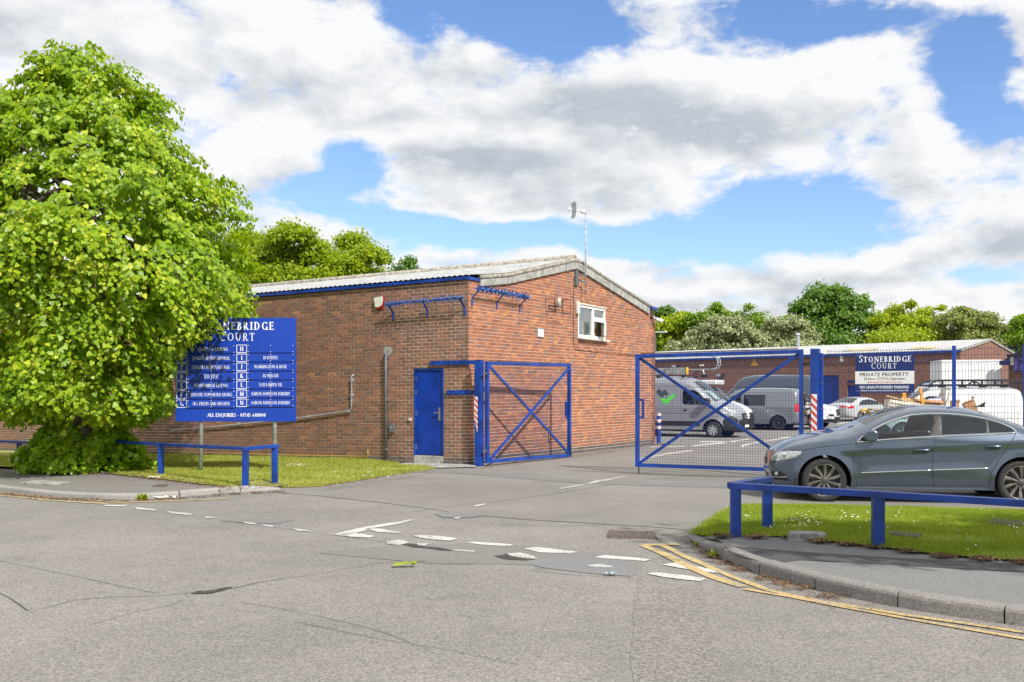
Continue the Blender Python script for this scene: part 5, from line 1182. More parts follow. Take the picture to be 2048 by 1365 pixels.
# ================================================================== VEHICLES
def interp_poly(pts, step):
    out = []
    for a, b in zip(pts[:-1], pts[1:]):
        L = math.hypot(b[0] - a[0], b[1] - a[1]); n = max(1, int(round(L / step)))
        out += [(a[0] + (b[0] - a[0]) * i / n, a[1] + (b[1] - a[1]) * i / n) for i in range(n)]
    return out + [pts[-1]]
def chaikin(pts, it=1):
    for _ in range(it):
        q = [pts[0]]
        for a, b in zip(pts[:-1], pts[1:]): q += [(a[0] * .75 + b[0] * .25, a[1] * .75 + b[1] * .25), (a[0] * .25 + b[0] * .75, a[1] * .25 + b[1] * .75)]
        pts = q + [pts[-1]]
    return pts
def wheel(par, c, ay, r, wid, spokes, style, rimmat, big=True):
    """c: centre at the outer face, ay: outward axis"""
    ay = Vector(ay); root = bpy.data.objects.new('wheel', None); COL.objects.link(root); root.parent = par; WM[root.name] = None
    n = 40 if big else 24; rr = r * style['rim']
    m = MB(); m.lathe([(rr, -wid * .95), (r * .93, -wid), (r, -wid * .8), (r, -wid * .2), (r * .985, -.02), (r * .95, -.004), (rr * 1.05, .0), (rr, -.008)], c, ay, n); tyre = m.build('tyre', M_rubber, root, smooth=True)
    m = MB(); m.lathe([(rr, -.008), (rr * .965, -.004), (rr * .94, -.02), (rr * .92, -.11)], c, ay, n); m.build('rim', rimmat, root, smooth=True)
    m = MB(); m.lathe([(.0001, -.09), (rr * .95, -.09)], c, ay, n); m.lathe([(rr * .25, -.075), (rr * .7, -.072), (rr * .7, -.09)], c, ay, n); m.build('brake_disc', M_darkgrey, root)
    x = ay.orthogonal().normalized(); x = Vector((1, 0, 0)); y = ay.cross(x); ph = style.get('ph', .2)
    for k in range(spokes):
        a = ph + 2 * math.pi * k / spokes; m = MB(); i0, i1 = rr * .16, rr * .95; w0, w1 = style['w0'] * rr, style['w1'] * rr; tw = style.get('tw', 0)
        def P(rad, off, d): an = a + tw * (rad / rr); e = x * math.cos(an) + y * math.sin(an); t_ = y * math.cos(an) - x * math.sin(an); return c + e * rad + t_ * off + ay * d
        vs = []
        for rad, w, d in ((i0, w0, -.018), (i0 + (i1 - i0) * .5, (w0 + w1) * .5, -.016), (i1, w1, -.008)): vs += [P(rad, -w, d - .03), P(rad, -w, d - .004), P(rad, 0, d), P(rad, w, d - .004), P(rad, w, d - .03)]
        m.add(vs, [(i * 5 + j, i * 5 + j + 1, (i + 1) * 5 + j + 1, (i + 1) * 5 + j) for i in range(2) for j in range(4)]); m.build('spoke', rimmat, root)
    m = MB(); m.lathe([(.0001, -.008), (rr * .13, -.01), (rr * .17, -.016), (rr * .24, -.02), (rr * .24, -.05)], c, ay, 18); m.build('hub', rimmat if style.get('hubrim') else M_darkgrey, root, smooth=True)
    return root
def vehicle(name, label, cat, M, S):
    """S: outline (front bottom -> over the roof -> rear bottom) in metres, x rearwards, z up"""
    t = thing(name, M.translation, label, cat, S.get('group'), M=M.to_3x3().to_4x4()); WM[t.name] = None
    W2 = S['W'] / 2; top = interp_poly(chaikin(S['top'], S.get('smooth', 1)), S.get('step', .05)); tp = np.array(top)
    zs = S['sill']; bottom = []; arches = S['arches']
    bx1, bx0 = top[-1][0], top[0][0]; cur = bx1
    for (ax, az, ar) in sorted(arches, key=lambda q: -q[0]):
        a0 = math.asin(max(-1, min(1, (zs - az) / ar))); 
        bottom.append((ax + ar * math.cos(a0), zs)); n = 18
        for i in range(1, n): an = a0 + (math.pi - 2 * a0) * i / n; bottom.append((ax + ar * math.cos(an), az + ar * math.sin(an)))
        bottom.append((ax - ar * math.cos(a0), zs))
    if S.get('chin'): bottom.append((bx0 + .5, zs)); 
    outline = top + bottom
    holes = S.get('holes', []); regs = [r[2] for r in S['regions']]
    seg0, seg1 = tp[:-1], tp[1:]; sd = seg1 - seg0; sl2 = (sd ** 2).sum(1) + 1e-12
    x_first, x_last = tp[:, 0].min(), tp[:, 0].max()
    def edge_d(x, z):
        p = np.array((x, z)); k = np.clip(((p - seg0) * sd).sum(1) / sl2, 0, 1); return float(np.sqrt((((seg0 + sd * k[:, None]) - p) ** 2).sum(1).min()))
    rnd, zb, tum, nose, tail, nf, tf = S['round'], S['belt'], S['tumble'], S['nose'], S['tail'], S['nf'], S['tf']
    def hw(x, z):
        y = W2
        if x < x_first + nose: y -= nf * ((x_first + nose - x) / nose) ** 2.2
        if x > x_last - tail: y -= tf * ((x - x_last + tail) / tail) ** 2.2
        if z > zb: y -= tum * (z - zb) + S.get('tum2', 0) * (z - zb) ** 2
        if z < S.get('tuck', .5): y -= .10 * ((S.get('tuck', .5) - z) / .3) ** 2
        for (cx0, cz0, cx1, cz1, depth, wid) in S.get('crease', []):
            if cx0 <= x <= cx1:
                zc_ = cz0 + (cz1 - cz0) * (x - cx0) / (cx1 - cx0); q = (z - zc_) / wid
                y += depth * (math.exp(-q * q) if q > 0 else math.exp(-(q * 2.6) ** 2)) * min(1, (x - cx0) / .3, (cx1 - x) / .3)
        for (ax, az, ar) in arches:
            dd = math.hypot(x - ax, z - az); 
            if dd < ar + .09: y += S.get('flare', .012) * (1 - (dd - ar) / .09) ** 1 if dd > ar - .02 else 0
        d = edge_d(x, z)
        if d < rnd: y -= rnd * .8 * (1 - math.sqrt(max(0, 1 - (1 - d / rnd) ** 2)))
        return y
    V, T = sheet2d(outline, holes, regs, step=S.get('grid', .07), lines=S.get('lines', []))
    Y = [hw(*p) for p in V]
    def orient(sgn, tri): return tri if sgn < 0 else tri[::-1]
    body = MB()
    for sgn in (-1, 1): body.add([(p[0], sgn * y, p[1]) for p, y in zip(V, Y)], [orient(sgn, f) for f in T.get(-1, [])])
    # the skin across the top, front and back
    nv = S.get('nv', 16); k = len(top); ny = [hw(*p) for p in top]; crown = np.interp(np.linspace(0, 1, k), np.linspace(0, 1, len(S['crown'])), S['crown']) if not S.get('crownx') else None
    arc = np.concatenate([[0], np.cumsum(np.hypot(np.diff(tp[:, 0]), np.diff(tp[:, 1])))])
    if S.get('crownx'):
        cx_ = [c[0] for c in S['crownx']]; idx = [int(np.argmin(((tp - np.array(c[0])) ** 2).sum(1))) for c in S['crownx']]; crown = np.interp(range(k), idx, [c[1] for c in S['crownx']])
    vs = []; cc = []
    for i, (p, y) in enumerate(zip(top, ny)):
        a, b = tp[max(i - 2, 0)], tp[min(i + 2, k - 1)]; dx, dz = b - a; L = math.hypot(dx, dz) or 1; nx_, nz_ = -dz / L, dx / L
        for j in range(nv + 1):
            v = -1 + 2 * j / nv; v = math.copysign(abs(v) ** .9, v); e = crown[i] * (1 - abs(v) ** 2.3); vs.append((p[0] + nx_ * e, v * y, p[1] + nz_ * e))
    idx_of = lambda pt: int(np.argmin(((tp - np.array(pt)) ** 2).sum(1)))
    bands = [(nm, mt, idx_of(a), idx_of(b), v0, v1) for nm, mt, a, b, v0, v1 in S.get('bands', [])]
    groups = {}; bf = []
    for i in range(k - 1):
        for j in range(nv):
            v = -1 + 2 * (j + .5) / nv; f = (i * (nv + 1) + j, (i + 1) * (nv + 1) + j, (i + 1) * (nv + 1) + j + 1, i * (nv + 1) + j + 1); hit = None
            for q, (nm, mt, a, b, v0, v1) in enumerate(bands):
                if a <= i < b and v0 <= v <= v1: hit = q
            (bf if hit is None else groups.setdefault(hit, [])).append(f)
    body.add(vs, bf); bo = body.build('body', S['paint'], t, smooth=True, weld=True)
    for q, fs in groups.items():
        mm = MB(); mm.add(vs, fs); mm.build(bands[q][0], bands[q][1], t, smooth=True)
    for i, (nm, mt, poly, *opt) in enumerate(S['regions']):
        fs = T.get(i, [])
        if not fs: continue
        out = opt[0] if opt else 0.0; par = t
        for sgn in (-1, 1):
            used = sorted({a for f in fs for a in f}); mp = {a: j for j, a in enumerate(used)}; mm = MB()
            mm.add([(V[a][0], sgn * (Y[a] + out), V[a][1]) for a in used], [orient(sgn, tuple(mp[a] for a in f)) for f in fs]); mm.build(nm, mt, par, smooth=True)
    def side_y(x, z): return hw(x, z)
    # gap lines and mouldings along the flank
    for nm, mt, pts, r, flat in S.get('strips', []):
        for sgn in (-1, 1):
            pp = interp_poly(pts, .06); m = MB(); q3 = [Vector((x, sgn * (side_y(x, z) + (r * .2 if flat else -r * .45)), z)) for x, z in pp]
            m.tube(q3, r, 6); m.build(nm, mt, t, smooth=True)
    # wheels, arches and underbody
    for (ax, az, ar) in arches:
        wr = S['wr']
        for sgn in (-1, 1):
            wy = sgn * (W2 - S.get('wheel_in', .035)); wheel(t, Vector((ax, wy, wr)), (0, sgn, 0), wr, .21, S['spokes'], S['style'], S['rim'], S.get('big', False))
            m = MB(); n = 14; pts = [(ax + ar * math.cos(math.pi * i / n), az + ar * math.sin(math.pi * i / n)) for i in range(n + 1)]
            v_ = [(x, sgn * (hw(x, z) - .004), z) for x, z in pts] + [(x, sgn * .35, z) for x, z in pts]; m.add(v_, [(i, i + 1, n + 2 + i, n + 1 + i) for i in range(n)]); m.build('wheel_arch', M_black, t)
    m = MB(); x0_, x1_ = bx0 + .25, bx1 - .2; prev = x0_; L_ = []
    for (ax, az, ar) in sorted(arches): L_ += [(prev, ax - ar)]; prev = ax + ar
    L_.append((prev, x1_))
    for a, b in L_:
        if b > a: m.box(((a + b) / 2, 0, zs + .06), (b - a, W2 * 2 - .16, .10))
    m.box(((x0_ + x1_) / 2, 0, zs + .10), (x1_ - x0_, W2 * 1.0, .16)); m.build('underbody', M_black, t)
    if S.get('cabin'):
        zf, x0c, x1c = S['cabin']; m = MB(); m.box(((x0c + x1c) / 2, 0, zf), (x1c - x0c, W2 * 2 - .22, .04)); m.box((x0c + .25, 0, zf + S.get('dash', .25)), (.5, W2 * 2 - .3, .42 if 'dash' not in S else .2)); m.build('dashboard', M_black, t, bevel=.03)
        k_ = S.get('seat_k', 1.0)
        for sx in S.get('seats', []):
            for sy in (-.38, .38):
                m = MB(); m.box((sx, sy, zf + .12), (.5, .5, .2)); m.box((sx + .28, sy, zf + .3 * k_), (.14, .48, .6 * k_), Matrix.Rotation(R(14), 3, 'Y')); m.box((sx + .36, sy, zf + .66 * k_), (.09, .26, .16 * k_), Matrix.Rotation(R(8), 3, 'Y')); m.build('seat', M_darkgrey, t, bevel=.05)
        if S.get('steer'):
            c = Vector(S['steer']); m = MB(); ax = Vector((1, 0, .5)).normalized(); n = 20; x = Vector((0, 1, 0)); y = ax.cross(x)
            m.tube([c + (x * math.cos(6.2832 * i / n) + y * math.sin(6.2832 * i / n)) * .18 for i in range(n + 1)], .015, 6); m.tube([c - x * .17, c + x * .17], .02, 6); m.build('steering_wheel', M_black, t, smooth=True)
    for mr in S.get('mirror', []):
        x_, z_, y_ = mr[:3]
        for sgn in (-1, 1):
            m = MB(); c = Vector((x_, sgn * y_, z_)); s_ = mr[3] if len(mr) > 3 else 1.0
            pts = [(-.09, -.05), (-.10, .02), (-.06, .07), (.03, .075), (.07, .05), (.07, -.05), (.0, -.075)]
            m.prism([(a * s_, b * s_) for a, b in pts], c + Vector((0, sgn * .1 * s_, 0)), (1, 0, 0), (0, 0, 1), .2 * s_ * sgn); o = m.build('wing_mirror', mr[4] if len(mr) > 4 else M_black, t, bevel=.022)
            m = MB(); m.tube([c + Vector((.0, 0, -.04)), Vector((x_ + .04, sgn * (side_y(x_, z_ - .06) - .03), z_ - .08))], .025, 6); m.build('mirror_arm', M_black, t)
    for hx, hz, hl in S.get('handles', []):
        for sgn in (-1, 1):
            yy = side_y(hx, hz); m = MB(); m.tube([(hx - hl / 2, sgn * (yy + .012), hz - .004), (hx - hl * .3, sgn * (yy + .032), hz), (hx + hl * .3, sgn * (yy + .032), hz), (hx + hl / 2, sgn * (yy + .012), hz)], [.010, .016, .016, .010], 8); m.build('door_handle', S.get('hmat', S['paint']), t, smooth=True)
            m = MB(); m.prism([(-hl * .34, -.03), (-.03, -.045), (.03, -.045), (hl * .34, -.03), (hl * .34, .012), (-hl * .34, .012)], (hx, sgn * (yy + .003), hz), (1, 0, 0), (0, 0, 1), .002); m.build('handle_cup', M_black if S.get('cupdark') else M_darkgrey, t)
    return t, hw
def place(O, hd, W):                                  # matrix: origin at the front wheel's ground line on the near flank
    hd = Vector((hd[0], hd[1], 0)).normalized(); x = -hd; y = UP.cross(x); return Matrix(((x.x, y.x, 0, O[0]), (x.y, y.y, 0, O[1]), (0, 0, 1, O[2]), (0, 0, 0, 1)))
# ---------------------------------------------------------------- grey coupe saloon in front
cw, cr = Vector((4.59, 14.6, -.056)), Vector((7.25, 14.15, -.056)); hd = (cw - cr).normalized(); xl = -hd; yl = UP.cross(xl)
def sp(px, py):
    u, v = (px - CX) / F, (CY - py) / F; s = (u * cw.y - cw.x) / (xl.x - u * xl.y); Yp = cw.y + s * xl.y; return (s, EYE + v * Yp - cw.z)
SPX = lambda L: [sp(*p) for p in L]
WCC = 1.855; O = cw + yl * (WCC / 2); M = place(O, hd, WCC)
top = SPX([(1556, 977), (1548, 968), (1544, 952), (1542, 936), (1545, 922), (1553, 908), (1575, 897), (1606, 889), (1640, 883.5), (1680, 878.5), (1706, 874), (1739, 857), (1772, 840.5), (1800, 829.5), (1828, 823), (1860, 819.5), (1893, 819), (1925, 820.5), (1957, 824.5), (1985, 831), (2010, 839), (2034, 848), (2062, 859), (2095, 867), (2130, 872), (2170, 877), (2194, 886), (2198, 905), (2199, 935), (2190, 962), (2178, 978)])
win_front = SPX([(1717, 882), (1727, 873.5), (1741, 866), (1772, 850.5), (1800, 840.5), (1828, 833.5), (1860, 831), (1873, 830.7), (1862, 871.8), (1780, 877)])
bpil = SPX([(1871, 830.4), (1892, 830.2), (1888, 871), (1859, 872.3)])
win_rear = SPX([(1890, 830.4), (1925, 832.7), (1957, 836.8), (1976.5, 840.6), (1974, 867), (1885.5, 870.3)])
cdiv = SPX([(1974, 839.8), (1984.5, 842.4), (1983, 867.2), (1971, 867.6)]); quar = SPX([(1982.2, 842), (2005, 848.5), (2022, 856), (2031, 862), (2030, 865), (1981, 866.7)])
chrome = SPX([(1714.5, 884.8), (1726, 873), (1739.5, 864.5), (1772, 848.5), (1800, 838.3), (1828, 831), (1860.6, 828.3), (1893, 828), (1925, 830.2), (1957, 834.2), (1981.5, 839.2), (2005.6, 846.4), (2025, 854.8), (2034, 861.5), (2034.5, 866.6), (1980, 869.3), (1872, 874), (1780, 879), (1714.5, 884.8)])
head = SPX([(1546.5, 921), (1551, 913), (1562, 905.5), (1580, 903.8), (1605, 903), (1603.5, 909), (1594, 915.5), (1577, 920.5), (1560, 924), (1548, 924)])
fog = SPX([(1546.5, 946), (1556, 944.5), (1568, 947), (1576, 953), (1574, 956), (1549, 956)]); low = SPX([(1548, 959), (1578, 959.5), (1584, 964), (1552, 964)])
frontc = sp(1650, 961); rearc = sp(2044.5, 967)
M_ccpaint = car_paint('grey_metallic_paint', (.09, .118, .165), .7, .25)
M_alloy = plain('bicolour_alloy', (.22, .2, .185), .3, metal=.75, var=.3, scale=8)
zsill = sp(1850, 980)[1]
S = dict(W=WCC, top=top, smooth=1, step=.035, sill=zsill, arches=[(frontc[0], .325, .372), (rearc[0], .325, .372)], paint=M_ccpaint, round=.13, belt=.93, tumble=.42, tum2=.35, nose=1.0, tail=1.0, nf=.34, tf=.22, grid=.05, tuck=.42,
         crownx=[(top[0], .0), (top[3], .0), (top[5], .04), (top[9], .13), (top[11], .10), (top[14], .07), (top[17], .055), (top[20], .06), (top[24], .06), (top[27], .08), (top[30], .08)], nv=20,
         regions=[('pillar_trim', M_black, bpil, -.002), ('pillar_trim', M_black, cdiv, -.002), ('side_window', M_carglass, win_front, -.004), ('side_window', M_tint, win_rear, -.004), ('side_window', M_tint, quar, -.004), ('headlight', M_lamp, head, .003), ('fog_light', M_black, fog, -.004), ('intake', M_black, low, -.004)],
         bands=[('windscreen', M_carglass, top[11], top[14], -.84, .84), ('rear_window', M_tint, top[21], top[24], -.8, .8), ('grille', M_black, top[3], top[4], -.45, .45), ('lower_grille', M_black, top[1], top[2], -.7, .7)],
         crease=[(sp(1660, 905)[0], sp(1660, 905)[1], sp(2190, 880)[0], sp(2190, 880)[1], .020, .05), (sp(1715, 946)[0], sp(1715, 950)[1], sp(1985, 938)[0], sp(1985, 941)[1], .014, .07)], flare=.02,
         strips=[('chrome_trim', M_chrome, chrome, .011, True), ('chrome_moulding', M_chrome, SPX([(1722, 946), (1864, 940.5)]), .010, True), ('chrome_moulding', M_chrome, SPX([(1866, 940.4), (1979, 936.8)]), .010, True),
                 ('door_gap', M_black, SPX([(1713, 887), (1708.5, 905), (1707, 929), (1710.5, 953), (1715, 971)]), .006, False), ('door_gap', M_black, SPX([(1872, 875), (1867, 897), (1864.6, 929), (1865.4, 953), (1868.6, 971)]), .006, False),
                 ('door_gap', M_black, SPX([(2035, 866), (2018.5, 888.6), (1997.6, 921), (1983, 945), (1978, 971)]), .006, False), ('sill_gap', M_black, SPX([(1705, 971), (1850, 971.5), (1983, 971.5)]), .005, False),
                 ('bonnet_gap', M_black, SPX([(1607, 902.5), (1640, 895), (1675, 890.5), (1704, 888), (1713, 887)]), .005, False), ('bumper_gap', M_black, SPX([(1601, 915), (1606, 924)]), .004, False)],
         handles=[(sp(1844, 900.5)[0], sp(1844, 900.5)[1], .24), (sp(1987, 893)[0], sp(1987, 893)[1], .24)], mirror=[(sp(1742, 873)[0], sp(1742, 872)[1] + .0, .93, 1.15, M_ccpaint)], wr=.322, spokes=10, style=dict(rim=.745, w0=.055, w1=.105, tw=.16, ph=.15), rim=M_alloy, big=True, wheel_in=.03,
         cabin=(.62, sp(1715, 900)[0], sp(2040, 900)[0]), seats=[1.2], steer=(.82, .38, .93), seat_k=.3, dash=.14)
tcc, hwcc = vehicle('parked_car', 'dark grey four door coupe parked in front of the mesh fence', 'car', M, S)
def cc_extra():
    xa, za = sp(1992, 815); m = MB(); zr = 1.40
    m.prism([(-.13, 0), (-.02, .03), (.05, .075), (.075, .08), (.05, .03), (.06, 0)], (sp(1985, 800)[0] + .1, -.02, zr - .01), (1, 0, 0), (0, 0, 1), -.04); m.build('roof_aerial', M_black, tcc, bevel=.006)
    for sgn in (-1, 1):
        c = Vector((sp(1572, 912)[0], sgn * (hwcc(*sp(1572, 912)) + .004), sp(1572, 912)[1])); m = MB()
        m.lathe([(.0001, .012), (.03, .01), (.045, 0)], c, (0, sgn, 0), 16); m.build('lamp_projector', M_chrome, tcc)
        c = Vector((sp(1556, 950)[0], sgn * (hwcc(*sp(1556, 950)) + .003), sp(1556, 950)[1])); MB().box(c, (.05, .02, .05)).build('fog_lamp', M_lamp, tcc, bevel=.008)
        m = MB(); q = [sp(*p) for p in [(1549, 957.3), (1562, 957.2), (1577, 955)]]; m.tube([(x, sgn * (hwcc(x, z) + .004), z) for x, z in q], .007, 6); m.build('fog_trim', M_chrome, tcc)
        q = [sp(*p) for p in [(1726, 875), (1719, 882), (1733, 881), (1735, 872)]]; m = MB(); m.add([(x, sgn * (hwcc(x, z) + .006), z) for x, z in q], [(0, 1, 2, 3)]); m.build('quarter_panel', M_black, tcc)
        for fr_ in range(5): pass
def bx_(k): return sp(1540, 930)[0] - .14
cc_extra()
# ---------------------------------------------------------------- vans
def van_spec(kind, paint, **kw):
    if kind == 'large':                               # high roof panel van, 2.05 wide
        H = kw.get('H', 2.52); L = kw.get('L', 5.41)
        top = [(.10, .30), (.02, .38), (0, .62), (.02, .88), (.10, 1.08), (.30, 1.22), (.62, 1.36), (.95, 1.46), (1.30, 1.80), (1.62, 2.10), (1.90, H - .22), (2.2, H - .09), (2.7, H - .02), (3.6, H), (L - .3, H - .01), (L - .08, H - .08), (L, H - .35), (L + .02, 1.3), (L + .03, .6), (L, .36)]
        S = dict(W=2.05, top=top, sill=.34, arches=[(.95, .36, .43), (.95 + 3.45 if L > 5 else 3.95, .36, .42)], round=.16, belt=1.25, tumble=.085, nose=1.1, tail=.3, nf=.34, tf=.04, wr=.345, spokes=8, style=dict(rim=.62, w0=.16, w1=.16, hubrim=True), tuck=.5,
                 crownx=[(top[0], .10), (top[3], .16), (top[6], .13), (top[8], .12), (top[11], .08), (top[14], .03), (top[17], .02), (top[19], .02)])
        sw = [(1.12, 1.37), (1.22, 1.52), (1.60, 1.90), (1.78, 1.98), (2.18, 1.98), (2.26, 1.92), (2.26, 1.45), (2.15, 1.37)]
        S['regions'] = [('side_window', M_carglass, sw, -.004), ('headlight', M_lamp, [(.10, 1.00), (.30, 1.02), (.78, 1.18), (.74, 1.24), (.36, 1.17), (.12, 1.08)], .002),
                        ('bumper', M_black if not kw.get('bump') else kw['bump'], [(.0, .31), (.03, .80), (.20, .92), (.46, .86), (.56, .70), (.515, .37), (.5, .345), (.2, .305)], .004), ('sill_trim', M_black, [(1.5, .50), (3.85, .50), (3.85, .70), (1.5, .70)], .006)]
        S['bands'] = [('windscreen', M_carglass, top[7], top[10], -.88, .88), ('bumper', M_black, top[0], (0, .72), -1, 1), ('grille', M_black, (0, .74), (.06, 1.0), -.55, .55), ('rear_window', M_tint, (L + .005, 2.0), (L + .02, 1.35), -.75, .75)]
        S['strips'] = [('body_line', M_black, [(1.0, 2.06), (1.9, 2.12), (L - .2, 2.12)], .006, False), ('door_gap', M_black, [(1.12, 1.36), (1.08, .95)], .006, False), ('door_gap', M_black, [(2.33, 2.05), (2.33, .36)], .006, False),
                       ('door_gap', M_black, [(3.62, 2.1), (3.62, .36)], .006, False), ('body_line', M_black, [(1.5, 1.02), (L - .1, 1.02)], .006, False), ('bonnet_gap', M_black, [(.35, 1.2), (.75, 1.26), (1.0, 1.38)], .006, False)]
        S['crease'] = [(.6, 1.26, L, 1.26, .014, .05), (2.0, .78, L, .78, -.012, .05)]; S['mirror'] = [(1.2, 1.52, 1.17, 1.7)]; S['handles'] = [(2.12, 1.17, .16)]; S['hmat'] = M_black; S['cabin'] = (1.0, .95, 2.4); S['seats'] = [1.7]
    elif kind == 'medium':                            # camper size van, 1.9 wide
        H = kw.get('H', 1.97); L = kw.get('L', 4.90); top = [(.10, .26), (.02, .36), (0, .58), (.03, .80), (.14, .98), (.45, 1.10), (.85, 1.20), (1.02, 1.26), (1.35, 1.52), (1.68, 1.76), (1.95, H - .09), (2.3, H - .02), (3.2, H), (L - .45, H - .02), (L - .14, H - .09), (L - .04, H - .3), (L, 1.2), (L + .03, .9), (L + .04, .5), (L, .33)]
        S = dict(W=1.9, top=top, sill=.30, arches=[(.92, .33, .40), (3.95 if L > 4.8 else 3.7, .33, .40)], round=.16, belt=1.05, tumble=.19, nose=1.0, tail=.35, nf=.30, tf=.07, wr=.335, spokes=5, style=dict(rim=.62, w0=.12, w1=.09), tuck=.45,
                 crownx=[(top[0], .08), (top[3], .14), (top[6], .12), (top[8], .11), (top[11], .07), (top[14], .05), (top[17], .04), (top[19], .04)])
        sw = [(1.18, 1.20), (1.30, 1.32), (1.62, 1.56), (1.80, 1.66), (2.14, 1.66), (2.14, 1.18)]
        S['regions'] = [('side_window', M_carglass, sw, -.004), ('headlight', M_lamp, [(.10, .82), (.42, .86), (.70, 1.0), (.66, 1.06), (.2, .98)], .002), ('bumper', kw.get('bump', paint), [(.0, .3), (.04, .62), (.3, .68), (.5, .5), (.515, .305), (.2, .27)], .003)]
        S['bands'] = [('windscreen', M_carglass, top[7], top[10], -.88, .88), ('grille', M_black, (0, .55), (.06, .86), -.6, .6), ('rear_window', M_tint, (L - .06, H - .25), (L - .005, 1.25), -.78, .78)]
        S['strips'] = [('door_gap', M_black, [(1.08, 1.12), (1.12, .75)], .006, False), ('door_gap', M_black, [(2.2, 1.75), (2.2, .32)], .006, False), ('door_gap', M_black, [(3.4, 1.75), (3.4, .32)], .006, False), ('slide_rail', M_black, [(3.4, 1.06), (L - .15, 1.06)], .008, False), ('bonnet_gap', M_black, [(.3, 1.04), (.7, 1.1), (1.05, 1.2)], .006, False)]
        S['crease'] = [(.6, 1.10, L, 1.10, .012, .05)]; S['mirror'] = [(1.22, 1.28, 1.07, 1.4)]; S['handles'] = [(2.04, 1.0, .17)]; S['hmat'] = M_black; S['cabin'] = (.8, .95, 2.3); S['seats'] = [1.55]
    S['paint'] = paint; S['rim'] = kw.get('rim', M_galv); S['step'] = .07; S['grid'] = .12; S['nv'] = 14; S['cupdark'] = True
    for k, v in kw.items():
        if k not in ('H', 'L', 'bump', 'rim'): S[k] = v
    return S
M_silver = car_paint('silver_van_paint', (.36, .375, .42), .5, .34); M_vanwhite = car_paint('white_van_paint', (.66, .67, .68), .0, .35); M_camp = car_paint('pure_grey_paint', (.16, .175, .2), .1, .3); M_dkvan = car_paint('slate_van_paint', (.075, .095, .13), .4, .3); M_silver2 = car_paint('pale_silver_paint', (.55, .57, .6), .4, .3)
H30 = Vector((.868, -.497, 0))
def van_at(px, base_py, scale, heading, W, wx):       # near-side front (or given) wheel foot at photo point
    Y = F / scale; u = (px - CX) / F; foot = Vector((u * Y, Y, EYE + (CY - base_py) / F * Y)); hd = Vector(heading).normalized(); x = -hd; y = UP.cross(x); near = -1 if (y.dot(Vector((0, -1, 0))) < 0) else 1
    O = foot - y * (near * W / 2) - x * wx; return place(O, hd, W)
# silver van with tick badge
S = van_spec('large', M_silver)
S['regions'] += [('badge', M_vinyl, [(3.02, 1.78), (3.28, 2.02), (3.42, 1.90), (3.52, 1.99), (3.60, 1.90), (3.52, 1.74), (3.40, 1.66), (3.30, 1.72), (3.14, 1.60)], .004), ('tick', M_lime, [(2.62, 1.80), (2.74, 1.90), (3.10, 1.62), (3.22, 1.70), (3.34, 1.58), (3.12, 1.40)], .006)]
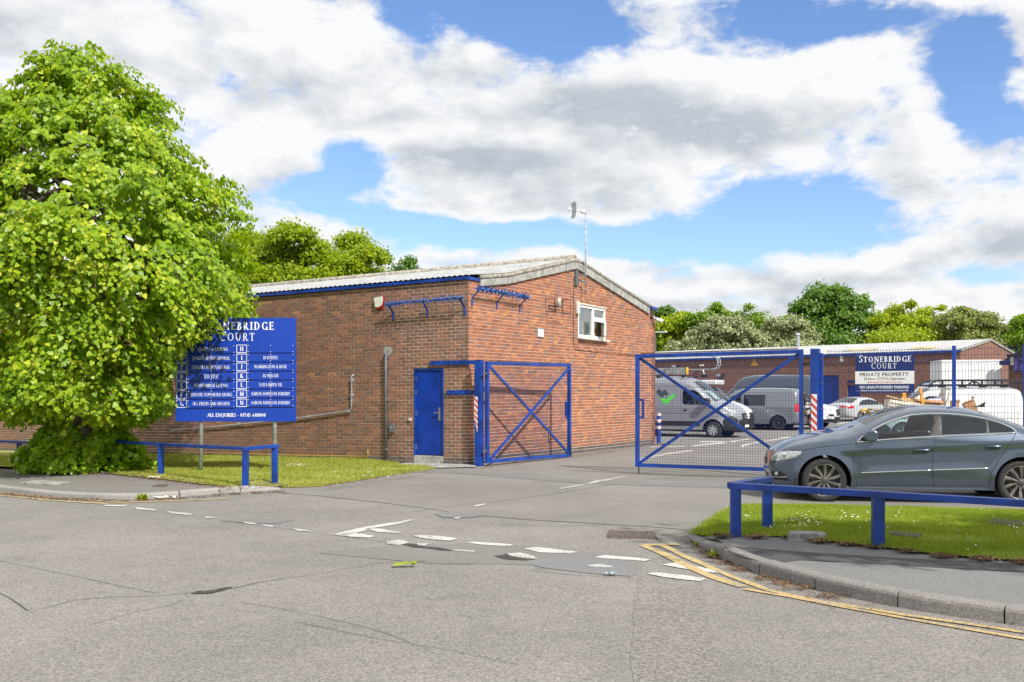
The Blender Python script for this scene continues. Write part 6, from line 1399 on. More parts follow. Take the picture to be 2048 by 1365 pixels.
# mirrored print reads the right way on the near flank (heading right): positions measured from the nose
S['regions'][-2] = ('badge', M_vinyl, [(3.10, 1.66), (3.30, 1.74), (3.44, 1.92), (3.30, 2.04), (3.16, 1.92), (3.04, 2.02), (2.88, 1.84), (2.98, 1.74), (3.06, 1.80)], .004)
S['regions'][-1] = ('tick', M_lime, [(2.56, 1.74), (2.68, 1.84), (2.96, 1.58), (3.12, 1.68), (3.22, 1.56), (2.98, 1.38)], .007)
M = van_at(1425.5, 877.5, 49.0, H30, 2.05, .95)
tv, hv = vehicle('panel_van', 'silver high roof panel van with a green tick badge behind the open gate', 'van', M, S)
def rack_and_ladder():
    Mi = M; ax = lambda x, y, z: Mi @ Vector((x, y, z))
    for k, x in enumerate((2.3, 3.4, 4.5)):
        m = MB(); m.beam((x, -.85, 2.58), (x, .85, 2.58), .05, .04); m.box((x, .8, 2.55), (.12, .08, .1)); m.box((x, -.8, 2.55), (.12, .08, .1)); m.build('roof_bar', M_black, tv)
    t = thing('pipe_carrier', ax(3.8, .7, 2.62), 'long pale perforated roof tube carried on top of the silver van', 'roof box', M=M.to_3x3().to_4x4())
    WM[t.name] = (Matrix.Translation(ax(3.8, .7, 2.62)) @ M.to_3x3().to_4x4()).inverted()
    def wb(m, c, s): m.box(ax(*c), s, M.to_3x3())
    m = MB(); wb(m, (3.75, .55, 2.79), (3.0, .22, .28)); m.build('body', plain('aluminium_box', (.36, .38, .38), .45, metal=.4, var=.25), t)
    for i in range(9):
        for z in (2.72, 2.86): m = MB(); m.lathe([(.0001, .003), (.022, .002)], ax(2.5 + i * .33, .663, z), M.to_3x3() @ Vector((0, 1, 0)), 8); m.build('hole', M_black, t)
    m = MB(); wb(m, (2.215, .55, 2.79), (.04, .25, .3)); m.build('end_cap', M_yellow, t)
    t = thing('ladder', ax(2.6, .3, 2.65), 'pale ladder with curved hook ends lying along the silver van roof', 'ladder', M=M.to_3x3().to_4x4())
    WM[t.name] = (Matrix.Translation(ax(2.6, .3, 2.65)) @ M.to_3x3().to_4x4()).inverted()
    for y in (.02, .36):
        m = MB(); m.tube([ax(4.4, y, 2.84), ax(1.2, y, 2.84), ax(1.02, y, 2.9), ax(.95, y, 3.05), ax(.98, y, 3.3), ax(1.15, y, 3.38), ax(1.35, y, 3.42)], .026, 8); m.build('ladder_rail', M_galv, t, smooth=True)
    for i in range(12): x = 1.3 + i * .27; MB().tube([ax(x, .02, 2.84), ax(x, .36, 2.84)], .016, 6).build('rung', M_galv, t)
    for z in (3.0, 3.15, 3.3): MB().tube([ax(.965, .02, z), ax(.965, .36, z)], .016, 6).build('rung', M_galv, t)
    t = thing('roof_spotlight', ax(1.5, .6, 2.5), 'small black work light on a bent white arm above the silver van cab', 'light', M=M.to_3x3().to_4x4()); WM[t.name] = (Matrix.Translation(ax(1.5, .6, 2.5)) @ M.to_3x3().to_4x4()).inverted()
    m = MB(); m.tube([ax(1.62, .4, 2.83), ax(1.55, .45, 2.8), ax(1.5, .5, 2.68), ax(1.5, .5, 2.62)], .02, 8); m.build('arm', M_white, t); m = MB(); wb(m, (1.48, .5, 2.57), (.3, .16, .12)); m.build('lamp', M_black, t, bevel=.02)
rack_and_ladder()
for z, y0, w in ((.93, 0, .5), (.86, 0, .8)): m = MB(); m.box((-.13 if z > .9 else -.15, y0, z), (.02, w, .035)); m.build('grille_bar', M_chrome, tv)
m = MB(); m.box((-.165, 0, .5), (.015, .52, .11)); m.build('number_plate', M_white, tv)
# white van behind it, nose showing
S = van_spec('large', M_vanwhite, H=2.3); M = van_at(1446, 871, 44.0, H30, 2.05, .95)
t, h = vehicle('panel_van', 'white van with only its nose and windscreen showing past the silver van', 'van', M, S)
t2 = thing('roof_box', M @ Vector((1.9, .5, 2.36)), 'white roof deflector box above the hidden white van', 'roof box'); m = MB(); m.box(M @ Vector((2.1, .2, 2.42)), (1.5, 1.3, .22), M.to_3x3()); m.build('box', M_vanwhite, t2, bevel=.05)
# grey camper facing left with a rear cycle carrier
Hl = -H30
S = van_spec('medium', M_camp, rim=M_black); S['regions'] += [('side_window', M_tint, [(2.28, 1.16), (2.28, 1.68), (3.32, 1.68), (3.32, 1.16)], -.003), ('tail_light', M_redlamp, [(4.72, .88), (4.90, .86), (4.93, 1.24), (4.80, 1.26), (4.72, 1.2)], .006)]
M = van_at(1556, 861, 42.3, Hl, 1.9, 3.95)
# van_at places the rear wheel: origin is shifted so that x = 3.95 sits on the foot
tcv, hc = vehicle('camper_van', 'grey camper van facing away with a folded cycle rack on its tailgate', 'camper van', M, S)
def camper_bits():
    L = 4.9
    for y in (-.78, .78): m = MB(); m.tube([(1.9, y, 2.02), (2.0, y, 2.05), (4.4, y, 2.05), (4.5, y, 2.0)], .018, 6); m.build('roof_rail', M_black, tcv)
    m = MB(); m.box((L + .09, .1, .86), (.02, .52, .13)); m.build('number_plate', M_yplate, tcv)
    m = MB()
    for y in (-.45, .45): m.tube([(L - .02, y, 1.75), (L + .18, y, 1.5), (L + .16, y, .98), (L + .05, y, .95)], .018, 6)
    for z, dx in ((1.62, .14), (1.42, .26), (1.22, .3), (1.05, .3)): m.tube([(L + dx, -.6, z), (L + dx, .6, z)], .02, 6)
    for z in (1.0, 1.2, 1.4): m.box((L + .28, 0, z), (.3, 1.2, .045))
    m.build('cycle_rack', M_black, tcv)
    for sgn in (-1, 1): MB().box((L - .03, sgn * .80, .42), (.2, .1, .035)).build('rear_reflector', M_redlamp, tcv)
camper_bits()
# big slate van behind the camper
S = van_spec('large', M_dkvan, H=2.72, L=5.9); M = van_at(1568, 853, 37.5, Hl, 2.05, 4.4)
t, h = vehicle('panel_van', 'tall dark slate panel van parked behind the grey camper van', 'van', M, S)
# white sports utility car, nose right
H_, L_ = 1.66, 4.6
top = [(.12, .30), (.02, .42), (0, .62), (.03, .84), (.16, .98), (.5, 1.06), (1.0, 1.12), (1.2, 1.16), (1.6, 1.42), (1.95, 1.58), (2.4, H_), (3.4, H_ - .02), (4.0, 1.56), (4.3, 1.3), (4.5, 1.1), (4.6, .8), (4.58, .5), (4.5, .35)]
suv = dict(W=1.88, top=top, sill=.30, arches=[(.9, .36, .42), (3.6, .36, .42)], round=.15, belt=1.0, tumble=.3, nose=.9, tail=.6, nf=.26, tf=.15, wr=.36, spokes=5, style=dict(rim=.66, w0=.1, w1=.12), tuck=.5, crownx=[(top[0], .07), (top[3], .13), (top[6], .1), (top[10], .05), (top[17], .05)],
           regions=[('side_window', M_tint, [(1.4, 1.1), (1.75, 1.4), (2.4, 1.52), (3.7, 1.45), (4.0, 1.2), (3.9, 1.1)], -.003), ('headlight', M_lamp, [(.1, .86), (.5, .92), (.62, 1.0), (.2, .99)], .002), ('bumper', M_black, [(.02, .32), (.02, .46), (.47, .46), (.49, .32)], .004), ('intake', M_black, [(.03, .6), (.26, .62), (.2, .72), (.03, .7)], .003)],
           bands=[('windscreen', M_carglass, top[7], top[9], -.88, .88), ('grille', M_black, (0, .60), (.03, .84), -.75, .75), ('bumper', M_black, top[0], (0, .52), -1, 1)], strips=[('door_gap', M_black, [(1.3, 1.05), (1.3, .4)], .006, False)], paint=M_vanwhite, rim=M_steel, step=.07, grid=.12, nv=14)
M = van_at(1628, 858, 41.5, H30, 1.88, .9); vehicle('parked_car', 'white sport utility car nose peeping out right of the striped gate post', 'car', M, suv)
# pale silver saloon, tail towards us
top = [(.1, .3), (.0, .45), (.02, .62), (.12, .76), (.6, .86), (1.1, .94), (1.25, .97), (1.7, 1.22), (2.1, 1.38), (2.6, 1.43), (3.3, 1.38), (3.9, 1.15), (4.1, 1.06), (4.55, 1.02), (4.66, .9), (4.68, .6), (4.62, .38), (4.5, .32)]
sal = dict(W=1.82, top=top, sill=.26, arches=[(.85, .32, .37), (3.6, .32, .37)], round=.14, belt=.93, tumble=.42, nose=.9, tail=.8, nf=.3, tf=.2, wr=.32, spokes=7, style=dict(rim=.66, w0=.1, w1=.1), tuck=.4, crownx=[(top[0], .07), (top[4], .11), (top[9], .05), (top[13], .08), (top[17], .06)],
           regions=[('side_window', M_tint, [(1.5, 1.0), (1.85, 1.2), (2.5, 1.32), (3.25, 1.27), (3.75, 1.05), (3.7, .98)], -.003), ('tail_light', M_redlamp, [(4.25, .80), (4.6, .78), (4.63, .92), (4.4, .97), (4.2, .94)], .004)],
           bands=[('windscreen', M_carglass, top[6], top[8], -.88, .88), ('rear_window', M_carglass, top[10], top[12], -.84, .84), ('tail_light', M_redlamp, (4.6, .95), (4.67, .80), -1, -.5), ('tail_light', M_redlamp, (4.6, .95), (4.67, .80), .5, 1)], strips=[('door_gap', M_black, [(1.3, .95), (1.3, .3)], .006, False), ('door_gap', M_black, [(2.5, 1.3), (2.45, .3)], .006, False)], paint=M_silver2, rim=M_steel, step=.07, grid=.12, nv=14)
M = van_at(1722, 844.5, 34.5, (.80, .6, 0), 1.82, 3.6); vehicle('parked_car', 'pale silver saloon seen from behind near the blue unit door', 'car', M, sal)
# white van with black roof rack, facing left
S = van_spec('medium', M_vanwhite, L=5.1, bump=M_black); M = van_at(1806, 884, 55.0, (-.985, .17, 0), 1.9, .92)
trv, hr = vehicle('panel_van', 'white van with a long black roof rack right of the private property sign', 'van', M, S)
m = MB()
for y in (-.8, .8):
    m.tube([(1.72, y, 2.0), (1.85, y, 2.06), (2.15, y, 2.24), (4.9, y, 2.24), (5.02, y, 2.16)], .024, 6); m.tube([(1.85, y, 2.06), (5.0, y, 2.06)], .034, 6)
    for x in (2.7, 3.4, 4.1, 4.8): m.box((x, y, 2.15), (.07, .04, .18))
    for x in (2.3, 3.0, 3.7, 4.4): m.box((x, y * .96, 2.0), (.26, .05, .07))
m.build('roof_rack', M_black, trv)
for x in np.arange(2.0, 5.0, .42): MB().tube([(x, -.8, 2.08), (x, .8, 2.08)], .014, 6).build('rack_bar', M_black, trv)
m = MB(); m.tube([(3.2, -.82, 2.10), (3.35, -.86, 2.2), (3.5, -.8, 2.14), (3.62, -.84, 2.06)], .03, 6); m.build('strap', M_black, trv)
# box lorry behind it
Yb = 46.0; k = Yb / F; hdv = Vector((-.985, .17, 0)); q = Vector(((1871 - CX) * k, Yb, gz(20, Yb))); xx = -hdv; yy = UP.cross(xx); MB3 = Matrix((xx, yy, UP)).transposed(); M4 = place(q + yy * 1.05, hdv, 2.1)
tb = thing('box_lorry', q, 'white box body lorry standing behind the van with the roof rack', 'lorry', M=M4.to_3x3().to_4x4()); WM[tb.name] = None
zt = EYE + (CY - 722) * k - q.z; lw = (1982 - 1871) * k; m = MB(); m.box((lw / 2, 0, (zt + .75) / 2), (lw, 2.1, zt - .75)); m.build('box_body', plain('lorry_white', (.74, .75, .75), .45, var=.06, scale=1.2), tb, bevel=.03)
for i in range(7): m = MB(); m.box((.2 + i * lw / 7.2, -1.053, (zt + .75) / 2), (.02, .008, zt - .85)); m.build('panel_rib', M_white, tb)
cab = [(-1.75, .5), (-1.8, .9), (-1.7, 1.15), (-1.1, 1.35), (-.85, 1.75), (-.5, 2.15), (-.3, 2.25), (-.02, 2.27), (-.02, .5)]; m = MB(); m.prism(cab, (0, 1.0, 0), (1, 0, 0), (0, 0, 1), 2.0); m.build('cab', M_vanwhite, tb, bevel=.05)
m = MB(); m.prism([(-1.0, 1.42), (-.78, 1.8), (-.45, 2.1), (-.2, 2.1), (-.2, 1.42)], (0, -1.0, 0), (1, 0, 0), (0, 0, 1), .01); m.build('cab_window', M_tint, tb)
for x in (-1.1, 2.8):
    for sgn in (-1, 1): wheel(tb, Vector((x, sgn * 1.0, .36)), (0, sgn, 0), .36, .22, 6, dict(rim=.6, w0=.15, w1=.15), M_galv)
m = MB(); m.box((1.3, 0, .66), (4.4, .9, .14)); m.build('chassis', M_black, tb)
# ================================================================== FAR UNIT, CLUTTER, TREES
def far_unit():
    A = at(1300, 722, 80.0); B = at(1921, 703, 63.0); A.z = B.z = 0; d = (B - A).normalized(); L = (B - A).length; n = Vector((d.y, -d.x, 0)); M = Matrix((d, n, UP)).transposed()
    g = .14; zg = EYE + (CY - 712) / F * 69.5; bn = brick_flat_mat('far_brickwork', d); bn2 = brick_flat_mat('far_brickwork_gable', n)
    t = thing('brick_unit', A, 'long low brick unit with blue shutter behind the parked vans', 'building')
    A = A - d * 12; L += 12
    def f(px, py):
        u = (px - CX) / F; s = (u * A.y - A.x) / (d.x - u * d.y); return s, EYE + (CY - py) / F * (A.y + s * d.y)
    def q(s, z, o=0.0): return A + d * s + UP * z + n * o
    sh = (f(1641, 0)[0] - .9, f(1677.5, 0)[0], .1, f(1660, 751)[1]); dr = (f(1694.3, 0)[0], f(1720.5, 0)[0], .1, f(1700, 771)[1])
    poly = [(0, -.3), (L, -.3), (L, zg), (0, zg)]; V, T = sheet2d(poly, [rect(sh), rect(dr)]); m = MB(); m.add([q(x, z) for x, z in V], T[-1])
    for b in (sh, dr): r_ = [q(x, z) for x, z in rect(b)]; m.add(r_ + [p - n * .22 for p in r_], [(i, (i + 1) % 4, (i + 1) % 4 + 4, i + 4) for i in range(4)])
    m.build('wall', bn, t); D = 10.5; zr = EYE + (CY - 683.5) / F * 66.5 + .05
    P = [q(L, -.3), q(L, -.3, -D), q(L, zg, -D), q(L, zr, -D / 2), q(L, zg)]; m = MB(); m.add(P, [(0, 1, 2, 3, 4)]); m.build('wall', bn2, t)
    m = MB(); m.beam(q(0, zg + .02, .1), q(L, zg + .02, .1), .14, .13); m.build('gutter', M_blue, t)
    for s_ in (1, -1):
        m = MB(); nu = int(L / .146 * 4); vs = []
        for i in range(nu + 1):
            w = .03 * math.sin(i * math.pi / 2); a = i / nu * (L + .12)
            for k in (0, 1): z = zg + .12 if k == 0 else zr + .12; o = (.1 if s_ > 0 else -D - .1) if k == 0 else -D / 2; vs.append(q(a, z + w, o))
        m.add(vs, [(2 * i, 2 * i + 1, 2 * i + 3, 2 * i + 2) for i in range(nu)]); m.build('roof', M_roof, t)
    m = MB(); m.beam(q(L + .06, zg + .1, .1), q(L + .06, zr + .1, -D / 2), .05, .16); m.beam(q(L + .06, zr + .1, -D / 2), q(L + .06, zg + .1, -D), .05, .16); m.build('verge_board', M_conc, t)
    yp = plain('roof_light_panel', (.5, .42, .2), .6, var=.3, scale=1)
    for a, b in ((f(1320, 0)[0], f(1350, 0)[0]), (f(1400, 0)[0], f(1425, 0)[0]), (f(1520, 0)[0], f(1580, 0)[0]), (f(1675, 0)[0], f(1735, 0)[0]), (f(1805, 0)[0], f(1855, 0)[0])):
        m = MB(); zz = (zg + zr) / 2; m.add([q(a, zg + .12 + (zr - zg) * .16 + .04, .1 - D * .08), q(b, zg + .12 + (zr - zg) * .16 + .04, .1 - D * .08), q(b, zg + .12 + (zr - zg) * .36 + .04, .1 - D * .18), q(a, zg + .12 + (zr - zg) * .36 + .04, .1 - D * .18)], [(0, 1, 2, 3)]); m.build('roof_light', yp, t)
    sb = MB().box(q((sh[0] + sh[1]) / 2, (sh[2] + sh[3]) / 2, -.16), (sh[1] - sh[0], .03, sh[3] - sh[2]), M).build('roller_shutter', M_bluedoor, t)
    k = int((sh[3] - sh[2]) / .11)
    for i in range(k): MB().box(q((sh[0] + sh[1]) / 2, sh[2] + .055 + i * .11, -.135), (sh[1] - sh[0], .03, .085), M).build('slat', M_blue, sb, bevel=.008)
    db = MB().box(q((dr[0] + dr[1]) / 2, (dr[2] + dr[3]) / 2, -.16), (dr[1] - dr[0], .05, dr[3] - dr[2]), M).build('door', M_bluedoor, t)
    m = MB(); hx = dr[0] + (dr[1] - dr[0]) * .18; m.box(q(hx, 1.15, -.12), (.05, .03, .3), M); m.box(q(hx + .08, 1.2, -.10), (.16, .03, .03), M); m.build('door_handle', M_steel, db)
    MB().box(q((dr[0] + dr[1]) / 2, dr[3] + .26, .02), (dr[1] - dr[0] - .1, .03, .16), M).build('number_board', M_navy, t)
    a = f(1687.5, 803); MB().box(q(a[0], a[1], .08), (.32, .14, .36), M).build('letter_box', M_black, t)
    a = f(1683.5, 718); lt = thing('wall_light', q(a[0], a[1]), 'pale oval light high on the far unit above the blue shutter', 'wall light'); m = MB(); m.lathe([(.0001, .12), (.12, .1), (.16, 0)], q(a[0], a[1] + .1), n, 14); m.lathe([(.0001, .12), (.12, .1), (.16, 0)], q(a[0], a[1] - .1), n, 14); m.build('lens', M_offwhite, lt, smooth=True)
    a = f(1509, 725); wt = thing('warning_sign', q(a[0], a[1]), 'small yellow triangular warning sign on the far brick wall', 'sign'); m = MB(); m.prism([(-.3, -.24), (.3, -.24), (0, .28)], q(a[0], a[1], .03), d, UP, -.02); m.build('panel', M_yellow, wt); m = MB(); m.add([q(a[0] + x, a[1] + z, .036) for x, z in ((.03, .16), (-.08, -.02), (-.01, -.02), (-.04, -.17), (.08, .03), (.01, .03))], [(0, 1, 2), (2, 3, 4, 5), (0, 2, 5)]); m.build('bolt_mark', M_printblk, wt)
    for i, (px, py, lb) in enumerate(((1353, 733, 'small floodlight on the far brick wall above the silver van'), (1442, 751, 'dark floodlight low on the far brick wall near the ladder end'))):
        a = f(px, py); ft = thing('floodlight', q(a[0], a[1]), lb, 'floodlight'); MB().box(q(a[0] - .1, a[1], .2), (.34, .16, .18), M).build('head', M_galv, ft, bevel=.02); MB().box(q(a[0] + .18, a[1] - .02, .1), (.2, .2, .14), M).build('bracket', M_black, ft)
    a = f(1405, 731.5); ft = thing('security_light', q(a[0], a[1]), 'twin white spot lights on the far wall between floodlight and ladder', 'security light')
    for dx in (-.11, .11): m = MB(); m.lathe([(.0001, .14), (.07, .12), (.08, 0)], q(a[0] + dx, a[1], .03), n, 10); m.build('lamp', M_offwhite, ft)
    # flue
    c = at(1596, 692, 76); ft = thing('flue_pipe', Vector((c.x, c.y, zr)), 'grey flue pipe with a cap standing above the far roof', 'flue'); m = MB(); zt = EYE + (CY - 671) / F * 76; m.tube([Vector((c.x, c.y, zg)), Vector((c.x, c.y, zt))], .13, 12); m.build('pipe', M_galv, ft); m = MB(); m.lathe([(.2, 0), (.17, .12), (.0001, .2)], Vector((c.x, c.y, zt)), UP, 12); m.build('cap', M_galv, ft)
far_unit()
def right_unit():
    d = Vector((-.42, .907, 0)).normalized(); d = H30.cross(UP).normalized() * -1; 
    O = at(2017, 750, 44.0); O.z = 0; d = Vector((.5, -.866, 0)); n = Vector((-.866, -.5, 0)); M = Matrix((d, n, UP)).transposed()
    def q(s, z, o=0.0): return O + d * s + UP * z + n * o
    ze = EYE + (CY - 724) / F * 44; L = 9.0; zr = ze + 2.4; t = thing('brick_unit', O, 'dark brick gable of another unit at the right edge above the white van', 'building')
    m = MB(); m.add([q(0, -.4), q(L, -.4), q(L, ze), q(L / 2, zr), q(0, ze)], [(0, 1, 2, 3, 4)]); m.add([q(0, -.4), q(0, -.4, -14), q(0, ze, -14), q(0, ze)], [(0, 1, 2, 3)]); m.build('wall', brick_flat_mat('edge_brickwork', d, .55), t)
    m = MB(); m.beam(q(-.1, ze + .02, .05), q(L / 2, zr + .05, .05), .06, .2); m.build('verge_board', M_darkgrey, t)
    m = MB(); m.add([q(-.15, ze + .05, .1), q(L / 2, zr + .1, .1), q(L / 2, zr + .1, -14), q(-.15, ze + .05, -14)], [(0, 1, 2, 3)]); m.build('roof', M_roof, t)
    for px, py, nm, sz, mt, lb in ((2027, 712, 'floodlight', (.4, .22, .12), M_black, 'black floodlight on the right edge gable, lower of two'), (2041, 712, 'floodlight', (.4, .22, .12), M_black, 'black floodlight at the right picture edge, upper of two'), (2028, 722, 'alarm_box', (.16, .12, .4), M_cream, 'cream alarm box under the black floodlights at the right edge'), (2014, 726, 'wall_camera', (.5, .2, .2), M_navy, 'dark blue camera housing on the corner of the right edge gable'), (2041, 727, 'notice_board', (.5, .04, .7), plain('poster', (.12, .1, .4), .5, var=.6, scale=8), 'purple notice on the right edge gable wall')):
        u = (px - CX) / F; s = (u * O.y - O.x) / (d.x - u * d.y); Yp = O.y + s * d.y; z = EYE + (CY - py) / F * Yp; th = thing(nm, q(s, z, .1), lb, nm.replace('_', ' '), 'floodlights on the right edge gable' if nm == 'floodlight' else None)
        MB().box(q(s, z, .1), sz, M).build('case', mt, th, bevel=.02); MB().box(q(s, z + sz[2] * .3, .02), (.08, .16, .08), M).build('bracket', M_black, th)
right_unit()
def lamp_post():
    c = at(1311, 700, 92); t = thing('street_lamp', Vector((c.x, c.y, 0)), 'thin green street lamp between the gable corner and the trees', 'street lamp'); zt = EYE + (CY - 666) / F * 92
    m = MB(); m.tube([Vector((c.x, c.y, 0)), Vector((c.x, c.y, zt))], .09, 8, r1=.06); m.build('pole', plain('lamp_green', (.03, .12, .12), .5), t); MB().box(Vector((c.x + .35, c.y, zt + .05)), (1.5, .4, .12)).build('lantern', M_galv, t, bevel=.03)
lamp_post()
# clutter between the fence and the white van
def clut(name, px, py, Y, size, rz, mat, label, cat, tilt=0.0, group=None, extra=None):
    c = at(px, py, Y); M = Matrix.Rotation(R(rz), 3, 'Z') @ Matrix.Rotation(R(tilt), 3, 'Y'); t = thing(name, c, label, cat, group)
    m = MB(); sx, sy, sz = size; w = .03
    if extra == 'open':
        for cc, s in (((0, -sy / 2 + w / 2, 0), (sx, w, sz)), ((0, sy / 2 - w / 2, 0), (sx, w, sz)), ((-sx / 2 + w / 2, 0, 0), (w, sy - 2 * w, sz)), ((sx / 2 - w / 2, 0, 0), (w, sy - 2 * w, sz)), ((0, 0, -sz / 2 + w / 2), (sx - 2 * w, sy - 2 * w, w))): m.box(c + M @ Vector(cc), s, M)
        m.build('box', mat, t); mm = MB(); mm.box(c + M @ Vector((0, -sy * .56, sz / 2 + .02)), (sx * .95, sy * .2, .012), M @ Matrix.Rotation(R(35), 3, 'X')); mm.box(c + M @ Vector((sx * .5, 0, sz / 2 + .04)), (.012, sy * .9, .10), M @ Matrix.Rotation(R(25), 3, 'Y')); mm.build('flap', mat, t)
    else:
        m.box(c, size, M); m.build('panel', mat, t, bevel=.008)
        if extra == 'shelf':
            for k in (-.25, .1, .35): MB().box(c + M @ Vector((0, -sy / 2 - .01, sz * k)), (sx * .9, .04, .03), M).build('batten', M_offwhite, t)
    return t
YC = 24.0
clut('cupboard', 1812, 820, YC, (.95, .5, .36), -8, M_offwhite, 'dirty white cupboard carcass lying on the rubbish heap behind the fence', 'cupboard', 9, extra='shelf')
clut('cardboard_box', 1838, 808, YC + .2, (1.0, .5, .13), -10, M_card, 'long brown cardboard tray on top of the white cupboard', 'cardboard box', 5, extra='open')
clut('wooden_plank', 1808, 801, YC - .1, (.85, .12, .04), -6, plain('raw_timber', (.45, .33, .2), .8, var=.3), 'thin timber plank sticking out above the rubbish heap', 'plank', 14)
clut('leaning_board', 1888, 800, YC + .4, (.08, .4, .62), 12, M_offwhite, 'curved grey white board leaning against the white van side', 'board', 20)
clut('plastic_crate', 1862, 812, YC + .3, (.34, .3, .26), 8, plain('lilac_plastic', (.5, .52, .75), .5), 'pale lilac plastic crate between cupboard and leaning board', 'crate', 0, extra='open')
clut('white_post', 1893, 806, YC + .3, (.12, .12, .6), 4, M_white, 'short white upright post beside the leaning board', 'post', 3)
clut('cardboard_box', 1905, 813, YC + .5, (.2, .2, .24), 30, M_card, 'small brown cardboard box left of the fence post above the car roof', 'cardboard box', 18, extra='open')
clut('cardboard_box', 1940, 814, YC + .5, (.26, .2, .26), -14, M_card, 'torn brown cardboard box right of the fence post above the car roof', 'cardboard box', -20, extra='open')
clut('yellow_lance', 1843, 793, YC - .2, (.06, .06, .42), 0, plain('orange_foam', (.7, .33, .04), .6), 'orange upright bar standing in front of the van window', 'post', -10)
clut('orange_post', 1808, 789, 33.0, (.10, .10, .3), 0, plain('orange_post', (.75, .36, .03), .6), 'short orange post below the corner of the property sign', 'post')
for i, (px, py, w, tl) in enumerate(((1776, 823, .9, 6), (1770, 829, .8, -4), (1785, 832, .7, 10))): clut('broken_board', px, py, YC - .6 - i * .2, (w, .4, .035), i * 12, (plain('mucky_board', (.3, .22, .15), .8, var=.4), M_offwhite, M_offwhite)[i], ('brown stained board, topmost in the heap beside the yellow trolley', 'pale broken board, middle of the heap beside the yellow trolley', 'pale broken board, lowest in the heap beside the yellow trolley')[i], 'board', tl)
def trolley():
    c = at(1738, 862, 23.5); c.z = gz(c.x, c.y); t = thing('hand_trolley', c, 'yellow and dark green hand trolley standing left of the rubbish heap', 'trolley'); Z = lambda py: EYE + (CY - py) / F * 23.5
    X_ = lambda px: (px - CX) / F * 23.5
    m = MB(); m.beam((X_(1742), 23.5, Z(870)), (X_(1736), 23.5, Z(824)), .12, .08, (0, 1, 0)); m.tube([Vector((X_(1736), 23.5, Z(824))), Vector((X_(1732), 23.5, Z(819.5))), Vector((X_(1725), 23.5, Z(820))), Vector((X_(1724), 23.5, Z(825)))], .035, 8); m.build('frame', M_yellow, t)
    m = MB(); m.box((X_(1731), 23.4, (Z(870) + Z(828)) / 2), (.13, .25, Z(828) - Z(870))); m.build('body', M_green, t, bevel=.02)
    m = MB(); m.lathe([(.0001, -.03), (.1, -.03), (.12, 0), (.1, .03), (.0001, .03)], (X_(1726), 23.3, gz(8.3, 23.5) + .12), (0, 1, 0), 16); m.build('wheel', M_rubber, t)
trolley()

# ------------------------------------------------------------------ foliage
def leaf_arrays(P, tip, nor, size, fold=.25, kind='kite'):
    n = len(P); tip = tip / (np.linalg.norm(tip, axis=1)[:, None] + 1e-9); nor = nor - tip * (nor * tip).sum(1)[:, None]; nor /= (np.linalg.norm(nor, axis=1)[:, None] + 1e-9); sd = np.cross(tip, nor); s = size[:, None]
    if kind == 'heart':
        pts = [(0, .0, 0), (-.42, .02, .12), (-.46, .40, .10), (0, 1.0, -.06), (.46, .40, .10), (.42, .02, .12)]
        V = np.stack([P + (sd * a + tip * (b - .3) + nor * c * fold * 2.2) * s for a, b, c in pts], 1); i = np.arange(n)[:, None] * 6
        T = np.concatenate([i + np.array([[0, 1, 2]]), i + np.array([[0, 2, 3]]), i + np.array([[0, 3, 4]]), i + np.array([[0, 4, 5]])], 1).reshape(-1, 3); return V.reshape(-1, 3), T
    pts = [(0, 0, 0), (-.36, .45, .12), (0, 1, 0), (.36, .45, .12)]; V = np.stack([P + (sd * a + tip * (b - .4) + nor * c * fold * 2) * s for a, b, c in pts], 1); i = np.arange(n)[:, None] * 4
    T = np.concatenate([i + np.array([[0, 1, 2]]), i + np.array([[0, 2, 3]])], 1).reshape(-1, 3); return V.reshape(-1, 3), T
def unit(n): v = RNG.normal(size=(n, 3)); return v / np.linalg.norm(v, axis=1)[:, None]
def trunk_mesh(t, base, top, r, limbs, mat=M_bark, seed=0, ends=None):
    rnd = random.Random(seed); b, tt = Vector(base), Vector(top); pts = [b.lerp(tt, k) + Vector((rnd.uniform(-1, 1), rnd.uniform(-1, 1), 0)) * r * .5 * (k > 0) for k in np.linspace(0, 1, 6)]; pts[0] = b
    MB().tube(pts, [r * 1.25] + [r * (1 - .16 * i) for i in range(1, 6)], 10).build('trunk', mat, t, smooth=True)
    m = MB()
    for i in range(limbs):
        k = rnd.uniform(.25, .95); s = b.lerp(tt, k)
        e = Vector(ends[i % len(ends)]) if ends is not None and len(ends) else s + Vector((rnd.uniform(-1, 1), rnd.uniform(-1, 1), rnd.uniform(.2, .8))) * (tt - b).length * .45
        mid = s.lerp(e, .5) + Vector((0, 0, .1 * (e - s).length)); m.tube([s, mid, e], [r * .38 * (1.1 - k * .6), r * .22, r * .05], 6)
    m.build('limbs', mat, t, smooth=True)
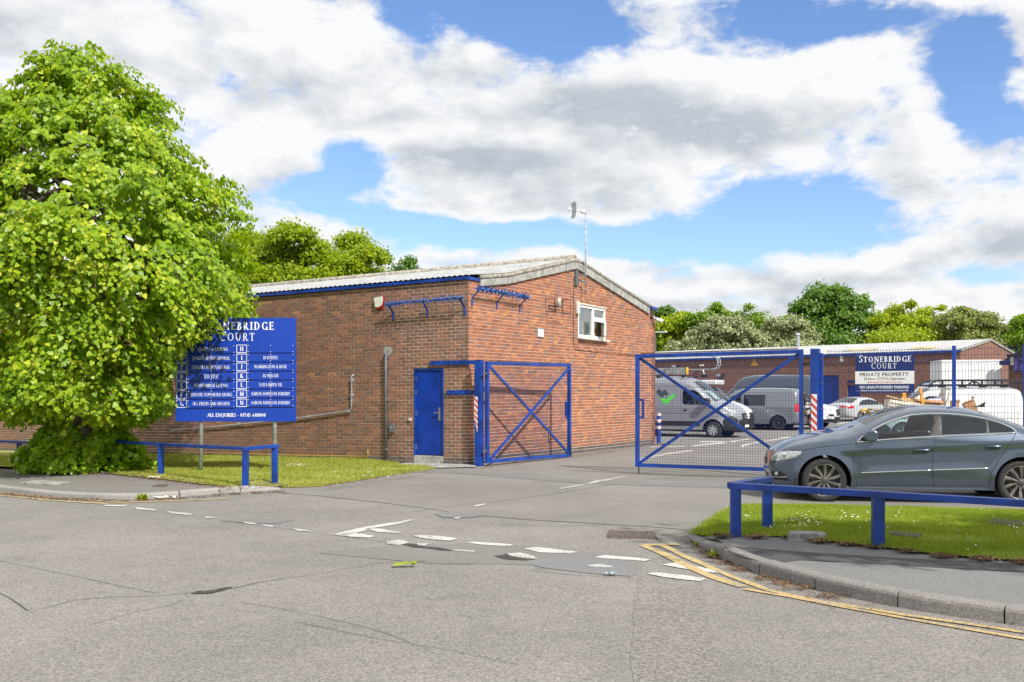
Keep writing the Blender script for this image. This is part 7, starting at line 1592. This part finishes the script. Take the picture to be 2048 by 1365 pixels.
def tree(name, label, group, base, lobes, nleaf, size, mat, droop=.3, clump=.35, trunk_r=.25, seed=1, open_=.0, vert=.6, cat='tree'):
    """lobes: (x, y, z, rx, rz) balls of twigs, world metres"""
    global RNG
    RNG = np.random.default_rng(seed); t = thing(name, base, label, cat, group); L = np.array(lobes, float); vol = (L[:, 3] ** 2 * L[:, 4]) ** .7; cntl = (nleaf * vol / vol.sum()).astype(int); PP, NN = [], []
    for l, c in zip(L, cntl):
        nc = max(6, int(c / 26)); cd = unit(nc); cd[:, 2] = np.abs(cd[:, 2]) * .9 + cd[:, 2] * .1 - .25 * (RNG.random(nc) < .35); rad = (1 - open_ * RNG.random(nc)) * RNG.uniform(.62, 1.06, nc) ; cc = cd * rad[:, None] * np.array([l[3], l[3], l[4]]) + l[:3]
        k = RNG.integers(0, nc, c); sc = clump * l[3] ** .5 * .55; off = RNG.normal(size=(c, 3)) * np.array([sc, sc, sc * vert]); PP.append(cc[k] + off); NN.append(cd[k] * .7 + unit(c) * .55 + np.array([0, 0, .55]))
    P = np.concatenate(PP); Nn = np.concatenate(NN); n = len(P); tip = unit(n) + np.array([0, 0, -droop]); V, T = leaf_arrays(P, tip, Nn, size * RNG.uniform(.6, 1.25, n))
    trunk_mesh(t, base, (np.average(L[:, 0]), np.average(L[:, 1]), L[:, 2].max()), trunk_r, 8, seed=seed, ends=[tuple(l[:3]) for l in L])
    o = raw_mesh('crown', V, T, mat, t); return t
LM = {'maple': leaf_mat('maple_leaves', (.19, .29, .008), (.34, .43, .012), (.50, .55, .03), .45), 'deep': leaf_mat('deep_green_leaves', (.08, .19, .03), (.16, .27, .035), (.28, .38, .06), .4), 'beam': leaf_mat('whitebeam_leaves', (.2, .25, .1), (.36, .40, .2), (.58, .58, .36), .2, .6),
      'gold': leaf_mat('golden_leaves', (.24, .34, .01), (.4, .47, .02), (.56, .56, .06), .45), 'bronze': leaf_mat('bronze_leaves', (.16, .22, .05), (.31, .34, .09), (.5, .42, .15), .4), 'mid': leaf_mat('mid_green_leaves', (.14, .25, .015), (.24, .36, .03), (.36, .47, .05), .42)}
def lobes_px(L, Y, seed):
    """lobe list given as photo positions and radii in pixels on a plane Y metres off, spread in depth"""
    rnd = random.Random(seed); out = []
    for px, py, rx, rz in L: k = Y / F; c = at(px, py, Y + rnd.uniform(-1.2, 1.2)); out.append((c.x, c.y, c.z, rx * k, rz * k))
    return out
BG1 = 'trees behind the main brick building'; BG2 = 'trees behind the far unit'
def bg(name, label, grp, Y, px, L, n, size, key, seed, **kw):
    b = at(px, 800, Y); b.z = 0; tree(name, label, grp, b, lobes_px(L, Y, seed), n, size, LM[key], seed=seed, **kw)
bg('maple_tree', 'tallest bushy green tree behind the brick building, nearest the lime tree', BG1, 55, 585, [(585, 480, 46, 34), (550, 520, 50, 44), (625, 520, 44, 44), (580, 565, 70, 40), (655, 575, 50, 40), (540, 590, 60, 30)], 26000, .20, 'maple', 21, clump=.42, open_=.1)
bg('maple_tree', 'dome shaped green tree behind the building roof, second from the lime tree', BG1, 56, 710, [(706, 495, 34, 32), (735, 520, 34, 34), (690, 540, 44, 40), (735, 570, 44, 36), (700, 590, 60, 30)], 20000, .20, 'maple', 22, clump=.42, open_=.1)
bg('young_tree', 'small dark tree tip rising behind the roof farthest from the lime tree', BG1, 58, 820, [(818, 528, 12, 18), (806, 550, 22, 20), (836, 552, 16, 14), (770, 560, 20, 20), (765, 520, 14, 24)], 4200, .20, 'deep', 23, clump=.5, open_=.4, trunk_r=.12)
bg('maple_tree', 'green tree mostly hidden behind the right side of the lime tree', BG1, 57, 490, [(490, 490, 34, 36), (470, 530, 50, 44), (500, 575, 44, 40)], 14000, .20, 'maple', 24, clump=.42, open_=.1)
bg('sycamore_tree', 'broad dark green tree rising highest behind the far unit', BG2, 98, 1665, [(1655, 595, 46, 28), (1625, 620, 44, 30), (1700, 615, 44, 30), (1665, 640, 70, 36), (1615, 660, 60, 30), (1720, 655, 50, 34), (1670, 690, 90, 30)], 24000, .34, 'deep', 31, clump=.4, open_=.15)
bg('whitebeam_tree', 'pale cream green rounded tree, left dome behind the far unit', BG2, 90, 1450, [(1450, 660, 52, 28), (1410, 680, 40, 26), (1485, 680, 46, 28), (1445, 700, 80, 24), (1370, 700, 40, 22)], 15000, .27, 'beam', 32, clump=.3)
bg('whitebeam_tree', 'pale cream green rounded tree, right dome beside the dark broad tree', BG2, 90, 1575, [(1570, 655, 42, 24), (1600, 675, 36, 26), (1545, 680, 40, 26), (1580, 700, 60, 24)], 11000, .27, 'beam', 33, clump=.3)
bg('young_tree', 'slim upright bright green tree above the left whitebeam', BG2, 96, 1432, [(1432, 622, 15, 18), (1415, 640, 26, 22), (1455, 640, 24, 20), (1385, 648, 24, 20), (1430, 665, 50, 20)], 7000, .30, 'mid', 34, clump=.45, open_=.3, trunk_r=.15)
bg('young_tree', 'spindly twiggy young tree standing between the two whitebeams', BG2, 96, 1498, [(1497, 618, 8, 16), (1480, 632, 10, 12), (1514, 630, 10, 10), (1500, 650, 30, 20), (1520, 650, 26, 18)], 2200, .28, 'mid', 35, clump=.7, open_=.6, trunk_r=.14)
bg('golden_tree', 'yellow green spiky tree right of the dark broad tree', BG2, 92, 1820, [(1823, 612, 12, 20), (1790, 625, 18, 18), (1850, 630, 18, 20), (1765, 645, 26, 22), (1812, 650, 44, 26), (1862, 655, 34, 24), (1800, 682, 70, 24), (1880, 620, 10, 8)], 15000, .27, 'gold', 36, clump=.5, open_=.45, trunk_r=.16)
bg('hawthorn_tree', 'brownish green dense tree behind the far unit gable', BG2, 90, 1935, [(1925, 630, 26, 16), (1905, 650, 36, 24), (1960, 645, 36, 22), (1990, 670, 34, 24), (1930, 680, 60, 26), (1985, 700, 60, 30), (1940, 730, 60, 30)], 22000, .27, 'bronze', 37, clump=.35)
bg('hawthorn_tree', 'mid green tree at the right picture edge above the dark gable', BG2, 88, 2050, [(2045, 650, 20, 26), (2060, 680, 40, 30), (2030, 690, 34, 24), (2010, 735, 50, 34), (2040, 740, 40, 30)], 14000, .27, 'mid', 38, clump=.4)
bg('ash_tree', 'bright green tree just right of the gable corner', BG2, 100, 1340, [(1335, 660, 34, 24), (1325, 690, 36, 24), (1365, 650, 30, 20), (1370, 680, 34, 24)], 12000, .34, 'gold', 39, clump=.4)
bg('oak_tree', 'distant dark round tree top on the skyline beside the gable', BG2, 190, 1330, [(1330, 628, 24, 15), (1310, 640, 30, 18), (1360, 640, 30, 14)], 7000, .55, 'deep', 40, clump=.3)
b = at(1600, 700, 108)
def woodland():
    global RNG
    RNG = np.random.default_rng(77); n = 42000; px = RNG.uniform(1250, 2200, n); top = 655 + 14 * np.sin(px / 37.) + 10 * np.sin(px / 15.); py = top + RNG.random(n) ** .8 * (770 - top); Y = 112 + RNG.uniform(-3, 6, n) + (py - 700) * -.03
    P = np.stack([(px - CX) / F * Y, Y, EYE + (CY - py) / F * Y], 1); V, T = leaf_arrays(P, unit(n) + np.array([0, 0, -.2]), unit(n) + np.array([0, -.6, .6]), .75 * RNG.uniform(.6, 1.3, n)); tag(raw_mesh('woodland', V, T, LM['mid']), kind='stuff')
woodland()
# ------------------------------------------------------------------ the lime tree on the left
def lime():
    global RNG
    RNG = np.random.default_rng(5); rnd = random.Random(5); c = ground_at(168, 931, .08); c.y = 20.1; c.x = (168 - CX) / F * 20.1; base = Vector((c.x, c.y, c.z))
    t = thing('lime_tree', base, 'large bright green lime tree overhanging the directory board on the left', 'tree')
    prof = [(.5, .8), (.9, 1.15), (1.4, 1.6), (2.0, 2.05), (2.6, 2.4), (3.2, 2.7), (3.8, 2.95), (4.4, 3.0), (5.2, 2.75), (5.9, 2.35), (6.6, 1.85), (7.2, 1.3), (7.8, .8), (8.35, .3)]
    pz, pr = [p[0] for p in prof], [p[1] for p in prof]
    def rad(z, a):
        r = np.interp(z, pz, pr); lob = np.sin(a * 3 + z * 1.1) * .5 + np.sin(a * 5 - z * 2.3 + 1.0) * .35 + np.sin(a * 2 + z * 3.4 + 2.) * .35; return r * (1 + .17 * lob + .07 * np.sin(a * 9 + z * 4))
    NB = 210; bz = RNG.uniform(.95, 8.2, NB * 3); bz = bz[RNG.random(NB * 3) < np.interp(bz, pz, pr) / 3.0 + .08][:NB]; NB = len(bz); ba = RNG.uniform(0, 2 * math.pi, NB); bo_ = RNG.uniform(-.30, .14, NB)
    NS = 3100; z = RNG.uniform(.95, 8.2, NS * 2); w = np.interp(z, pz, pr) / 3.0; z = z[RNG.random(NS * 2) < w][:NS]; NS = len(z); a = RNG.uniform(0, 2 * math.pi, NS); depth = 1 - RNG.random(NS) ** 1.6 * .42
    kb = RNG.integers(0, NB, NS); inb = RNG.random(NS) < .72; zb_ = bz[kb] + RNG.normal(0, .26, NS); ab_ = ba[kb] + RNG.normal(0, .26, NS) / np.maximum(.6, np.interp(bz[kb], pz, pr)); z = np.where(inb, np.clip(zb_, .9, 8.4), z); a = np.where(inb, ab_, a); depth = np.where(inb, 1 + bo_[kb] * .6 - ((z - bz[kb]) ** 2 + ((a - ba[kb]) * 2.2) ** 2) * .35 - RNG.random(NS) * .12, depth)
    r = rad(z, a) * depth; S0 = np.stack([r * np.cos(a), r * np.sin(a), z], 1) ; out = np.stack([np.cos(a), np.sin(a), np.full(NS, .35)], 1) + RNG.normal(0, .28, (NS, 3)); out[:, 2] += np.interp(z, [0, 5, 8.5], [-.3, .1, .8]); out /= np.linalg.norm(out, axis=1)[:, None]
    Ln = RNG.uniform(.35, .95, NS) * np.where(RNG.random(NS) < .08, 1.45, 1.0); LP, LT, LN, LS = [], [], [], []; m = MB()
    tw = []
    for k in range(NS):
        nl = int(15 + Ln[k] * 24); f = np.linspace(.0, 1, nl); dr = .55 + .35 * (z[k] < 4.5)
        path = S0[k] + out[k] * (Ln[k] * f)[:, None] * .9; path[:, 2] -= dr * Ln[k] * f ** 2 * 1.0
        sdv = np.cross(out[k], [0, 0, 1]); sdv /= np.linalg.norm(sdv) + 1e-9; alt = np.where(np.arange(nl) % 2 == 0, 1, -1)[:, None]
        off = sdv * alt * RNG.uniform(.03, .13, (nl, 1)) + RNG.normal(0, .035, (nl, 3)); off[:, 2] -= RNG.uniform(.0, .07, nl)
        LP.append(path + off); LT.append(out[k] * .35 + sdv * alt * .45 + np.array([0, 0, -.75]) + RNG.normal(0, .28, (nl, 3))); LN.append(np.tile(np.array([out[k][0], out[k][1], .55]), (nl, 1)) + RNG.normal(0, .38, (nl, 3))); LS.append(RNG.uniform(.075, .145, nl) * (1 - .25 * f))
        if k % 3 == 0 and path[-1][2] > 1.35 + .3 * max(0, math.hypot(path[-1][0], path[-1][1]) - 1.2): tw.append((path[0], path[nl // 2], path[-1]))
    P = np.concatenate(LP) + np.array([c.x, c.y, c.z]); T_ = np.concatenate(LT); N_ = np.concatenate(LN); S_ = np.concatenate(LS)
    for a_, b_, c_ in tw: o = Vector((c.x, c.y, c.z)); m.tube([o + Vector(a_), o + Vector(b_), o + Vector(c_)], [.009, .006, .003], 3, cap=False)
    m.build('twigs', M_bark, t, kind='stuff')
    # sprays reaching over the sign
    keep = ~((P[:, 1] > 20.55) & (P[:, 0] / P[:, 1] * F + CX > 362) & (P[:, 2] < 2.9)); P, T_, N_, S_ = P[keep], T_[keep], N_[keep], S_[keep]
    px = P[:, 0] / P[:, 1] * F + CX; py = CY - (P[:, 2] - EYE) / P[:, 1] * F
    rr0 = np.hypot(P[:, 0] - c.x, P[:, 1] - c.y); kz = P[:, 2] - c.z > .98 + .3 * np.maximum(0, rr0 - 1.2) + RNG.normal(0, .07, len(P)); P, T_, N_, S_, px, py = P[kz], T_[kz], N_[kz], S_[kz], px[kz], py[kz]
    lim = np.interp(py, [640, 655, 672, 690, 705, 722, 740, 755, 775, 800, 820, 835, 870], [548, 530, 440, 384, 368, 364, 344, 338, 338, 346, 342, 332, 326]); keep = (px < lim + RNG.normal(0, 6, len(px))) | (py < 625); P, T_, N_, S_ = P[keep], T_[keep], N_[keep], S_[keep]
    px, py = px[keep], py[keep]; score = (P[:, 1] - (np.abs(px - 260) > 300) * -5); vis = np.argsort(P[:, 1] + (px < 20) * 10 - S_ * 6)
    rr = np.hypot(P[:, 0] - c.x, P[:, 1] - c.y); front = (P[:, 1] < 18.2) & (px > 10) & (N_[:, 1] < 0.1); cand = np.where(front)[0]; cand = cand[np.argsort(P[cand, 1] - S_[cand] * 8)][:2400]; cand = cand[RNG.permutation(len(cand))[:300]]
    rest = np.ones(len(P), bool); rest[cand] = False
    V, T = leaf_arrays(P[rest], T_[rest], N_[rest], S_[rest], kind='heart'); raw_mesh('foliage', V, T, M_lime_leaf, t)['kind'] = 'stuff'
    Vh, Th = leaf_arrays(np.zeros((1, 3)), np.array([[0, 1., 0]]), np.array([[0, 0, 1.]]), np.array([1.0]), kind='heart'); ms = []
    for q in range(6): me = bpy.data.meshes.new('leaf'); me.from_pydata([(a * (1 + .06 * q % .1), b, cc * (.6 + .2 * q)) for a, b, cc in Vh], [], [tuple(int(i) for i in f) for f in Th]); me.materials.append(M_leafs[q % 3]); ms.append(me)
    for i in cand:
        tp = Vector(T_[i]).normalized(); nn = Vector(N_[i]); nn = (nn - tp * nn.dot(tp)).normalized(); sdv = tp.cross(nn); Mx = Matrix((sdv, tp, nn)).transposed().to_4x4() @ Matrix.Scale(float(S_[i]), 4); Mx.translation = Vector(P[i]) - base
        o = bpy.data.objects.new('leaf', rnd.choice(ms)); COL.objects.link(o); o.parent = t; o.matrix_local = Mx
    trunk_mesh(t, base, base + Vector((.1, 0, 6.8)), .26, 26, seed=3, ends=[tuple(base + Vector((math.cos(a) * r_, math.sin(a) * r_, z_))) for a, r_, z_ in [(rnd.uniform(0, 6.28), rnd.uniform(1.2, 2.5), rnd.uniform(1.8, 6.8)) for _ in range(26)]])
M_lime_leaf = leaf_mat('lime_leaves', (.17, .30, .008), (.33, .45, .012), (.56, .58, .05), .42, .45)
M_leafs = [leaf_mat('lime_leaf_' + k, c, c, c, .42, .45) for k, c in (('mid', (.36, .455, .012)), ('deep', (.24, .35, .01)), ('pale', (.55, .57, .04)))]
lime()
# basal growth round the trunk
def shrub():
    global RNG
    RNG = np.random.default_rng(9); c = ground_at(160, 944, .07); t = thing('basal_shrub', c, 'dense heart leaved shrub growth spreading over the footway below the lime tree', 'shrub'); n = 8500
    a = RNG.uniform(0, 2 * math.pi, n); h = RNG.random(n) ** .85; R0 = 1.2 * (1 - h ** 2.0 * .66) * (1 + .13 * np.sin(a * 4 + 1 + h * 3) + .10 * np.sin(a * 7 - h * 9)); d = 1 - RNG.random(n) ** 2 * .35
    P = np.stack([R0 * d * np.cos(a), R0 * d * np.sin(a) * .8, .03 + h * 1.15], 1); nrm = np.stack([np.cos(a), np.sin(a), .9 + h * .5], 1) + RNG.normal(0, .55, (n, 3)); tip = np.stack([np.cos(a) * .9, np.sin(a) * .9, -.35 * np.ones(n)], 1) + RNG.normal(0, .6, (n, 3))
    P += np.array([c.x, c.y + .12, c.z]); S_ = RNG.uniform(.08, .15, n); V, T = leaf_arrays(P, tip, nrm, S_, kind='heart'); raw_mesh('foliage', V, T, M_shrub, t)['kind'] = 'stuff'
    m = MB()
    for i in range(26): a_ = i * .24; m.tube([Vector((c.x, c.y + .55, c.z)), Vector((c.x + math.cos(a_) * .5, c.y + .55 + math.sin(a_) * .4, c.z + .5)), Vector((c.x + math.cos(a_) * .75, c.y + .55 + math.sin(a_) * .6, c.z + .85))], [.02, .014, .006], 5)
    m.build('stems', M_bark, t)
M_shrub = leaf_mat('shrub_leaves', (.2, .36, .015), (.34, .5, .025), (.52, .56, .08), .3, .4)
shrub()
# a street tree outside the picture whose shade falls on the right footway and rail
def street_tree():
    b = Vector((9.0, 4.4, .1)); rnd = random.Random(8); L = []
    for _ in range(13): a = rnd.uniform(0, 6.28); r_ = rnd.uniform(.3, 2.3); L.append((b.x + math.cos(a) * r_ * 1.5, b.y - .1 + math.sin(a) * r_ * .62, 4.6 + rnd.uniform(0, 1.6), 1.0, .8))
    tree('street_tree', 'street tree out of the picture shading the right footway', None, b, L, 26000, .16, LM['mid'], seed=55, clump=.5, trunk_r=.16)
street_tree()
print('objects', len(bpy.data.objects), 'tris', sum(len(m.polygons) for m in bpy.data.meshes))
